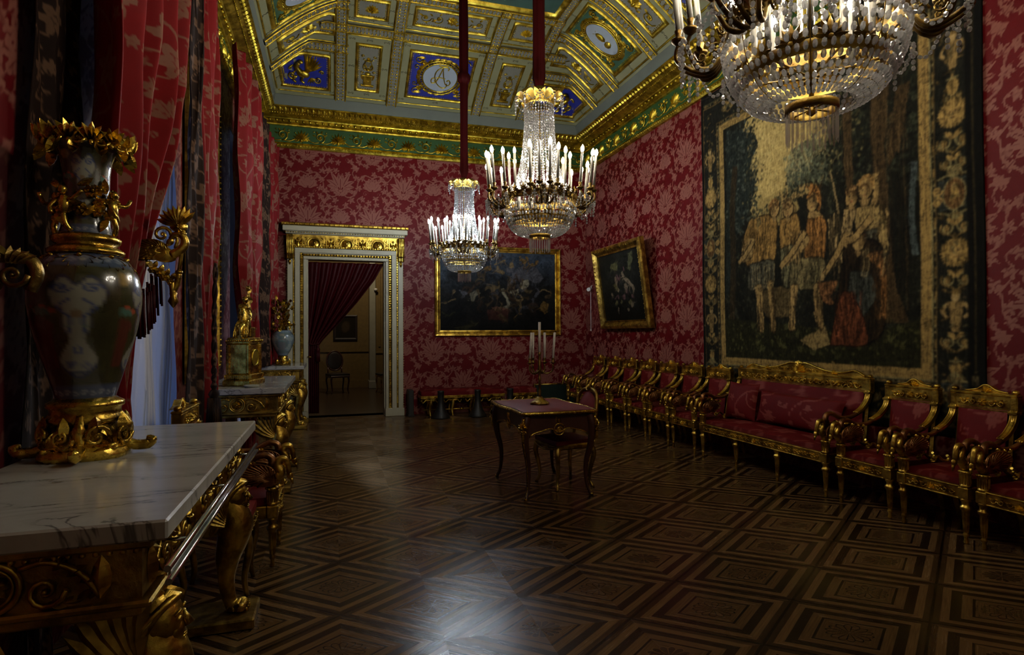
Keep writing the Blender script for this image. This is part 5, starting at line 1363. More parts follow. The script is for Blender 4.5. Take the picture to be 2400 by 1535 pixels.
def console(name, label, y0, y1, xf=-.41, xb=-1.15, top=.97, detail=True, rail=True):
    t = thing(name, label, 'console table', ((xf + xb) / 2, (y0 + y1) / 2, 0)); ox, oy = -(xf + xb) / 2, -(y0 + y1) / 2
    def O(mb, nm, m, par=None):
        o = mb.obj(nm, m, par or t)
        if par is None: o.location = (ox, oy, 0)
        return o
    cx, cy_, lx, ly = (xf + xb) / 2, (y0 + y1) / 2, xf - xb, y1 - y0
    mb = MB(); mb.box((cx, cy_, top - .027), (lx, ly, .054), .006); o = O(mb, 'marble_top', M['marble'])
    mb = MB(); mb.box((cx - .02, cy_, top - .066), (lx - .04, ly - .05, .024), .006); mb.box((cx - .03, cy_, top - .15), (lx - .085, ly - .11, .15)); mb.box((cx - .02, cy_, top - .225), (lx - .05, ly - .06, .02), .006); mb.box((cx - .03, cy_, top - .25), (lx - .09, ly - .11, .03), .006)
    ap = O(mb, 'apron', M['gold_dull'])
    zc_ = top - .15
    for ic, (c, r, L) in enumerate((((cx - .03 + (lx - .085) / 2 + .001, cy_, zc_), (0, 1, 0), ly - .16), ((cx - .03, cy_ - (ly - .11) / 2 - .001, zc_), (1, 0, 0), lx - .14))):
        mb = MB(); mb.push(face_plane(c, r, (0, 0, 1))); n = max(1, int(L / .52)); p = L / n
        for k in range(n):
            xk = -L / 2 + (k + .5) * p; a = np.linspace(0, 2 * pi, 24, endpoint=False)
            for q, w in ((.062, .008), (.048, .004)): mb.tube(np.c_[xk + q * np.cos(a), q * np.sin(a), np.full(24, .006)], w, 5, closed=True)
            mb.rosette(xk, 0, .044, 10, .018)
            for s in (-1, 1):
                mb.spiral(xk + s * .115, -.018, .042, 1.5, 0 if s > 0 else pi, -s, .008, .009, 18); mb.curve([(xk + s * .06, .045, .008), (xk + s * .12, .055, .008), (xk + s * .19, .02, .008), (xk + s * .235, -.045, .008)], .008, 5, 14)
                for q in range(4): mb.leaf(xk + s * (.10 + .03 * q), .05 - .018 * q, pi / 2 - s * (.4 + .35 * q), .05, .026, .016); mb.leaf(xk + s * (.12 + .03 * q), -.05, (0 if s > 0 else pi) + .5 * s * (q - 1), .05, .022, .014)
                mb.leaf(xk + s * .235, -.05, pi / 2, .11, .05, .02)
        mb.pop()
        n = int(ly / .035); xx = cx - .03 + (lx - .085) / 2 + .004
        if ic == 0: mb.beads([(xx, y0 + .08 + (k + .5) * (ly - .16) / n, top - .088) for k in range(n)], .009, 5, 3)
        n = int(lx / .035)
        if ic == 1: mb.beads([(xb + .03 + (k + .5) * (lx - .1) / n, cy_ - (ly - .11) / 2 - .003, top - .088) for k in range(n)], .009, 5, 3)
        O(mb, 'carved_frieze', M['gold'], ap)
    if detail:
        mb = MB()     # pendant drop and festoon on the near end
        for xk in (xb + .30,):
            mb.push(face_plane((xk, cy_ - (ly - .11) / 2 - .01, top - .26), (1, 0, 0), (0, 0, 1)))
            for q in range(5): mb.leaf(0, 0, -pi / 2 + (q - 2) * .35, .16 - .02 * abs(q - 2), .06, .03)
            mb.ell((0, -.17, .01), (.014, .014, .02), 6, 4); mb.rosette(0, 0, .05, 8, .03); mb.pop()
        O(mb, 'pendant', M['gold'], ap)
    for yy in (y0 + .20, y1 - .28):
        l = O(lion_leg(xf - .085, yy), 'leg', M['gold'])
        mb = MB(); mb.box((xf - .13, yy, .028), (.34, .26, .055), .008); O(mb, 'plinth', M['gold_dull'], l)
        h, hair = sphinx_head(0, 0, 0)
        for q_ in (h, hair): q_.v = [a * 1.3 + np.array((xf - .07, yy, top - .345)) for a in q_.v]
        h = O(h, 'carved_head', M['gold'], l); O(hair, 'carved_hair', M['gold'], h)
        for s in (-1, 1):
            mb = MB()
            for k in range(7): mb.push(face_plane((xf - .10, yy + s * .07, .50 + .01 * k), (-1, 0, 0), (0, 0, 1)) @ S(1, 1, s)); mb.leaf(0, 0, .3 + k * .2, .26 - .018 * abs(k - 3), .055, .02, bend=.4); mb.pop()
            O(mb, 'carved_wing', M['gold_dull'], l)
    for yy in (y0 + .15, y1 - .15): mb = MB(); mb.box((xb + .08, yy, .36), (.1, .12, .72), .012); O(mb, 'rear_pilaster', M['gold_dull'])
    mb = MB(); mb.box((xb + .2, cy_, .03), (.3, ly - .2, .06), .008); O(mb, 'base_board', M['gold_dull'])
    if rail:
        mb = MB()
        for dz in (0, -.032): mb.tube([(xf + .028 - dz * .1, y0 - .12, top - .085 + dz), (xf + .028 - dz * .1, y1 - .22, top - .095 + dz)], .0085, 10)
        mb.box((xf + .026, (y0 + y1) / 2 - .17, top - .105), (.006, ly - .16, .03))
        for q in (.1, .5, .9): mb.tube([(xf - .05, y0 + (ly - .3) * q, top - .10), (xf + .024, y0 + (ly - .3) * q, top - .10)], .006, 6)
        o = O(mb, 'steel_rail', M['chrome']); o['label'] = 'polished steel double guard rail'
    return t
console('console_table', 'gilded console table with white marble top nearest the camera, bearing the tall vase', 1.71, 3.52)
console('console_table', 'second gilded marble console along the window wall, bearing the gilt clock', 5.6, 7.2, detail=False, rail=False)
console('console_table', 'farthest gilded marble console beside the doorway, bearing the small vase', 9.32, 10.42, detail=False, rail=False)

# ---- tall porcelain vase in gilt bronze mounts
def art_vase(ang, z, z0, z1):
    """glaze colours on a body from z0 to z1: dark ground, cream cartouches with blue scrolls, red flowers"""
    H = z1 - z0; W = 1.2; r = Ras(W, 1.0, .004, 3, (.035, .033, .012))
    n1 = vnoise(r.U * 14, r.V * 14, 3); r.a *= (.55 + .9 * n1)[..., None]
    r.rect(0, .0, W, .10, (.05, .065, .11)); r.rect(0, .90, W, 1.0, (.05, .065, .11))
    for k in range(24): r.spiral(k * W / 24 + .02, .05, .022, .006, (.24, .25, .28), 1.3, 0, 1 if k % 2 else -1); r.spiral(k * W / 24 + .02, .95, .022, .006, (.24, .25, .28), 1.3, 0, 1 if k % 2 else -1)
    for c in range(4):
        x = W * (c + .5) / 4; cr = (.22, .215, .165)
        up_ = [(x - .10, .74), (x - .05, .84), (x, .78), (x + .05, .84), (x + .10, .74), (x + .08, .64), (x + .045, .62), (x + .05, .50), (x + .03, .40), (x + .085, .26), (x + .05, .18), (x, .15), (x - .05, .18), (x - .085, .26), (x - .03, .40), (x - .05, .50), (x - .045, .62), (x - .08, .64)]
        sp = smooth_path([(a, b, 0) for a, b in up_ + up_[:1]], 90)[:, :2]; r.poly(sp, (.02, .025, .06)); r.poly((sp - (x, .5)) * .93 + (x, .5), cr)
        for s in (-1, 1):
            r.spiral(x + s * .05, .75, .035, .012, (.03, .05, .14), 1.5, 0, s); r.stroke([(x + s * .02, .68), (x + s * .06, .62), (x + s * .02, .55), (x + s * .03, .45)], .011, (.03, .05, .14)); r.spiral(x + s * .035, .24, .028, .008, (.04, .06, .16), 1.4, 0, -s); r.ell(x + s * .028, .50, .01, .014, (.10, .14, .12))
        r.ell(x, .34, .02, .028, (.04, .06, .16)); r.ell(x, .34, .012, .018, cr); r.ell(x, .58, .02, .03, (.16, .11, .06)); r.stroke([(x - .05, .2), (x, .19), (x + .05, .205)], .012, (.03, .04, .08))
        x2 = W * c / 4
        for k in range(5): r.ell(x2 + (k - 2) * .03, .60 + .02 * (k % 2), .016, .022, (.30, .05, .02)); r.petal(x2 + (k - 2) * .03, .56, 1.2 + k * .2, .07, .025, (.05, .12, .09))
        r.rect(x2 - .06, .22, x2 + .06, .50, (.075, .02, .012)); r.ell(x2, .50, .07, .05, (.075, .02, .012)); r.ell(x2, .82, .05, .05, (.18, .11, .03), .8)
        for k in range(6): r.petal(x2, .82, k * 1.05, .05, .028, (.28, .18, .05))
    r.wrap = True; r.blur(1)
    return r.sample(ang / (2 * pi) * W, np.clip((z - z0) / H, 0, .999))
def porcelain(nm, prof, parent, seg=96, n=90, z0=None, z1=None, c=(0, 0)):
    p = np.array(prof, float); q = smooth_path(np.c_[p, np.zeros(len(p))], n)[:, :2]; a = np.linspace(0, 2 * pi, seg + 1)
    P = np.stack([np.c_[r * np.cos(a) + c[0], r * np.sin(a) + c[1], np.full(seg + 1, z)] for r, z in q]); A = np.tile(a, (n, 1)); Z = P[..., 2]
    col = art_vase(A, Z, q[:, 1].min() if z0 is None else z0, q[:, 1].max() if z1 is None else z1)
    P = P[:, ::-1]; col = col[:, ::-1]
    return sheet(nm, P, M['porcelain'], parent, {'Col': col.reshape(-1, 3)})
def big_vase(x, y, z):
    t = thing('tall_vase', 'tall dark porcelain vase with cream cartouches and gilt bronze mounts on the near console', 'vase', (x, y, z), -.62)
    mb = MB(); mb.lathe([(.11, .0), (.155, .0), (.16, .02), (.135, .05), (.115, .09), (.105, .13)], 30, lobes=4, la=.07); B = M['bronze']
    for k in range(4):
        a = pi / 4 + k * pi / 2; mb.push(RZ(a)); mb.curve([(.10, 0, .17), (.135, 0, .12), (.12, 0, .06), (.16, 0, .03), (.215, 0, .03), (.225, 0, .05), (.205, 0, .055)], np.array((.018, .024, .022, .022, .018, .012, .008))[np.linspace(0, 6, 24).astype(int)], 7, 24)
        for s in (-1, 1): mb.push(T(.125, s * .05, .09) @ RZ(s * .5)); mb.push(face_plane((0, 0, 0), (0, 1, 0), (0, 0, 1))); mb.spiral(0, 0, .042, 1.5, 0, s, .010, .01, 18); mb.leaf(0, .0, pi / 2, .08, .05, .02); mb.pop(); mb.pop()
        mb.pop(); a = k * pi / 2; mb.push(face_plane((.128 * cos(a), .128 * sin(a), .045), (-sin(a), cos(a), 0), (-.25 * cos(a), -.25 * sin(a), .97)))
        mb.palmette(0, -.01, .085, n=9, spread=3.0, h=.03, w=.26); mb.ell((0, -.0, .01), (.03, .018, .02), 7, 4); mb.pop()
    mb.obj('bronze_foot', B, t)
    mb = MB(); mb.lathe([(.105, .13), (.125, .14), (.128, .155), (.118, .165), (.118, .19), (.130, .20), (.130, .215), (.112, .225), (.10, .235)], 40); mb.obj('bronze_collar', B, t)
    porcelain('vase_body', [(.098, .23), (.112, .28), (.140, .38), (.168, .48), (.186, .58), (.189, .65), (.176, .72), (.145, .775), (.112, .80)], t)
    mb = MB(); mb.lathe([(.108, .795), (.128, .80), (.13, .815), (.11, .83), (.098, .835), (.115, .85), (.118, .865), (.095, .88)], 40)
    for k in range(8): a = 2 * pi * k / 8; mb.push(face_plane((.135 * cos(a), .135 * sin(a), .785), (-sin(a), cos(a), 0), (cos(a) * .6, sin(a) * .6, -.8))); mb.palmette(0, 0, .07, n=7, h=.02); mb.pop()
    mb.obj('shoulder_mount', B, t)
    porcelain('vase_neck', [(.092, .875), (.082, .92), (.078, 1.0), (.078, 1.08), (.083, 1.16), (.10, 1.22), (.125, 1.25)], t)
    mb = MB()     # garland of gilt flowers and figures round the neck
    q = random.Random(3)
    for k in range(46): a = q.uniform(0, 6.28); zz = q.uniform(.93, 1.06); mb.push(face_plane((.092 * cos(a), .092 * sin(a), zz), (-sin(a), cos(a), 0), (0, 0, 1))); (mb.rosette(0, 0, q.uniform(.018, .03), 6, .02) if k % 2 else mb.leaf(0, 0, q.uniform(0, 6.28), .06, .03, .02)); mb.pop()
    for a in (.2, 1.9, 3.5, 5.0): mb.push(RZ(a)); mb.ell((.115, 0, .98), (.018, .022, .04), 8, 5); mb.ell((.12, 0, 1.035), (.016, .016, .018), 8, 5); mb.curve([(.115, .02, 1.0), (.13, .05, 1.0), (.125, .08, 1.03)], .008, 5, 8); mb.curve([(.115, -.02, 1.0), (.14, -.03, .97), (.15, -.02, .94)], .008, 5, 8); mb.curve([(.115, .0, .95), (.12, .01, .91), (.105, .02, .88)], .011, 5, 8); mb.pop()
    mb.obj('figure_mount', B, t)
    mb = MB(); mb.lathe([(.118, 1.235), (.135, 1.25), (.138, 1.265), (.12, 1.27), (.09, 1.262)], 36)
    for k in range(12):
        a = 2 * pi * k / 12; mb.push(face_plane((.132 * cos(a), .132 * sin(a), 1.255), (-sin(a), cos(a), 0), (cos(a) * .75, sin(a) * .75, .66))); mb.palmette(0, -.02, .075, n=7, h=.03); mb.pop()
        mb.push(face_plane((.15 * cos(a + .2), .15 * sin(a + .2), 1.235), (-sin(a), cos(a), 0), (cos(a) * .3, sin(a) * .3, -.95))); mb.leaf(0, 0, pi / 2, .075, .045, .03); mb.spiral(0, 0, .025, 1.3, 0, 1, .007, .012, 12); mb.pop()
    mb.obj('rim_mount', B, t)
big_vase(-.94, 2.72, .97)
def small_vase(x, y, z):
    t = thing('flower_vase', 'small blue-grey porcelain vase of gilt flowers on the farthest console', 'vase', (x, y, z))
    mb = MB(); mb.lathe([(.10, 0), (.12, .01), (.10, .05), (.07, .1), (.075, .14), (.06, .15)], 20)
    for k in range(8): a = pi * k / 4; mb.push(face_plane((.095 * cos(a), .095 * sin(a), .06), (-sin(a), cos(a), 0), (0, 0, 1))); mb.palmette(0, -.03, .07, n=5, h=.02); mb.pop()
    mb.obj('bronze_foot', M['bronze'], t)
    r = [(.07, .15), (.12, .24), (.165, .36), (.16, .46), (.12, .52), (.10, .54)]; o = porcelain('vase_body', r, t, 48, 40)
    c = o.data.attributes['Col']; a = np.empty(len(c.data) * 4, np.float32); c.data.foreach_get('color', a); a = a.reshape(-1, 4); a[:, :3] = a[:, :3] * .6 + np.array((.09, .13, .14)); c.data.foreach_set('color', a.ravel())
    mb = MB(); q = random.Random(8)
    for k in range(70):
        a = q.uniform(0, 6.28); zz = q.uniform(.5, 1.02); rr = q.uniform(.03, .17) * (1.1 - .7 * (zz - .5)); p = (rr * cos(a), rr * sin(a), zz); mb.push(face_plane(p, (-sin(a), cos(a), 0), (0, 0, 1)))
        (mb.rosette(0, 0, q.uniform(.025, .045), 6, .03) if k % 3 else mb.leaf(0, 0, q.uniform(0, 6.28), .1, .05, .03)); mb.pop()
        if k % 3 == 0: mb.curve([(0, 0, .5), (rr * .4 * cos(a), rr * .4 * sin(a), (.5 + zz) / 2), p], .006, 4, 8)
    mb.obj('gilt_flowers', M['bronze'], t)
small_vase(-.74, 9.72, .97)
def clock(x, y, z):
    t = thing('mantel_clock', 'gilded clock topped by a robed seated figure on the second console', 'clock', (x, y, z), -.25)
    mb = MB(); mb.box((0, 0, .03), (.26, .36, .06), .012); mb.box((0, 0, .085), (.24, .33, .05), .01); mb.box((0, 0, .25), (.19, .27, .29), .012); mb.box((0, 0, .405), (.225, .31, .03), .01); mb.box((0, 0, .435), (.205, .285, .03), .01)
    for sx in (-1, 1):
        for sy in (-1, 1): mb.box((sx * .09, sy * .125, .25), (.04, .05, .28), .012)
    for k in range(12): mb.ell((.116, -.14 + k * .0255, .42), (.008, .008, .012), 5, 3); mb.ell((-.1 + k * .018, -.158, .42), (.006, .008, .012), 5, 3); mb.box((-.1 + k * .018, -.168, .085), (.01, .01, .04), .003); mb.box((.122, -.15 + k * .027, .085), (.01, .014, .04), .003)
    mb.obj('clock_case', M['bronze'], t)
    mb = MB(); a = np.linspace(0, 2 * pi, 28, endpoint=False); mb.push(face_plane((.098, 0, .26), (0, 1, 0), (0, 0, 1))); mb.add(np.vstack([[(0, 0, .006)], np.c_[.07 * np.cos(a), .07 * np.sin(a), np.full(28, .004)]]), [(0, 1 + i, 1 + (i + 1) % 28) for i in range(28)]); mb.tube(np.c_[.074 * np.cos(a), .074 * np.sin(a), np.full(28, .004)], .008, 6, closed=True); mb.pop(); mb.obj('clock_face', M['gold_ceiling'], t)
    mb = MB(); mb.box((0, .05, .50), (.13, .12, .1), .01); mb.tube(smooth_path([(0, 0, .54), (0, -.01, .64), (0, -.005, .73), (.01, -.005, .77)], 12), np.interp(np.linspace(0, 1, 12), [0, .5, .8, 1], [.065, .05, .055, .02]), 10); mb.ell((.012, -.012, .805), (.028, .03, .036), 9, 7)
    for s in (-1, 1): mb.tube(smooth_path([(.02, s * .03, .55), (.02, -.09 + s * .03, .555), (.02, -.10 + s * .03, .47), (.02, -.12 + s * .03, .455)], 12), np.linspace(.036, .02, 12), 8); mb.tube(smooth_path([(0, s * .05, .73), (.03, s * .085 - .02, .66), (.04, s * .06 - .07, .62)], 10), np.linspace(.022, .014, 10), 7)
    for k in range(9): mb.curve([(-.03 + k * .01, -.03, .62), (-.04 + k * .013, -.09, .57), (-.05 + k * .016, -.115, .49), (-.05 + k * .014, -.12, .45)], .008, 5, 12)
    mb.obj('seated_figure', M['bronze'], t)
    mb = MB(); mb.curve([(0, .11, .44), (.0, .12, .7), (0, .1, .95)], .012, 6, 12)
    for k in range(14): mb.push(face_plane((0, .11, .6 + k * .025), (0, 1, 0), (0, 0, 1))); mb.leaf(0, 0, 1.2 + k * 1.7, .085, .045, .02); mb.pop()
    mb.obj('trophy', M['gold_dull'], t)
clock(-.80, 6.02, .97)
mb = MB(); mb.lathe([(0, 0), (.03, 0), (.032, .004), (.032, .085), (.028, .085), (.028, .008), (0, .008)], 18); o = mb.obj('glass_tumbler', M['pane']); o.location = (-.52, 5.76, .97); tag(o, 'small clear glass on the front corner of the second console', 'glass')
mb = MB(); mb.lathe([(0, 0), (.05, 0), (.07, .02), (.066, .022), (.045, .008), (0, .008)], 20); o = mb.obj('small_dish', M['grey_marble']); o.location = (-.70, 5.72, .97); tag(o, 'small grey dish in front of the gilt clock', 'dish')
# pier mirror behind the clock
t = thing('pier_mirror', 'tall gilt framed pier mirror behind the gilt clock', 'mirror', (XL, 6.4, 0))
mb = MB(); mb.push(face_plane((.02, 0, 2.5), (0, 1, 0), (0, 0, 1))); mb.frame(1.20, 2.7, [(0, 0), (0, .02), (.02, .05), (.06, .055), (.09, .03), (.12, .035), (.13, 0)]); rect = [(-.6, -1.35), (.6, -1.35), (.6, 1.35), (-.6, 1.35)]
for i in range(4):
    p, q = np.array(rect[i]), np.array(rect[(i + 1) % 4]); n = int(np.linalg.norm(q - p) / .06)
    for k in range(n): c = p + (q - p) * (k + .5) / n; c = c * (1 + .06 / np.abs(c).max() * 0); mb.ell((c[0] * 1.06, c[1] * 1.025, .055), .017, 5, 3)
mb.pop(); mb.obj('mirror_frame', M['gold'], t)
mb = MB(); mb.box((.03, 0, 2.5), (.01, 1.2, 2.7)); mb.obj('mirror_glass', simple('old_mirror', (.22, .2, .18), .12, 1.), t)
# ================================================================== CURTAINS
def drape(name, mat, ya, yb, x0, amp, pleats, zt, zb, parent=None, full=1.7, tile=None, seed=0, du=.010, dv=.016, xlean=0., uoff=0.):
    q = random.Random(seed); W = abs(interp(zt, yb) - interp(zt, ya)) * full
    nu, nv = max(24, int(W / du)), int((zt - zb) / dv); U, Z = np.meshgrid(np.linspace(0, 1, nu), np.linspace(zt, zb, nv), indexing='ij')
    A, B = interp(Z.ravel(), ya).reshape(Z.shape), interp(Z.ravel(), yb).reshape(Z.shape)
    ph = q.uniform(0, 6.28); w = 2 * pi * pleats * (U + .035 * np.sin(2 * pi * U * 2.3 + ph)) + ph + .25 * np.sin(Z * 1.7)
    fold = np.sin(w) + .28 * np.sin(2 * w + .6); gather = np.clip(1 - .45 * (np.abs(B - A) / (np.abs(B - A).max() + 1e-6)), .3, 1.3)
    X = x0(Z) if callable(x0) else x0 + xlean * U + 0 * Z
    X = X + amp * fold * (.75 + .5 * gather) * np.clip(np.abs(B - A) / .5, .35, 1) + .012 * np.sin(Z * 5 + U * 9)
    Y = A + (B - A) * U + .018 * np.cos(w)
    o = sheet(name, np.stack([X, Y, Z], -1), M[mat], parent, {'pat': (tile or BRO).sample((U * W + uoff) * (2. if mat == 'trim' else 1.), (Z + seed * .37) * (1.6 if mat == 'trim' else 1.)).ravel()})
    md = o.modifiers.new('thickness', 'SOLIDIFY'); md.thickness = .006; md.offset = 0
    return o
def cord(pts, r=.012, n=60, twist=26):
    mb = MB(); P = smooth_path(pts, n); t = np.gradient(P, axis=0); t /= np.linalg.norm(t, axis=1)[:, None]
    a = np.cross(t, (1., .3, 0)); a /= np.linalg.norm(a, axis=1)[:, None]; b = np.cross(t, a); k = np.linspace(0, twist, n)
    for s in (0, pi): mb.tube(P + r * .55 * (np.cos(k + s)[:, None] * a + np.sin(k + s)[:, None] * b), r * .75, 6)
    return mb
def tassel(mb, x, y, z, s=1.):
    mb.lathe([(.0, .0), (.02, -.01), (.026, -.03), (.016, -.05), (.03, -.065), (.04, -.09), (.03, -.11), (.034, -.12)], 16, (x, y, z)); 
    for k in range(26): a = 2 * pi * k / 26; mb.tube([(x + .033 * cos(a) * s, y + .033 * sin(a) * s, z - .115), (x + .042 * cos(a) * s, y + .042 * sin(a) * s, z - .30)], .0055, 4)
    mb.lathe([(0, -.12), (.028, -.12), (.034, -.29), (0, -.29)], 12, (x, y, z))

t = thing('curtain', 'wide red brocade curtain drawn back beside the tall vase', 'curtain', group='red curtains at the windows')
ED = [(0, 3.70), (1.0, 3.69), (1.4, 3.52), (1.7, 3.44), (1.95, 3.52), (2.25, 3.76), (2.65, 4.10), (3.1, 4.42), (4.7, 4.5)]
drape('drape', 'curtain', [(0, 3.57), (1.05, 3.57), (1.5, 3.22), (1.8, 3.02), (4.7, 2.99)], ED, (lambda Z_: -.985 - .11 * np.clip((1.7 - Z_) / .6, 0, 1)), .07, 4.3, 4.7, .02, t, 1.55, seed=1)
o = drape('border_panel', 'trim', [(0, 2.84), (2.2, 2.86), (4.7, 2.92)], [(0, 3.06), (1.2, 3.05), (2.0, 3.1), (2.4, 3.34), (4.7, 3.36)], -1.20, .022, 2, 4.7, .02, t, 1.3, seed=3); o['label'] = 'dark embroidered border hanging'
mb = MB()
for k in range(34): y = 3.10 + k * .0125; z = 1.62 - .05 * (k % 2) * 0 + .22 * (k / 34) ** 2; mb.tube([(-.885 + .02 * sin(k * 1.3), y, z), (-.88 + .02 * sin(k * 1.3), y + .004, z - .19)], .006, 5)
mb.obj('fringe', M['velvet'], t)
t = thing('curtain', 'narrow red curtain with dark border and hanging tassel, between the window and the second console', 'curtain', group='red curtains at the windows')
drape('drape', 'curtain', [(0, 4.80), (4.7, 4.72)], [(0, 5.30), (1.9, 5.30), (2.4, 5.42), (4.7, 5.42)], -.95, .035, 3.2, 4.7, .02, t, 1.5, seed=2)
o = drape('border_panel', 'trim', [(0, 4.44), (2.7, 4.44), (3.1, 4.55), (4.7, 4.56)], [(0, 4.78), (4.7, 4.76)], -.95, .022, 2.2, 4.7, .02, t, 1.3, seed=4, xlean=.03); o['label'] = 'dark embroidered border hanging'
mb = cord([(-.86, 4.95, 2.0), (-.86, 4.90, 1.6), (-.855, 4.86, 1.25), (-.85, 4.83, 1.08)], .016); 
tassel(mb, -.85, 4.83, 1.09, 1.2); o = mb.obj('tassel_cord', M['trim'], t); brocade_attr(o)
t = thing('curtain', 'red curtain falling behind the gilt clock', 'curtain', group='red curtains at the windows')
drape('drape', 'curtain', [(0, 7.25), (1.1, 7.25), (1.6, 7.1), (2.2, 6.78), (4.55, 6.72)], [(0, 7.6), (1.75, 7.7), (2.3, 8.0), (3.2, 8.3), (4.55, 8.32)], -.955, .05, 4.3, 4.55, .02, t, 1.6, seed=5, xlean=.06)
t = thing('curtain', 'red curtain with dark border beside the doorway, above the farthest console', 'curtain', group='red curtains at the windows')
drape('drape', 'curtain', [(0, 9.35), (4.58, 9.3)], [(0, 10.25), (4.58, 10.38)], -.98, .04, 4.2, 4.58, .98, t, 1.6, seed=6, xlean=.10, dv=.02)
o = drape('border_panel', 'trim', [(0, 8.75), (4.58, 8.62)], [(0, 9.3), (4.58, 9.34)], -.97, .03, 3, 4.58, .98, t, 1.3, seed=7, xlean=.05, dv=.02); o['label'] = 'dark embroidered border hanging'
for i, (a, b_) in enumerate(WIN):
    o = drape('sheer_curtain', 'sheer', [(0, a - .02), (4.2, a - .02)], [(0, b_ - .45 + .45 * i), (4.2, b_ - .45 + .45 * i)], -1.15, .022, 11, 4.15, .03, None, 1.4, seed=8 + i, du=.016, dv=.12)
    o.modifiers.clear(); tag(o, ('pale voile curtain in the near window, blue with dusk light' if i == 0 else 'pale voile curtain in the far window behind the red curtains'), 'curtain')
    mb = MB(); mb.tube([(-1.1, a - .55, 4.62 - .03), (-1.1, b_ + .75, 4.62 - .03)], .028, 10); o = mb.obj('curtain_rod', M['gold_dull']); tag(o, ('gilt rod carrying the curtains of the near window' if i == 0 else 'gilt rod carrying the curtains of the far window'), 'curtain rod')

# gilded swan tie-back bracket
def tieback(x, y, z, s, label, flip=1):
    t = thing('tieback_bracket', label, 'curtain bracket', (x, y, z))
    mb = MB(); mb.push(S(flip * s, s, s)); 
    mb.push(T(-.06, 0, -.06)); swan_body(mb, .95, True); mb.pop()
    mb.pop(); sw = mb.obj('swan', M['gold'], t)
    for sd in (-1, 1): mb = MB(); mb.push(S(flip * s, s, s) @ T(-.065, 0, -.045) @ RY(-.25)); swan_wing(mb, .8, sd); mb.pop(); mb.obj('swan_wing', M['gold'], sw)
    mb = MB(); mb.push(S(flip * s, s, s)); mb.push(face_plane((.03, -.012, .155), (1, 0, 0), (0, 0, 1)))
    for k in range(9): mb.leaf(0, 0, pi / 2 + .25 + (k - 4) * .26, .125, .04, .022)
    mb.rosette(0, -.012, .028, 8, .024); mb.pop(); mb.ell((.03, 0, .15), (.05, .02, .035), 8, 5); mb.obj('shell', M['gold'], t)
    mb = MB(); mb.push(S(flip * s, s, s)); mb.tube([(.052, 0, .13), (.045, 0, 0), (.028, 0, -.13)], .012, 8); mb.lathe([(.012, .10), (.022, .105), (.022, .115), (.012, .12)], 10, (.05, 0, 0)); mb.lathe([(.012, -.14), (.022, -.13), (.02, -.115), (.012, -.11)], 10, (.03, 0, 0))
    mb.curve([(-.12, 0, -.11), (-.06, 0, -.13), (-.01, 0, -.19), (.0, 0, -.26)], .02, 7, 16); mb.curve([(.03, 0, -.13), (.02, 0, -.19), (.0, 0, -.24)], .018, 7, 10)
    mb.lathe([(0, -.34), (.01, -.33), (.03, -.30), (.018, -.27), (.022, -.25), (.008, -.24)], 12, (-.0, 0, 0))
    for k in range(4): mb.push(face_plane((-.11 + k * .032, -.015, -.115 - k * .022), (1, 0, 0), (0, 0, 1))); mb.rosette(0, 0, .024, 6, .02); mb.leaf(.01, .01, 1.2, .05, .03, .02); mb.pop()
    mb.push(face_plane((-.06, -.0, .10), (1, 0, 0), (0, 0, 1))); mb.spiral(0, 0, .045, 1.4, 0, 1, .012, .0, 18); mb.curve([(.04, .02, 0), (.08, -.02, 0), (.07, -.08, 0)], .01, 5, 10); mb.pop(); mb.pop(); mb.obj('scroll_arm', M['gold'], t)
    mb = MB(); mb.tube([(-.12 * flip * s, .0, -.08 * s), (x * 0 - .35, .1, -.02)], .016, 8); mb.obj('wall_pin', M['gold_dull'], t)
    return t
tieback(-.785, 3.38, 1.88, .86, 'gilded swan curtain bracket with shell, before the sheer window')
t = thing('tieback_bracket', 'shadowed gilt scroll bracket on the wall left of the tall vase', 'curtain bracket', (-1.08, 2.36, 1.69))
mb = MB(); mb.curve([(-.15, .05, .02), (.0, 0, .03), (.1, -.02, .02), (.13, -.02, -.03), (.11, -.02, -.09)], .02, 7, 18)
mb.push(face_plane((-.02, -.03, .0), (1, 0, 0), (0, 0, 1)))
for k in range(7): mb.leaf(.08 - k * .035, .02, 2.6 + .15 * k, .14, .045, .022, bend=.4)
mb.spiral(.09, -.04, .04, 1.4, 0, -1, .01, .01, 16)
for k in range(9): mb.leaf(.06 - k * .022, -.03 - .004 * k, -1.9 - .1 * k, .10, .035, .02, bend=-.5); mb.leaf(.1 - .01 * k, .0, .5 + k * .3, .06, .025, .02)
mb.pop(); mb.obj('scroll_arm', M['dark_bronze'], t)

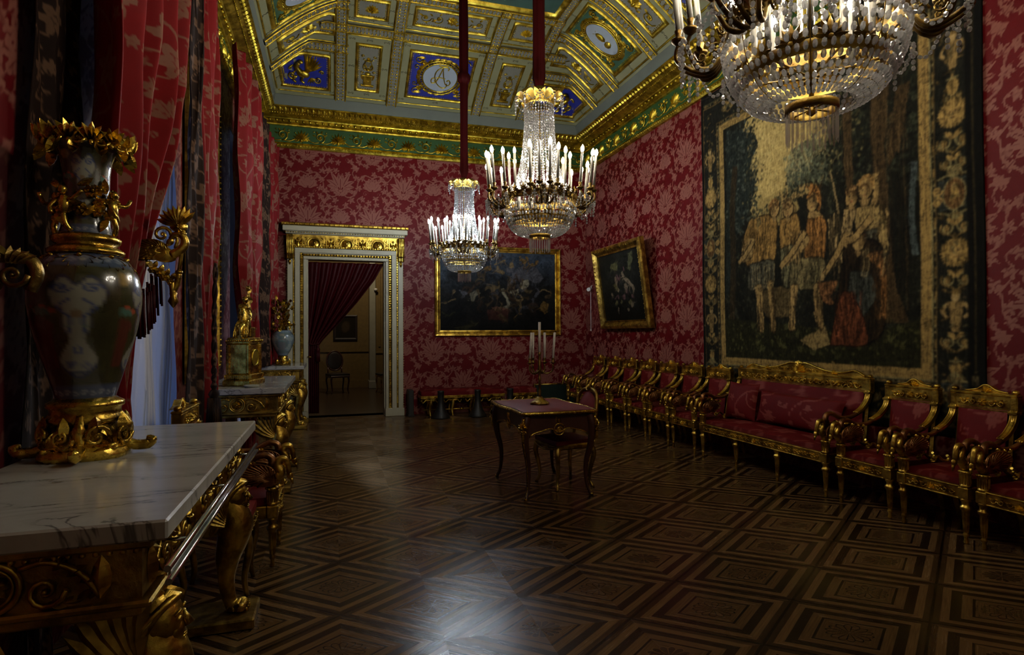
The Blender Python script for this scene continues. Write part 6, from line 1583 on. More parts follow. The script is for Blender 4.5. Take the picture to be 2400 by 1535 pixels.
# ================================================================== PICTURES AND TAPESTRY
def pic_frame(t, w, h, prof, mat='gold', beads=0., carve=False):
    mb = MB(); mb.frame(w, h, prof)
    if carve:
        d = max(p[0] for p in prof) * .55; zz = max(p[1] for p in prof)
        for sx, sy, L, horiz in ((0, -1, w, 1), (0, 1, w, 1), (-1, 0, h, 0), (1, 0, h, 0)):
            n = int(L / .07)
            for k in range(n):
                q = -L / 2 + (k + .5) * L / n; c = (q, sy * (h / 2 + d)) if horiz else (sx * (w / 2 + d), q)
                mb.leaf(c[0] - (.03 if horiz else 0), c[1] - (0 if horiz else .03), 0 if horiz else pi / 2, .06, .04, zz + .006); mb.ell((c[0], c[1], zz), (.012, .012, .008), 5, 3)
    return mb.obj('frame', M[mat], t)
def canvas(t, R, w, h, nm='canvas', res=.009, mat='canvas'):
    nu, nv = int(w / res), int(h / res); u, v = np.meshgrid(np.linspace(0, w, nu), np.linspace(0, h, nv), indexing='ij')
    a_, b_ = u + (vnoise(u * 9, v * 9, 71) - .47) * .06, v + (vnoise(u * 9, v * 9, 72) - .47) * .06
    return sheet(nm, np.stack([u - w / 2, v - h / 2, 0 * u + .004], -1), M[mat], t, {'Col': np.clip(R.sample(a_, b_), 0, 1).reshape(-1, 3)}, False)
def brushwork(R, n, seed, l0=.04, l1=.16, w0=.008, w1=.026):
    # loose strokes dragging neighbouring colours into one another
    q = random.Random(seed)
    for k in range(n):
        x, y = q.uniform(.02, R.W - .02), q.uniform(.02, R.H - .02); c = R.a[min(R.ny - 1, int(y / R.H * R.ny)), min(R.nx - 1, int(x / R.W * R.nx))]
        if c.mean() < .03 and q.random() < .55: continue
        a = float(vnoise(np.array(x * 3.), np.array(y * 3.), seed)) * 9 + q.uniform(-.5, .5); L = q.uniform(l0, l1); b = a + q.uniform(-1.2, 1.2)
        R.stroke([(x, y), (x + L * .5 * cos(a), y + L * .5 * sin(a)), (x + L * (.5 * cos(a) + .5 * cos(b)), y + L * (.5 * sin(a) + .5 * sin(b)))], q.uniform(w0, w1), np.clip(c * q.choice((.3, .55, .8, 1.0, 1.25)), 0, .3), .7, True, 10)
def battle():
    w, h = 2.24, 1.46; R = Ras(w, h, .006, 3, (.012, .011, .010))
    n = vnoise(R.U * 4, R.V * 4, 4); m = vnoise(R.U * 9, R.V * 9, 6); sky = np.clip((R.V - .75) * 2 + (n - .5) * 1.2, 0, 1)[..., None]
    R.a = R.a * (1 - sky) + sky * np.array((.034, .044, .058)) * (.5 + m[..., None])
    k = 1 / 712  # picture-space helper for the figure group (metres from pixels of a 1595 x 1040 sketch)
    def P(pts): return [((x - 232) / 1592 * w, (1305 - y) / 1080 * h) for x, y in pts]
    tan, pale, gold_, grey, red, brn = (.14, .095, .042), (.21, .185, .12), (.13, .075, .022), (.062, .060, .066), (.12, .035, .022), (.035, .020, .012)
    q = random.Random(4)
    for k_ in range(60): R.ell(q.uniform(.2, 2.1), q.uniform(.2, 1.1), q.uniform(.04, .16), q.uniform(.03, .1), (.006, .006, .006), .5, q.uniform(0, 3))
    R.poly(P([(1190, 600), (1250, 440), (1390, 400), (1560, 430), (1660, 560), (1600, 640), (1430, 600), (1290, 600), (1220, 650)]), grey)
    R.poly(P([(1330, 610), (1440, 600), (1450, 660), (1400, 720), (1350, 760), (1320, 690)]), pale); R.stroke(P([(1320, 690), (1280, 740), (1190, 770), (1180, 800)]), .03, pale)
    R.poly(P([(840, 430), (900, 400), (930, 460), (890, 480), (820, 470)]), gold_); R.poly(P([(980, 420), (1010, 400), (1040, 450), (1110, 500), (1090, 535), (1000, 500)]), tan); R.stroke(P([(960, 400), (1030, 360), (1110, 330)]), .03, tan)
    R.poly(P([(1110, 460), (1190, 390), (1240, 420), (1230, 480), (1150, 500)]), grey); R.ell(*P([(1200, 390)])[0], .04, .05, tan)
    for c in ((1340, 300), (1380, 340), (1420, 300), (1500, 380), (1560, 350)): R.ell(*P([c])[0], .05, .03, gold_, 1, q.uniform(0, 3))
    R.stroke(P([(1430, 350), (1500, 400), (1580, 330)]), .03, gold_)
    R.stroke(P([(600, 800), (700, 690), (760, 640)]), .045, brn); R.poly(P([(470, 760), (560, 760), (600, 800), (540, 820)]), grey); R.poly(P([(620, 800), (700, 760), (780, 800), (700, 830), (680, 900), (640, 900)]), pale, .55)
    R.stroke(P([(280, 940), (370, 905), (440, 880)]), .025, tan); R.ell(*P([(410, 770)])[0], .03, .04, tan)
    R.stroke(P([(1075, 720), (1090, 800), (1140, 880), (1150, 960), (1080, 1010)]), .055, pale); R.poly(P([(920, 980), (1000, 960), (1090, 1000), (1180, 1000), (1060, 1030), (940, 1020)]), (.13, .06, .035)); R.poly(P([(860, 1020), (1180, 1010), (1130, 1180), (880, 1150)]), red, .35)
    R.stroke(P([(1220, 830), (1300, 900), (1330, 1000)]), .04, tan); R.stroke(P([(1330, 800), (1360, 880), (1290, 940)]), .04, tan); R.poly(P([(1600, 1000), (1640, 880), (1740, 930), (1720, 1060), (1660, 1080)]), gold_); R.stroke(P([(1600, 760), (1680, 730), (1770, 770)]), .02, tan)
    R.stroke(P([(1420, 960), (1500, 1040)]), .035, grey); R.stroke(P([(1230, 1140), (1290, 1080), (1360, 1070)]), .02, gold_); R.poly(P([(400, 1280), (600, 1220), (760, 1190), (690, 1250), (560, 1295)]), (.06, .05, .02), .7); R.stroke(P([(250, 1060), (350, 1100), (430, 1060)]), .02, (.035, .035, .015))
    for k in range(46):   # the press of lesser figures: heads, limbs, rearing horses
        x, y = q.gauss(1.25, .45), q.gauss(.72, .26)
        if .1 < x < w - .1 and .1 < y < h - .1:
            c = np.array(q.choice((tan, brn, grey, gold_, (.07, .045, .022), (.05, .03, .02)))) * q.uniform(.4, .9); a = q.uniform(0, 6.3); R.stroke([(x, y), (x + .09 * cos(a), y + .09 * sin(a)), (x + .15 * cos(a + .7), y + .15 * sin(a + .7))], q.uniform(.03, .07), c, .85, True); R.ell(x - .03 * cos(a), y - .03 * sin(a), .028, .034, c * 1.2, .8)
    brushwork(R, 2600, 5); R.blur(1); R.a *= (.45 + vnoise(R.U * 30, R.V * 30, 9))[..., None]; R.a *= np.clip(.35 + R.V / h * 1.3, 0, 1)[..., None]; return R, w, h
t = thing('battle_painting', 'large dark battle painting in a plain gilt frame on the doorway wall', 'painting', (3.00, YF, 2.235)); t.rotation_euler = (pi / 2, 0, 0)
R, w, h = battle(); canvas(t, R, w, h)
pic_frame(t, w, h, [(0, .002), (.0, .02), (.025, .025), (.04, .012), (.06, .012), (.07, .05), (.095, .055), (.105, .04), (.105, 0)])
def saint():
    w, h = 1.42, 1.14; R = Ras(w, h, .006, 3, (.006, .006, .005)); n = vnoise(R.U * 5, R.V * 5, 12)
    g = np.clip(1.15 - np.hypot((R.U - .7) / .8, (R.V - .75) / .6), 0, 1)[..., None]; R.a = R.a + g * np.array((.014, .015, .012)) * (.4 + n[..., None])
    a, b, r_ = (.16, .12, .075), (.10, .085, .035), (.12, .06, .06); q = random.Random(2)
    def P(pts): return [((x - 150) / 640 * w, (1310 - y) / 1100 * h) for x, y in pts]
    R.poly(P([(360, 380), (420, 360), (460, 410), (440, 500), (390, 470), (330, 440)]), (.085, .08, .035)); R.poly(P([(640, 260), (700, 250), (690, 380), (640, 530), (610, 500)]), (.07, .07, .035))
    R.stroke(P([(510, 530), (540, 640), (590, 720), (640, 790), (660, 850)]), .07, a); R.stroke(P([(400, 600), (400, 680), (390, 750), (430, 830)]), .07, a); R.poly(P([(340, 720), (380, 690), (420, 790), (430, 830), (390, 800)]), b)
    R.stroke(P([(545, 450), (550, 520)]), .03, r_); R.stroke(P([(420, 560), (440, 650), (480, 600)]), .05, r_, .7)
    for c in ((540, 780), (550, 860), (310, 880), (450, 1020), (370, 1020), (390, 1130), (580, 1030), (600, 1070), (540, 1140), (410, 930), (500, 930), (620, 940)): R.ell(*P([c])[0], q.uniform(.025, .045), q.uniform(.03, .06), (a, b, r_)[q.randrange(3)], .75, q.uniform(0, 3))
    brushwork(R, 1500, 8, .03, .12); R.blur(1); R.a *= (.5 + vnoise(R.U * 30, R.V * 30, 5))[..., None]; return R, w, h
t = thing('leaning_painting', 'dark figure painting in a carved gilt frame, leaning out from the right wall', 'painting', (XR - .155, 8.74, 2.225))
# local x runs along the wall towards the camera, y up, tilted forward at the top
from mathutils import Matrix as _Mx
t.rotation_euler = _Mx(((0, -.135, -.991), (-1, 0, 0), (0, .991, -.135))).to_euler()
R, w, h = saint(); canvas(t, R, w, h)
pic_frame(t, w, h, [(0, .002), (0, .03), (.03, .02), (.05, .035), (.09, .075), (.13, .07), (.14, .04), (.14, -.03)], 'gold_dull', carve=True)
mb = MB(); mb.box((0, 0, -.012), (w + .2, h + .2, .02)); mb.obj('backing', M['dark_wood_panel'], t)

def tapestry_art():
    W, H = 3.52, 4.0; Z0 = .60; R = Ras(W, H, .0075, 3, (.013, .015, .012)); q = random.Random(21)
    def Z(pts, dz=-Z0): return [(a, b + dz) for a, b in pts]
    # ---- central scene: clearing with hunters and trees
    ix0, ix1, iz0, iz1 = .45, 3.02, 1.13 - Z0, 4.02 - Z0
    n1, n2 = vnoise(R.U * 7, R.V * 7, 31), vnoise(R.U * 26, R.V * 26, 33)
    leafy = np.clip((n2 - .52) * 6, 0, 1)[..., None] * np.clip((n1 - .35) * 3, 0, 1)[..., None]
    R.a = R.a * (.4 + n1[..., None]) + leafy * np.array((.030, .036, .026))
    sky = Z([(.72, 3.76), (.9, 4.0), (1.61, 4.0), (2.07, 3.5), (2.04, 3.27), (1.71, 3.2), (1.6, 3.02), (1.34, 2.91), (1.02, 2.77), (.92, 2.9), (.99, 3.07), (.9, 3.42), (1.03, 3.59)])
    R.poly(sky, (.225, .19, .085)); R.poly(Z([(.95, 2.95), (1.6, 3.05), (1.7, 2.75), (1.35, 2.62), (.95, 2.7)]), (.15, .125, .055), .8)
    for k in range(40): R.stroke(Z([(q.uniform(.9, 1.9), q.uniform(3.0, 4.0))] * 1 + [(q.uniform(1.0, 2.0), q.uniform(3.0, 4.0))]), .012, (.17, .15, .08), .25)
    def clump(pts, col, n, r0, r1):
        P = np.array(Z(pts)); lo, hi = P.min(0), P.max(0)
        for _ in range(n):
            a, b = q.uniform(lo[0], hi[0]), q.uniform(lo[1], hi[1]); k_ = q.uniform(.5, 1.7); R.ell(a, b, q.uniform(r0, r1), q.uniform(r0, r1) * .7, tuple(c * k_ for c in col), .85, q.uniform(0, 3))
    lt = [(.51, 4.0), (1.03, 3.8), (1.08, 3.67), (1.03, 3.57), (.93, 3.46), (1.03, 3.27), (.99, 3.07), (.92, 2.9), (.67, 2.62), (.61, 2.1), (.48, 1.86)]
    R.poly(Z(lt), (.016, .026, .030)); clump([(.48, 2.6), (1.05, 4.0)], (.030, .044, .046), 260, .012, .034); R.stroke(Z([(.58, 1.4), (.62, 2.2), (.60, 3.0), (.66, 3.5)]), .10, (.030, .024, .014))
    R.poly(Z([(1.52, 3.25), (1.6, 3.42), (1.82, 3.46), (2.04, 3.4), (2.09, 2.9), (1.92, 3.02), (1.71, 2.99), (1.54, 2.95)]), (.05, .068, .058), .85); clump([(1.5, 2.95), (2.1, 3.5)], (.060, .078, .062), 130, .01, .028)
    clump([(2.05, 2.8), (3.0, 4.0)], (.020, .028, .022), 420, .012, .04); clump([(2.1, 3.0), (2.5, 3.6)], (.07, .07, .036), 60, .01, .02)
    bark = (.052, .036, .018)
    for tr in ([(2.56, 4.0), (2.78, 4.0), (2.71, 3.14), (2.72, 2.78), (2.75, 2.15), (2.81, 1.8), (2.91, 1.52), (2.69, 1.53), (2.67, 2.09), (2.61, 2.81), (2.57, 3.18)], [(2.82, 3.6), (2.95, 3.6), (2.85, 3.09), (2.74, 2.92), (2.73, 2.99)], [(2.26, 3.7), (2.36, 3.7), (2.37, 2.83), (2.29, 2.83)]):
        R.poly(Z(tr), bark)
        for k in range(14): x = q.uniform(min(p[0] for p in tr), max(p[0] for p in tr)); R.stroke(Z([(x, min(p[1] for p in tr) + .1), (x + q.uniform(-.03, .03), max(p[1] for p in tr) - .2)]), .012, q.choice(((.02, .014, .008), (.085, .06, .03))), .4)
    R.stroke(Z([(2.98, 2.9), (2.94, 2.5), (2.97, 2.1)]), .06, (.035, .055, .075))
    R.poly(Z([(ix0, 1.13), (ix1, 1.13), (ix1, 1.55), (2.5, 1.42), (1.6, 1.52), (ix0, 1.62)]), (.020, .022, .010)); clump([(.46, 1.14), (3.0, 1.55)], (.036, .042, .016), 260, .008, .026)
    for k in range(60): x, y = q.uniform(.5, 2.95), q.uniform(1.16, 1.5); [R.petal(x, y - Z0, a, .09, .018, (.05, .058, .024)) for a in (1.0, 1.35, 1.75, 2.1)] if k % 3 == 0 else None
    R.poly(Z([(1.69, 1.36), (2.04, 1.5), (2.09, 1.32), (1.89, 1.26)]), (.13, .105, .05)); R.poly(Z([(1.0, 1.95), (1.6, 1.95), (1.6, 1.6), (1.2, 1.62)]), (.085, .066, .030), .7)
    gold_, flesh, blue_, cream_, orange = (.135, .088, .028), (.155, .115, .052), (.050, .056, .050), (.150, .118, .054), (.150, .078, .022)
    figs = [([(1.32, 2.93), (1.46, 2.97), (1.81, 3.0), (1.94, 2.92), (1.71, 2.88), (1.4, 2.86)], cream_), ([(1.42, 2.69), (1.65, 2.71), (1.7, 2.5), (1.62, 2.3), (1.48, 2.3), (1.41, 2.46)], gold_), ([(1.45, 2.84), (1.57, 2.86), (1.64, 2.76), (1.54, 2.69), (1.45, 2.74)], flesh),
            ([(1.42, 2.36), (1.62, 2.36), (1.60, 1.98), (1.46, 1.98)], (.07, .075, .05)), ([(.92, 2.79), (1.24, 2.78), (1.36, 2.68), (1.35, 2.47), (1.3, 2.26), (.95, 2.23), (.81, 2.36), (.82, 2.6)], gold_), ([(.93, 2.25), (1.31, 2.25), (1.28, 1.97), (1.08, 1.94), (.89, 1.98)], blue_),
            ([(1.0, 1.99), (1.11, 1.98), (1.14, 1.76), (1.15, 1.51), (1.08, 1.46), (1.06, 1.72)], flesh), ([(1.21, 2.02), (1.31, 2.01), (1.31, 1.77), (1.35, 1.51), (1.29, 1.46), (1.26, 1.73)], flesh), ([(.92, 2.58), (1.0, 2.52), (.92, 2.32), (.74, 2.3), (.76, 2.36)], flesh), ([(1.29, 2.9), (1.38, 2.88), (1.39, 2.79), (1.34, 2.74), (1.27, 2.8)], (.13, .08, .035)),
            ([(1.8, 2.87), (1.91, 2.86), (1.95, 2.73), (1.86, 2.69), (1.8, 2.76)], flesh), ([(1.79, 2.97), (1.89, 2.98), (1.99, 2.84), (1.97, 2.69), (1.92, 2.74), (1.91, 2.85)], orange), ([(1.84, 2.72), (1.96, 2.67), (2.03, 2.56), (1.81, 2.58)], flesh), ([(1.81, 2.62), (2.03, 2.58), (2.04, 2.4), (2.0, 2.16), (1.8, 2.17), (1.78, 2.4)], orange),
            ([(1.59, 2.23), (2.02, 2.18), (1.96, 1.92), (1.8, 1.9), (1.57, 1.95)], (.095, .09, .05)), ([(1.74, 2.53), (1.83, 2.41), (1.7, 2.27), (1.47, 2.17), (1.43, 2.22), (1.64, 2.34)], flesh), ([(1.58, 1.95), (1.68, 1.94), (1.65, 1.69), (1.63, 1.5), (1.55, 1.49), (1.57, 1.74)], flesh), ([(1.9, 1.94), (2.01, 1.93), (1.97, 1.72), (2.02, 1.51), (1.96, 1.49), (1.9, 1.74)], flesh),
            ([(1.95, 1.94), (2.19, 1.94), (2.1, 1.81), (2.14, 1.73), (2.02, 1.75)], (.12, .06, .025)), ([(2.27, 2.63), (2.38, 2.61), (2.35, 2.46), (2.28, 2.27), (2.03, 1.99), (1.98, 2.01), (2.19, 2.3)], (.19, .15, .08)), ([(2.29, 2.83), (2.39, 2.81), (2.42, 2.69), (2.35, 2.61), (2.28, 2.68)], flesh),
            ([(2.58, 2.89), (2.62, 2.89), (2.64, 2.73), (2.59, 2.56), (2.54, 2.57), (2.59, 2.74)], flesh), ([(2.43, 2.87), (2.53, 2.87), (2.56, 2.71), (2.5, 2.62), (2.43, 2.69)], flesh), ([(2.4, 2.62), (2.6, 2.59), (2.63, 2.38), (2.44, 2.36), (2.39, 2.49)], cream_), ([(2.43, 2.37), (2.68, 2.37), (2.71, 2.15), (2.46, 2.17)], blue_), ([(2.60, 2.6), (2.68, 2.5), (2.72, 2.2), (2.64, 2.2)], cream_),
            ([(2.11, 1.34), (2.22, 1.95), (2.29, 2.32), (2.46, 2.32), (2.67, 2.16), (2.69, 1.6), (2.57, 1.37)], (.030, .020, .010)), ([(2.33, 2.02), (2.54, 1.98), (2.6, 1.76), (2.43, 1.6), (2.32, 1.76)], (.035, .045, .048)), ([(2.09, 1.32), (2.23, 1.8), (2.39, 1.73), (2.5, 1.35)], (.10, .032, .014)), ([(2.5, 2.16), (2.62, 2.17), (2.7, 2.0), (2.7, 1.61), (2.66, 1.6), (2.63, 1.97)], (.13, .065, .02))]
    for pts, col in figs:
        P = smooth_path([(a, b - Z0, 0) for a, b in pts + pts[:1]], 60)[:, :2]; R.poly((P - P.mean(0)) * 1.05 + P.mean(0), tuple(c * .22 for c in col)); R.poly(P, col); lo, hi = P.min(0), P.max(0)
        for k in range(int(26 + (hi - lo).prod() * 330)):   # woven folds
            x = q.uniform(lo[0], hi[0]); y0 = q.uniform(lo[1], hi[1]); L = (hi[1] - lo[1]) * q.uniform(.2, .5)
            if abs(x - P[:, 0].mean()) < (hi[0] - lo[0]) * .33: R.stroke([(x, max(lo[1], y0 - L / 2)), (x + q.uniform(-.03, .03), min(hi[1], y0 + L / 2))], q.uniform(.006, .014), tuple(np.array(col) * q.choice((.15, .35, .55, 1.4))), .75)
    # leaves crowding the edge of the sky, and a wooded ridge under it
    for k in range(420):
        t_ = q.random(); e = (1.0 + .06 * sin(k), 2.8 + 1.15 * t_) if k % 3 == 0 else ((2.04 - .1 * sin(k * 2.1), 3.0 + .95 * t_) if k % 3 == 1 else (.95 + 1.0 * t_, 2.78 + .28 * t_))
        R.petal(e[0] + q.gauss(0, .06), e[1] - Z0 + q.gauss(0, .05), q.uniform(0, 6.3), q.uniform(.03, .08), q.uniform(.014, .03), q.choice(((.022, .030, .026), (.05, .058, .035), (.010, .013, .012), (.09, .085, .045))), q.uniform(-1, 1), .9)
    for k in range(70): x = q.uniform(1.0, 2.0); R.stroke([(x, q.uniform(3.1, 3.95) - Z0), (x + q.uniform(.08, .3), q.uniform(3.1, 3.95) - Z0)], .010, q.choice(((.15, .125, .06), (.24, .205, .10))), .35)
    # heads, hair and helmets, shoulders and hands
    for (x, y, s, hair, turn) in ((1.33, 2.83, .085, (.12, .07, .025), 1), (1.54, 2.79, .085, (.07, .05, .025), 1), (1.88, 2.79, .09, (.17, .085, .022), -1), (2.35, 2.73, .085, (.10, .065, .03), -1), (2.50, 2.78, .095, (.13, .085, .03), -1), (2.42, 2.30, .085, (.045, .028, .014), -1)):
        y -= Z0; R.ell(x, y, s * .98, s * 1.22, (.012, .010, .006)); R.ell(x, y, s * .78, s * 1.02, (.165, .122, .056)); R.ell(x - turn * s * .35, y + s * .1, s * .42, s * .8, (.10, .072, .032), .8)
        for k in range(16): a = .2 + k * .19; R.petal(x + s * .55 * cos(a), y + s * .2 + s * .75 * sin(a), a + turn * .8, s * .75, s * .26, tuple(np.array(hair) * q.choice((.5, 1., 1.4))), turn * .9)
        R.stroke([(x - s * .3, y - s * .9), (x, y - s * 1.35), (x + s * .1, y - s * 1.6)], s * .6, (.13, .095, .045), .9)
    for (a, b) in (((.98, 2.52), (.76, 2.33)), ((1.78, 2.5), (1.46, 2.2)), ((2.3, 2.4), (2.02, 2.02)), ((2.56, 2.5), (2.3, 2.32))): R.stroke([(a[0], a[1] - Z0), ((a[0] + b[0]) / 2 - .03, (a[1] + b[1]) / 2 - .05 - Z0), (b[0], b[1] - Z0)], .085, (.020, .014, .008)); R.stroke([(a[0], a[1] - Z0), ((a[0] + b[0]) / 2 - .03, (a[1] + b[1]) / 2 - .05 - Z0), (b[0], b[1] - Z0)], .062, (.155, .115, .052)); [R.petal(b[0], b[1] - Z0, math.atan2(b[1] - a[1], b[0] - a[0]) + (k - 1.5) * .3, .06, .018, (.15, .11, .05)) for k in range(4)]
    for (x0, w) in ((.92, .40), (1.57, .46), (2.44, .26)):   # pleated kilts and hems
        for k in range(11): x = x0 + k * w / 10; R.stroke([(x, 2.22 - Z0), (x + .012, 2.08 - Z0), (x - .01, 1.95 - Z0)], .012, q.choice(((.02, .02, .016), (.12, .105, .06))), .8)
    for (x, y) in ((1.87, 2.79), (2.49, 2.76), (2.35, 2.73), (1.53, 2.78), (1.34, 2.82)):
        for s in (-1, 1): R.ell(x + s * .022, y - Z0 + .01, .009, .006, (.03, .02, .01))
        R.stroke([(x, y - Z0), (x + .004, y - Z0 - .03)], .008, (.09, .06, .03)); R.stroke([(x - .015, y - Z0 - .045), (x + .015, y - Z0 - .045)], .008, (.10, .03, .02)); R.stroke([(x - .05, y - Z0 + .03), (x, y - Z0 + .065), (x + .05, y - Z0 + .02)], .03, (.075, .048, .02))
    R.stroke(Z([(2.2, 2.6), (2.14, 2.9), (2.10, 3.05)]), .02, (.12, .10, .055)); R.stroke(Z([(1.35, 1.75), (1.45, 1.62), (1.56, 1.78)]), .014, (.10, .08, .04))
    # ---- border
    dk, tan, tn2, gr, bl = (.014, .016, .015), (.16, .118, .045), (.105, .078, .030), (.11, .105, .058), (.030, .045, .056)
    def band(x0, y0, x1, y1, c): R.rect(x0, y0, x1, y1, c)
    for (x0, y0, x1, y1) in ((0, 0, ix0, H), (ix1, 0, W, H), (0, 0, W, iz0), (0, iz1, W, H)): band(x0, y0, x1, y1, dk)
    def ring(d, w, c): # rectangular line d outside the inner field
        a0, a1, b0, b1 = ix0 - d, ix1 + d, iz0 - d, iz1 + d
        for (x0, y0, x1, y1) in ((a0, b0, a1, b0 + w), (a0, b1 - w, a1, b1), (a0, b0, a0 + w, b1), (a1 - w, b0, a1, b1)): band(x0, y0, x1, y1, c)
    ring(.085, .085, tan); ring(.03, .006, tn2); ring(.055, .006, tn2); ring(.10, .010, gr); ring(.135, .008, tn2)
    ring(.455, .012, gr); ring(.405, .01, tn2)
    def bd(x, y, vert):
        for d in (.118, .43):
            pass
    per = []
    for d in (.117, .428):
        a0, a1, b0, b1 = ix0 - d, ix1 + d, iz0 - d, iz1 + d
        for (p0, p1) in (((a0, b0), (a1, b0)), ((a1, b0), (a1, b1)), ((a1, b1), (a0, b1)), ((a0, b1), (a0, b0))):
            L = math.hypot(p1[0] - p0[0], p1[1] - p0[1]); n = int(L / .05)
            for k in range(n):
                x, y = p0[0] + (p1[0] - p0[0]) * (k + .5) / n, p0[1] + (p1[1] - p0[1]) * (k + .5) / n
                if k % 4 < 2: R.ell(x, y, .011, .011, gr)
                elif k % 4 == 2: R.ell(x, y, .011 if p0[0] == p1[0] else .04, .04 if p0[0] == p1[0] else .011, tn2)
    def mask(x, y, s):
        for k in range(26): a = k * .242; R.petal(x, y, a, s * 1.25, s * .42, tuple(np.array(tan) * q.uniform(.6, 1.2)))
        R.ell(x, y, s * .55, s * .75, (.17, .125, .05)); 
        for d in (-1, 1): R.ell(x + d * s * .22, y + s * .12, s * .1, s * .06, (.03, .02, .01)); R.stroke([(x + d * s * .4, y + s * .28), (x + d * s * .1, y + s * .25)], s * .06, (.06, .04, .02))
        R.stroke([(x, y + .1 * s), (x + .04 * s, y - .15 * s)], s * .09, (.09, .065, .03)); R.stroke([(x - s * .18, y - s * .38), (x + s * .18, y - s * .38)], s * .09, (.05, .02, .01))
    def scrolls(x, y, s, c=None):
        c = c or gr
        for d in (-1, 1): R.spiral(x + d * s * .55, y, s * .45, s * .14, c, 1.5, pi / 2, d); R.stroke([(x, y - s * .7), (x + d * s * .3, y - s * .5), (x + d * s * .95, y - s * .2), (x + d * s * .95, y + s * .3)], s * .13, tn2); R.petal(x, y + s * .1, pi / 2 - d * .5, s * .8, s * .3, tan, -d * .5); R.ell(x + d * s * .55, y, s * .2, s * .26, tn2)
    def cartouche(x, y, s):
        R.rect(x - s * .95, y - s * .9, x + s * .95, y + s * .9, bl); R.rect(x - s * .85, y - s * .8, x + s * .85, y + s * .8, (.02, .026, .03))
        for sy in (-1, 1): R.stroke([(x - s, y + sy * s * 1.0), (x, y + sy * s * 1.2), (x + s, y + sy * s * 1.0)], s * .12, gr); R.ell(x, y + sy * s * 1.35, s * .45, s * .36, gr); R.ell(x, y + sy * s * 1.35, s * .33, s * .25, tn2); [R.petal(x, y + sy * s * 1.35, a * .7, s * .3, s * .12, gr) for a in range(9)]
        for sx in (-1, 1): R.spiral(x + sx * s * 1.0, y + s * .35, s * .32, s * .14, tan, 1.4, 0, sx); R.spiral(x + sx * s * 1.0, y - s * .35, s * .32, s * .14, tan, 1.4, 0, -sx)
        R.ell(x, y, s * .68, s * .98, gr); R.ell(x, y, s * .60, s * .90, (.085, .050, .022)); R.ell(x, y + s * .1, s * .22, s * .45, tan); R.ell(x, y + s * .5, s * .14, s * .16, (.17, .13, .06)); R.stroke([(x - s * .3, y - s * .4), (x, y + s * .1), (x + s * .3, y - s * .3)], s * .12, tan)
    def urn(x, y, s): R.ell(x, y, s * .5, s * .6, tan); R.stroke([(x, y - s), (x, y + s)], s * .22, tn2); R.stroke([(x - s * .5, y + s * .6), (x + s * .5, y + s * .6)], s * .16, gr); scrolls(x, y - s * .9, s * .7)
    def herm(x, y, s): R.poly([(x - .5 * s, y + .5 * s), (x + .5 * s, y + .5 * s), (x + .22 * s, y - 1.4 * s), (x - .22 * s, y - 1.4 * s)], (.12, .09, .04)); R.ell(x, y + .85 * s, .26 * s, .34 * s, (.19, .15, .08)); R.stroke([(x - .5 * s, y + .4 * s), (x - .8 * s, y - .1 * s), (x - .5 * s, y - .5 * s)], .2 * s, (.15, .115, .055)); R.stroke([(x + .5 * s, y + .4 * s), (x + .8 * s, y - .1 * s), (x + .5 * s, y - .5 * s)], .2 * s, (.15, .115, .055)); R.ell(x, y + 1.1 * s, .34 * s, .16 * s, tn2)
    seq = [(3.72, herm, .10), (3.42, urn, .085), (3.20, mask, .085), (2.97, scrolls, .11), (2.80, scrolls, .09), (2.55, cartouche, .115), (2.28, scrolls, .10), (2.08, mask, .085), (1.86, scrolls, .10), (1.62, herm, .11), (1.36, scrolls, .10), (1.15, urn, .08), (.92, cartouche, .10)]
    for xc in (.175, 3.30):
        for z, f, s in seq: f(xc, z - Z0, s * 1.18)
    for zc in (4.30 - Z0, .865 - Z0):
        for x, f, s in ((.55, scrolls, .10), (.78, urn, .075), (1.0, scrolls, .1), (1.2, mask, .08), (1.42, scrolls, .1), (1.75, cartouche, .10), (2.08, scrolls, .1), (2.3, mask, .08), (2.52, scrolls, .1), (2.76, urn, .075), (2.98, scrolls, .1)): f(x, zc, s * 1.12)
    # selvage: dark galloon with a pale line, right edge widened by painted shadow; weaver's mark in the lower corner
    e = .045
    for (x0, y0, x1, y1) in ((0, 0, e, H), (W - .13, 0, W, H), (0, 0, W, e), (0, H - .06, W, H)): band(x0, y0, x1, y1, (.006, .006, .006))
    band(W - .075, 0, W - .066, H, (.06, .052, .025)); band(0, H - .035, W, H - .03, (.05, .05, .05)); band(.02, 0, .024, H, (.04, .04, .04))
    for p in ([(3.425, .42), (3.425, .50), (3.445, .46), (3.465, .50), (3.465, .42)], [(3.445, .40), (3.445, .53)], [(3.435, .53), (3.458, .53)]): R.stroke(p, .007, (.09, .08, .05), n=40)
    for k in range(900):   # foliage and ground flecks over everything but the faces
        x, y = q.uniform(ix0, ix1), q.uniform(iz0, iz1); c = R.a[min(R.ny - 1, int(y / H * R.ny)), min(R.nx - 1, int(x / W * R.nx))]
        R.petal(x, y, q.uniform(0, 6.3), q.uniform(.02, .06), q.uniform(.008, .018), tuple(np.clip(c * q.choice((.45, 1.5)) + (.004 if c.mean() < .02 else 0), 0, .25)), q.uniform(-1, 1), .7)
    for k in range(420):
        side = q.random(); x, y = (q.choice((q.uniform(.06, .31), q.uniform(3.16, 3.37))), q.uniform(.1, H - .1)) if side < .7 else (q.uniform(.4, 3.1), q.choice((q.uniform(.1, .38), q.uniform(3.58, 3.85))))
        R.petal(x, y, q.uniform(0, 6.3), q.uniform(.03, .07), q.uniform(.012, .022), tuple(np.array(q.choice((tan, gr, tn2))) * q.uniform(.35, .9)), q.uniform(-1.5, 1.5), .9)
    R.blur(1)
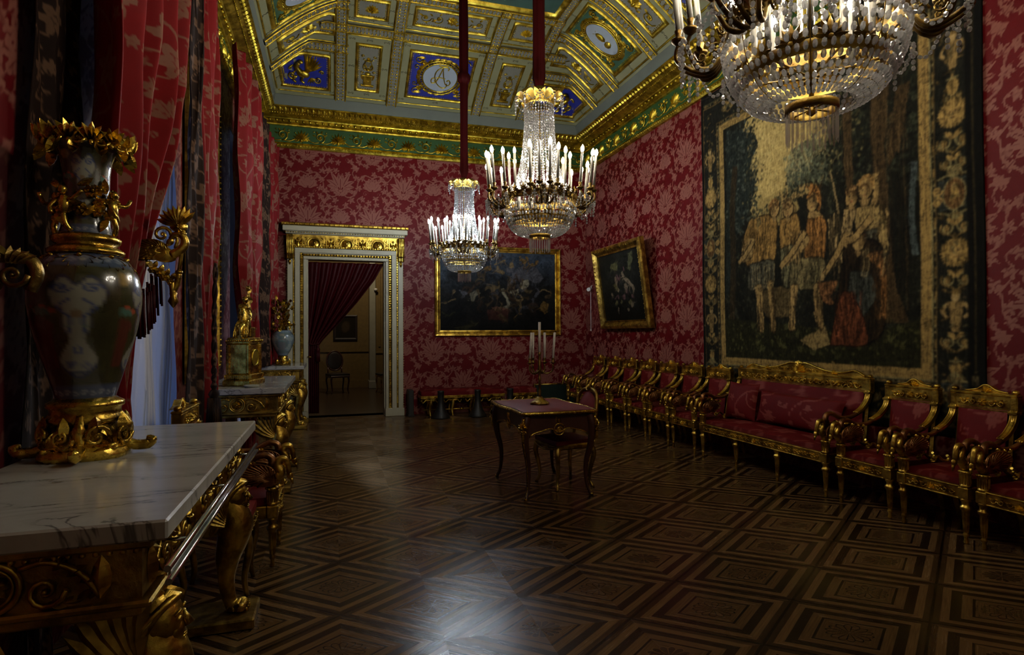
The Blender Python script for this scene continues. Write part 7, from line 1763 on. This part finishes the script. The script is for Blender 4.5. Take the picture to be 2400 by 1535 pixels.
    R.a *= (.45 + 1.05 * vnoise(R.U * 90, R.V * 20, 44))[..., None] * (.75 + .5 * vnoise(R.U * 1.5, R.V * 1.5, 45))[..., None]
    return R, W, H
R, W, H = tapestry_art(); res = .0085; nu, nv = int(W / res), int(H / res)
u, v = np.meshgrid(np.linspace(0, W, nu), np.linspace(0, H, nv), indexing='ij')
sag = .022 * np.abs(np.sin(u / W * pi * 6)) * (v / H) ** 6
P = np.stack([XR - .03 + .012 * np.sin(u * 2.1 + .5) * (1 - v / H * .6) + .006 * np.sin(v * 3 + u), 6.68 - u, .60 + v - sag], -1)
inn = np.clip(np.minimum(np.minimum(u - .45, 3.02 - u), np.minimum(v - .53, 3.42 - v)) / .1, 0, 1)   # weaving irregularity, strongest in the scene
wu = (vnoise(u * 8, v * 8, 51) - .47) * .026 + (vnoise(u * 34, v * 34, 53) - .47) * .013; wv = (vnoise(u * 8, v * 8, 52) - .47) * .026 + (vnoise(u * 34, v * 34, 54) - .47) * .013
k_ = .22 + .78 * inn; C_ = np.clip(R.sample(u + wu * k_, v + wv * k_), 0, 1)
rd = (1 - np.abs(2 * vnoise(u * 12 + wu * 60, v * 15, 58, 3) / .875 - 1)) * .6 + (1 - np.abs(2 * vnoise(u * 30, v * 34 + wv * 60, 59, 3) / .875 - 1)) * .6
C_ = C_ * (.36 + .92 * np.clip(rd, 0, 1.3) ** 1.2)[..., None]; g_ = C_.mean(-1, keepdims=True); C_ = (C_ * .9 + g_ * .1) * np.array((1.02, .86, .58)); C_ = C_ * (.35 + .65 * np.clip(g_ / .07, 0, 1.6))
o = sheet('tapestry', P, M['tapestry'], None, {'Col': C_.reshape(-1, 3)})
md = o.modifiers.new('thickness', 'SOLIDIFY'); md.thickness = .01; tag(o, 'huge woven tapestry of hunters under trees inside a grotesque border', 'tapestry')

# ================================================================== BENCHES BY THE FAR WALL, CAMERA, NEXT ROOM
def bench(x0, x1, label, yb=YF - .06):
    t = thing('bench', label, 'bench', ((x0 + x1) / 2, yb - .19, 0), group='low benches on the doorway wall'); w = x1 - x0
    mb = cushion_mb(w - .03, .36, .12, .36, 30, 12, crown=.3); o = mb.obj('seat', M['seat'], t); brocade_attr(o)
    mb = MB(); mb.box((0, 0, .335), (w, .38, .055), .008); mb.push(face_plane((0, -.19, .335), (1, 0, 0), (0, 0, 1))); n = max(1, int(w / .4))
    for k in range(n): mb.push(T(-w / 2 + (k + .5) * w / n, 0, 0)); mb.palmette(0, -.018, .05, n=7, h=.02); mb.pop()
    mb.pop(); mb.obj('seat_frame', M['gold'], t)
    n = max(2, int(round(w / .45)) + 1)
    for k in range(n):
        xx = -w / 2 + .17 + k * (w - .34) / max(1, n - 1)
        for yy in (-.13, .13):
            mb = MB(); mb.tube(smooth_path([(xx, yy, .31), (xx + .015, yy - .01, .23), (xx - .01, yy, .12), (xx, yy - .02, .03), (xx, yy - .03, 0)], 14), np.interp(np.linspace(0, 1, 14), [0, .3, .8, 1], [.03, .034, .016, .026]), 7)
            mb.push(face_plane((xx, yy - .03, .24), (1, 0, 0), (0, 0, 1)))
            for s in (-1, 1): mb.curve([(0, .04, 0), (s * .07, .05, 0), (s * .13, .0, 0), (s * .16, .05, 0)], .012, 5, 12); mb.leaf(s * .03, .02, pi / 2 - s, .09, .04, .015)
            mb.pop(); mb.obj('leg', M['gold'], t)
    mb = MB(); mb.tube([(-w / 2 + .06, 0, .10), (w / 2 - .06, 0, .10)], .014, 8); mb.ell((0, 0, .1), (.04, .03, .03), 8, 5); mb.obj('stretcher', M['gold'], t)
bench(1.46, 2.98, 'low gilt bench with red seat directly right of the doorway'); bench(3.10, 3.60, 'short gilt bench with red seat behind the candelabrum')
for i, (x, y, lb) in enumerate(((1.77, 9.86, 'dark flared post standing before the bench, nearer the doorway'), (2.42, 9.86, 'dark flared post standing before the bench, in the middle'), (3.02, 9.88, 'dark post half hidden by the writing desk'))):
    mb = MB(); mb.lathe([(0, 0), (.155, 0), (.16, .02), (.13, .06), (.085, .14), (.058, .24), (.05, .30), (.055, .44), (.06, .455), (.05, .47), (0, .472)], 20); o = mb.obj('stanchion', M['black']); o.location = (x, y, 0); tag(o, lb, 'post', 'dark posts before the benches')
mb = MB(); mb.box((1.31, YF - .17, .23), (.09, .3, .46), .01); mb.box((1.31, YF - .17, .02), (.11, .32, .04), .006); o = mb.obj('plinth_block', M['black']); tag(o, 'dark upright block at the foot of the door frame', 'block')
t = thing('fire_screen', 'dark green panel with gilt top rail beside the far corner', 'screen', (4.06, YF - .12, 0))
mb = MB(); mb.box((0, 0, .26), (.78, .03, .40), .004); mb.obj('panel', M['green_dark'], t); mb = MB(); mb.tube([(-.42, 0, .47), (.42, 0, .47)], .018, 8)
for s in (-1, 1): mb.tube([(s * .41, 0, 0), (s * .41, 0, .47)], .014, 8); mb.tube([(s * .41, -.1, .012), (s * .41, .09, .012)], .012, 6)
mb.obj('frame', M['gold_dull'], t)
t = thing('security_camera', 'small white camera on a wall arm in the far right corner', 'camera', (XR, YF - .30, 2.29))
mb = MB(); mb.tube([(-.13, -.10, -.02), (-.02, .05, .01)], .035, 10); mb.lathe([(0, 0), (.02, .0), (.02, .01), (0, .01)], 8, (-.13, -.10, -.02)); mb.obj('camera_body', M['white_plastic'], t); mb = MB(); mb.tube([(-.01, .0, .0), (-.03, .0, .05), (-.0, .0, .07)], .009, 6); mb.obj('mount_arm', M['white_plastic'], t)
mb = MB(); mb.tube([(-.008, .06, .0), (-.008, .06, -.78)], .006, 6); mb.box((-.01, .06, -.79), (.02, .025, .03), .004); mb.obj('cable', M['white_plastic'], t)

# doorway curtain
t = thing('door_curtain', 'dark crimson velvet curtain swept aside in the doorway', 'curtain')
nu, nv = 150, 110; U, V = np.meshgrid(np.linspace(0, 1, nu), np.linspace(0, 1, nv), indexing='ij'); Zt = 2.70 - V * 2.62
Rt = interp(Zt.ravel(), [(0, -.23), (.9, -.22), (1.25, -.22), (1.34, -.16), (1.6, .08), (2.0, .42), (2.4, .72), (2.7, .885)]).reshape(Zt.shape); Lf = DX0 + .015 + 0 * Zt
Xc = Lf + (Rt - Lf) * U; g = 1 - (Rt - Lf) / 1.32
w_ = 2 * pi * 6.5 * U; Yc = YF + .13 + (.018 + .03 * g) * np.sin(w_ + 1.5 * V) + .012 * np.sin(2 * w_)
o = sheet('drape', np.stack([Xc, Yc, Zt - (.10 * U * (1 - U)) * 0], -1), M['velvet'], t); md = o.modifiers.new('thickness', 'SOLIDIFY'); md.thickness = .008
mb = cord([(DX0 + .01, YF + .10, 1.30), (DX0 + .12, YF + .07, 1.27), (DX0 + .21, YF + .10, 1.29)], .012, 24, 14); tassel(mb, DX0 + .20, YF + .08, 1.27, .8); mb.obj('tie_cord', M['velvet'], t)

Y2 = 16.3
fl = MB(); fl.box((.6, (YF + .24 + Y2) / 2, -.05), (5.6, Y2 - YF, .1)); structure(fl.obj('floor_next_room', M['planks']), 'dark plank floor of the room beyond the doorway', 'floor')
mb = MB(); mb.box((.6, Y2 + .1, 2.2), (5.6, .2, 4.4)); 
mb.box((-2.1, (YF + Y2) / 2 + .2, 2.2), (.2, Y2 - YF, 4.4)); mb.box((3.3, (YF + Y2) / 2 + .2, 2.2), (.2, Y2 - YF, 4.4)); mb.box((.6, Y2 - .02, .98), (5.4, .03, .03)); mb.box((.6, Y2 - .02, .1), (5.4, .05, .2))
structure(mb.obj('wall_next_room', M['ochre']), 'ochre papered walls of the room beyond the doorway', 'wall')
mb = MB(); mb.box((.6, (YF + Y2) / 2 + .2, 4.45), (5.6, Y2 - YF, .1)); structure(mb.obj('ceiling_next_room', M['soot']), 'ceiling of the room beyond', 'ceiling')
mb = MB(); mb.box((1.02, Y2 - .25, 1.7), (.16, .5, 3.4), .01); mb.box((1.02, Y2 - .25, .1), (.2, .54, .2), .01); structure(mb.obj('trim_5', M['grey_marble']), 'grey marble pilaster in the room beyond the doorway', 'pilaster')
mb = MB(); mb.box((1.7, Y2 - .40, 1.7), (1.2, .1, 3.4), .01); mb.box((1.7, Y2 - .46, .95), (1.2, .03, .05), .005); mb.box((1.7, Y2 - .46, .14), (1.2, .04, .28), .005)
for x in (1.2, 1.35, 1.5): mb.box((x, Y2 - .46, 2.1), (.05, .02, 2.0), .004)
structure(mb.obj('trim_6', M['ochre']), 'ochre panelled pier right of the marble pilaster', 'panel')
mb = MB(); mb.ell((.0, 0, 0), (.05, .05, .04), 10, 6); mb.tube([(0, 0, 0), (0, .06, .02)], .02, 6); o = mb.obj('dome_camera', M['white_plastic']); o.location = (1.10, Y2 - .55, 2.62); tag(o, 'tiny white device at the head of the marble pilaster beyond the door', 'camera')
t = thing('small_painting', 'small dark framed picture on the ochre wall beyond the doorway', 'painting', (.34, Y2 - .02, 1.62)); t.rotation_euler = (pi / 2, 0, 0)
pic_frame(t, .5, .56, [(0, 0), (0, .02), (.03, .03), (.06, .02), (.06, 0)], 'dark_wood_panel'); R = Ras(.5, .56, .01, 3, (.018, .014, .008)); R.ell(.25, .3, .1, .15, (.05, .035, .02)); R.blur(3); canvas(t, R, .5, .56, res=.03)
def back_chair(x, y, rz, label, mat):
    t = thing('side_chair', label, 'chair', (x, y, 0), rz, group='chairs in the next room')
    o = cushion_mb(.46, .44, .07, .43, 12, 12).obj('seat', M['dark_wood_panel'], t); mb = MB(); mb.box((0, 0, .41), (.47, .45, .05), .01); mb.obj('seat_frame', M[mat], t)
    for sx in (-1, 1):
        for sy in (-1, 1): mb = MB(); mb.tube(smooth_path([(sx * .2, sy * .19, .4), (sx * .215, sy * .2, .3), (sx * .19, sy * .19, .1), (sx * .21, sy * .21, 0)], 10), np.linspace(.026, .014, 10), 7); mb.obj('leg', M[mat], t)
    mb = MB(); a = np.linspace(0, 2 * pi, 28, endpoint=False); mb.tube(np.c_[.2 * np.cos(a), .23 + .02 * np.sin(a), .78 + .24 * np.sin(a)], .02, 7, closed=True)
    for s in (-1, 1): mb.tube([(s * .17, .21, .42), (s * .17, .22, .62)], .018, 6)
    mb.obj('back_frame', M[mat], t); mb = MB(); mb.ell((0, .23, .78), (.185, .025, .22), 14, 9); mb.obj('backrest', M['dark_wood_panel'], t)
back_chair(.12, 14.9, .3, 'dark chair against the ochre wall beyond the doorway', 'wood'); back_chair(1.28, 14.6, -pi / 2 + .2, 'gilt chair at the right edge of the doorway, seen in the next room', 'gold')
lt = bpy.data.lights.new('next_room_lamp', 'POINT'); lt.energy = NEXT; lt.color = (1, .78, .5); lt.shadow_soft_size = .12; lo = bpy.data.objects.new('next_room_lamp', lt); COL.objects.link(lo); lo.location = (.75, 14.2, 3.9)
# ================================================================== CAMERA, LIGHT, WORLD
cam = bpy.data.cameras.new('camera'); co = bpy.data.objects.new('camera', cam); COL.objects.link(co); SC.camera = co
cam.sensor_width = 36; cam.sensor_fit = 'HORIZONTAL'; cam.lens = 1360 / 2400 * 36; cam.clip_start = .02; cam.clip_end = 100
from mathutils import Matrix, Vector
yaw, pit, rol = radians(17.2), radians(.55), radians(-.28)
fw = Vector((sin(yaw), cos(yaw), 0)); rt = Vector((cos(yaw), -sin(yaw), 0)); up = Vector((0, 0, 1))
f2 = fw * cos(pit) + up * sin(pit); u2 = up * cos(pit) - fw * sin(pit)
r3 = rt * cos(rol) + u2 * sin(rol); u3 = u2 * cos(rol) - rt * sin(rol)
m = Matrix((r3, u3, -f2)).transposed().to_4x4(); m.translation = (0, 0, 1.45); co.matrix_world = m

w = bpy.data.worlds.new('dusk'); SC.world = w; w.use_nodes = True
bg = w.node_tree.nodes['Background']; bg.inputs[0].default_value = (.16, .30, .80, 1); bg.inputs[1].default_value = SKY
SC.view_settings.view_transform = 'Standard'; SC.view_settings.look = 'None'; SC.view_settings.exposure = EXPO; SC.view_settings.gamma = 1
SC.view_settings.use_curve_mapping = False
cy = SC.cycles
cy.use_denoising = True; cy.max_bounces = 6; cy.diffuse_bounces = 3; cy.glossy_bounces = 3; cy.transmission_bounces = 4; cy.transparent_max_bounces = 14
cy.sample_clamp_indirect = 4; cy.sample_clamp_direct = 0; cy.caustics_reflective = False; cy.caustics_refractive = False; cy.use_light_tree = True
cy.blur_glossy = .5
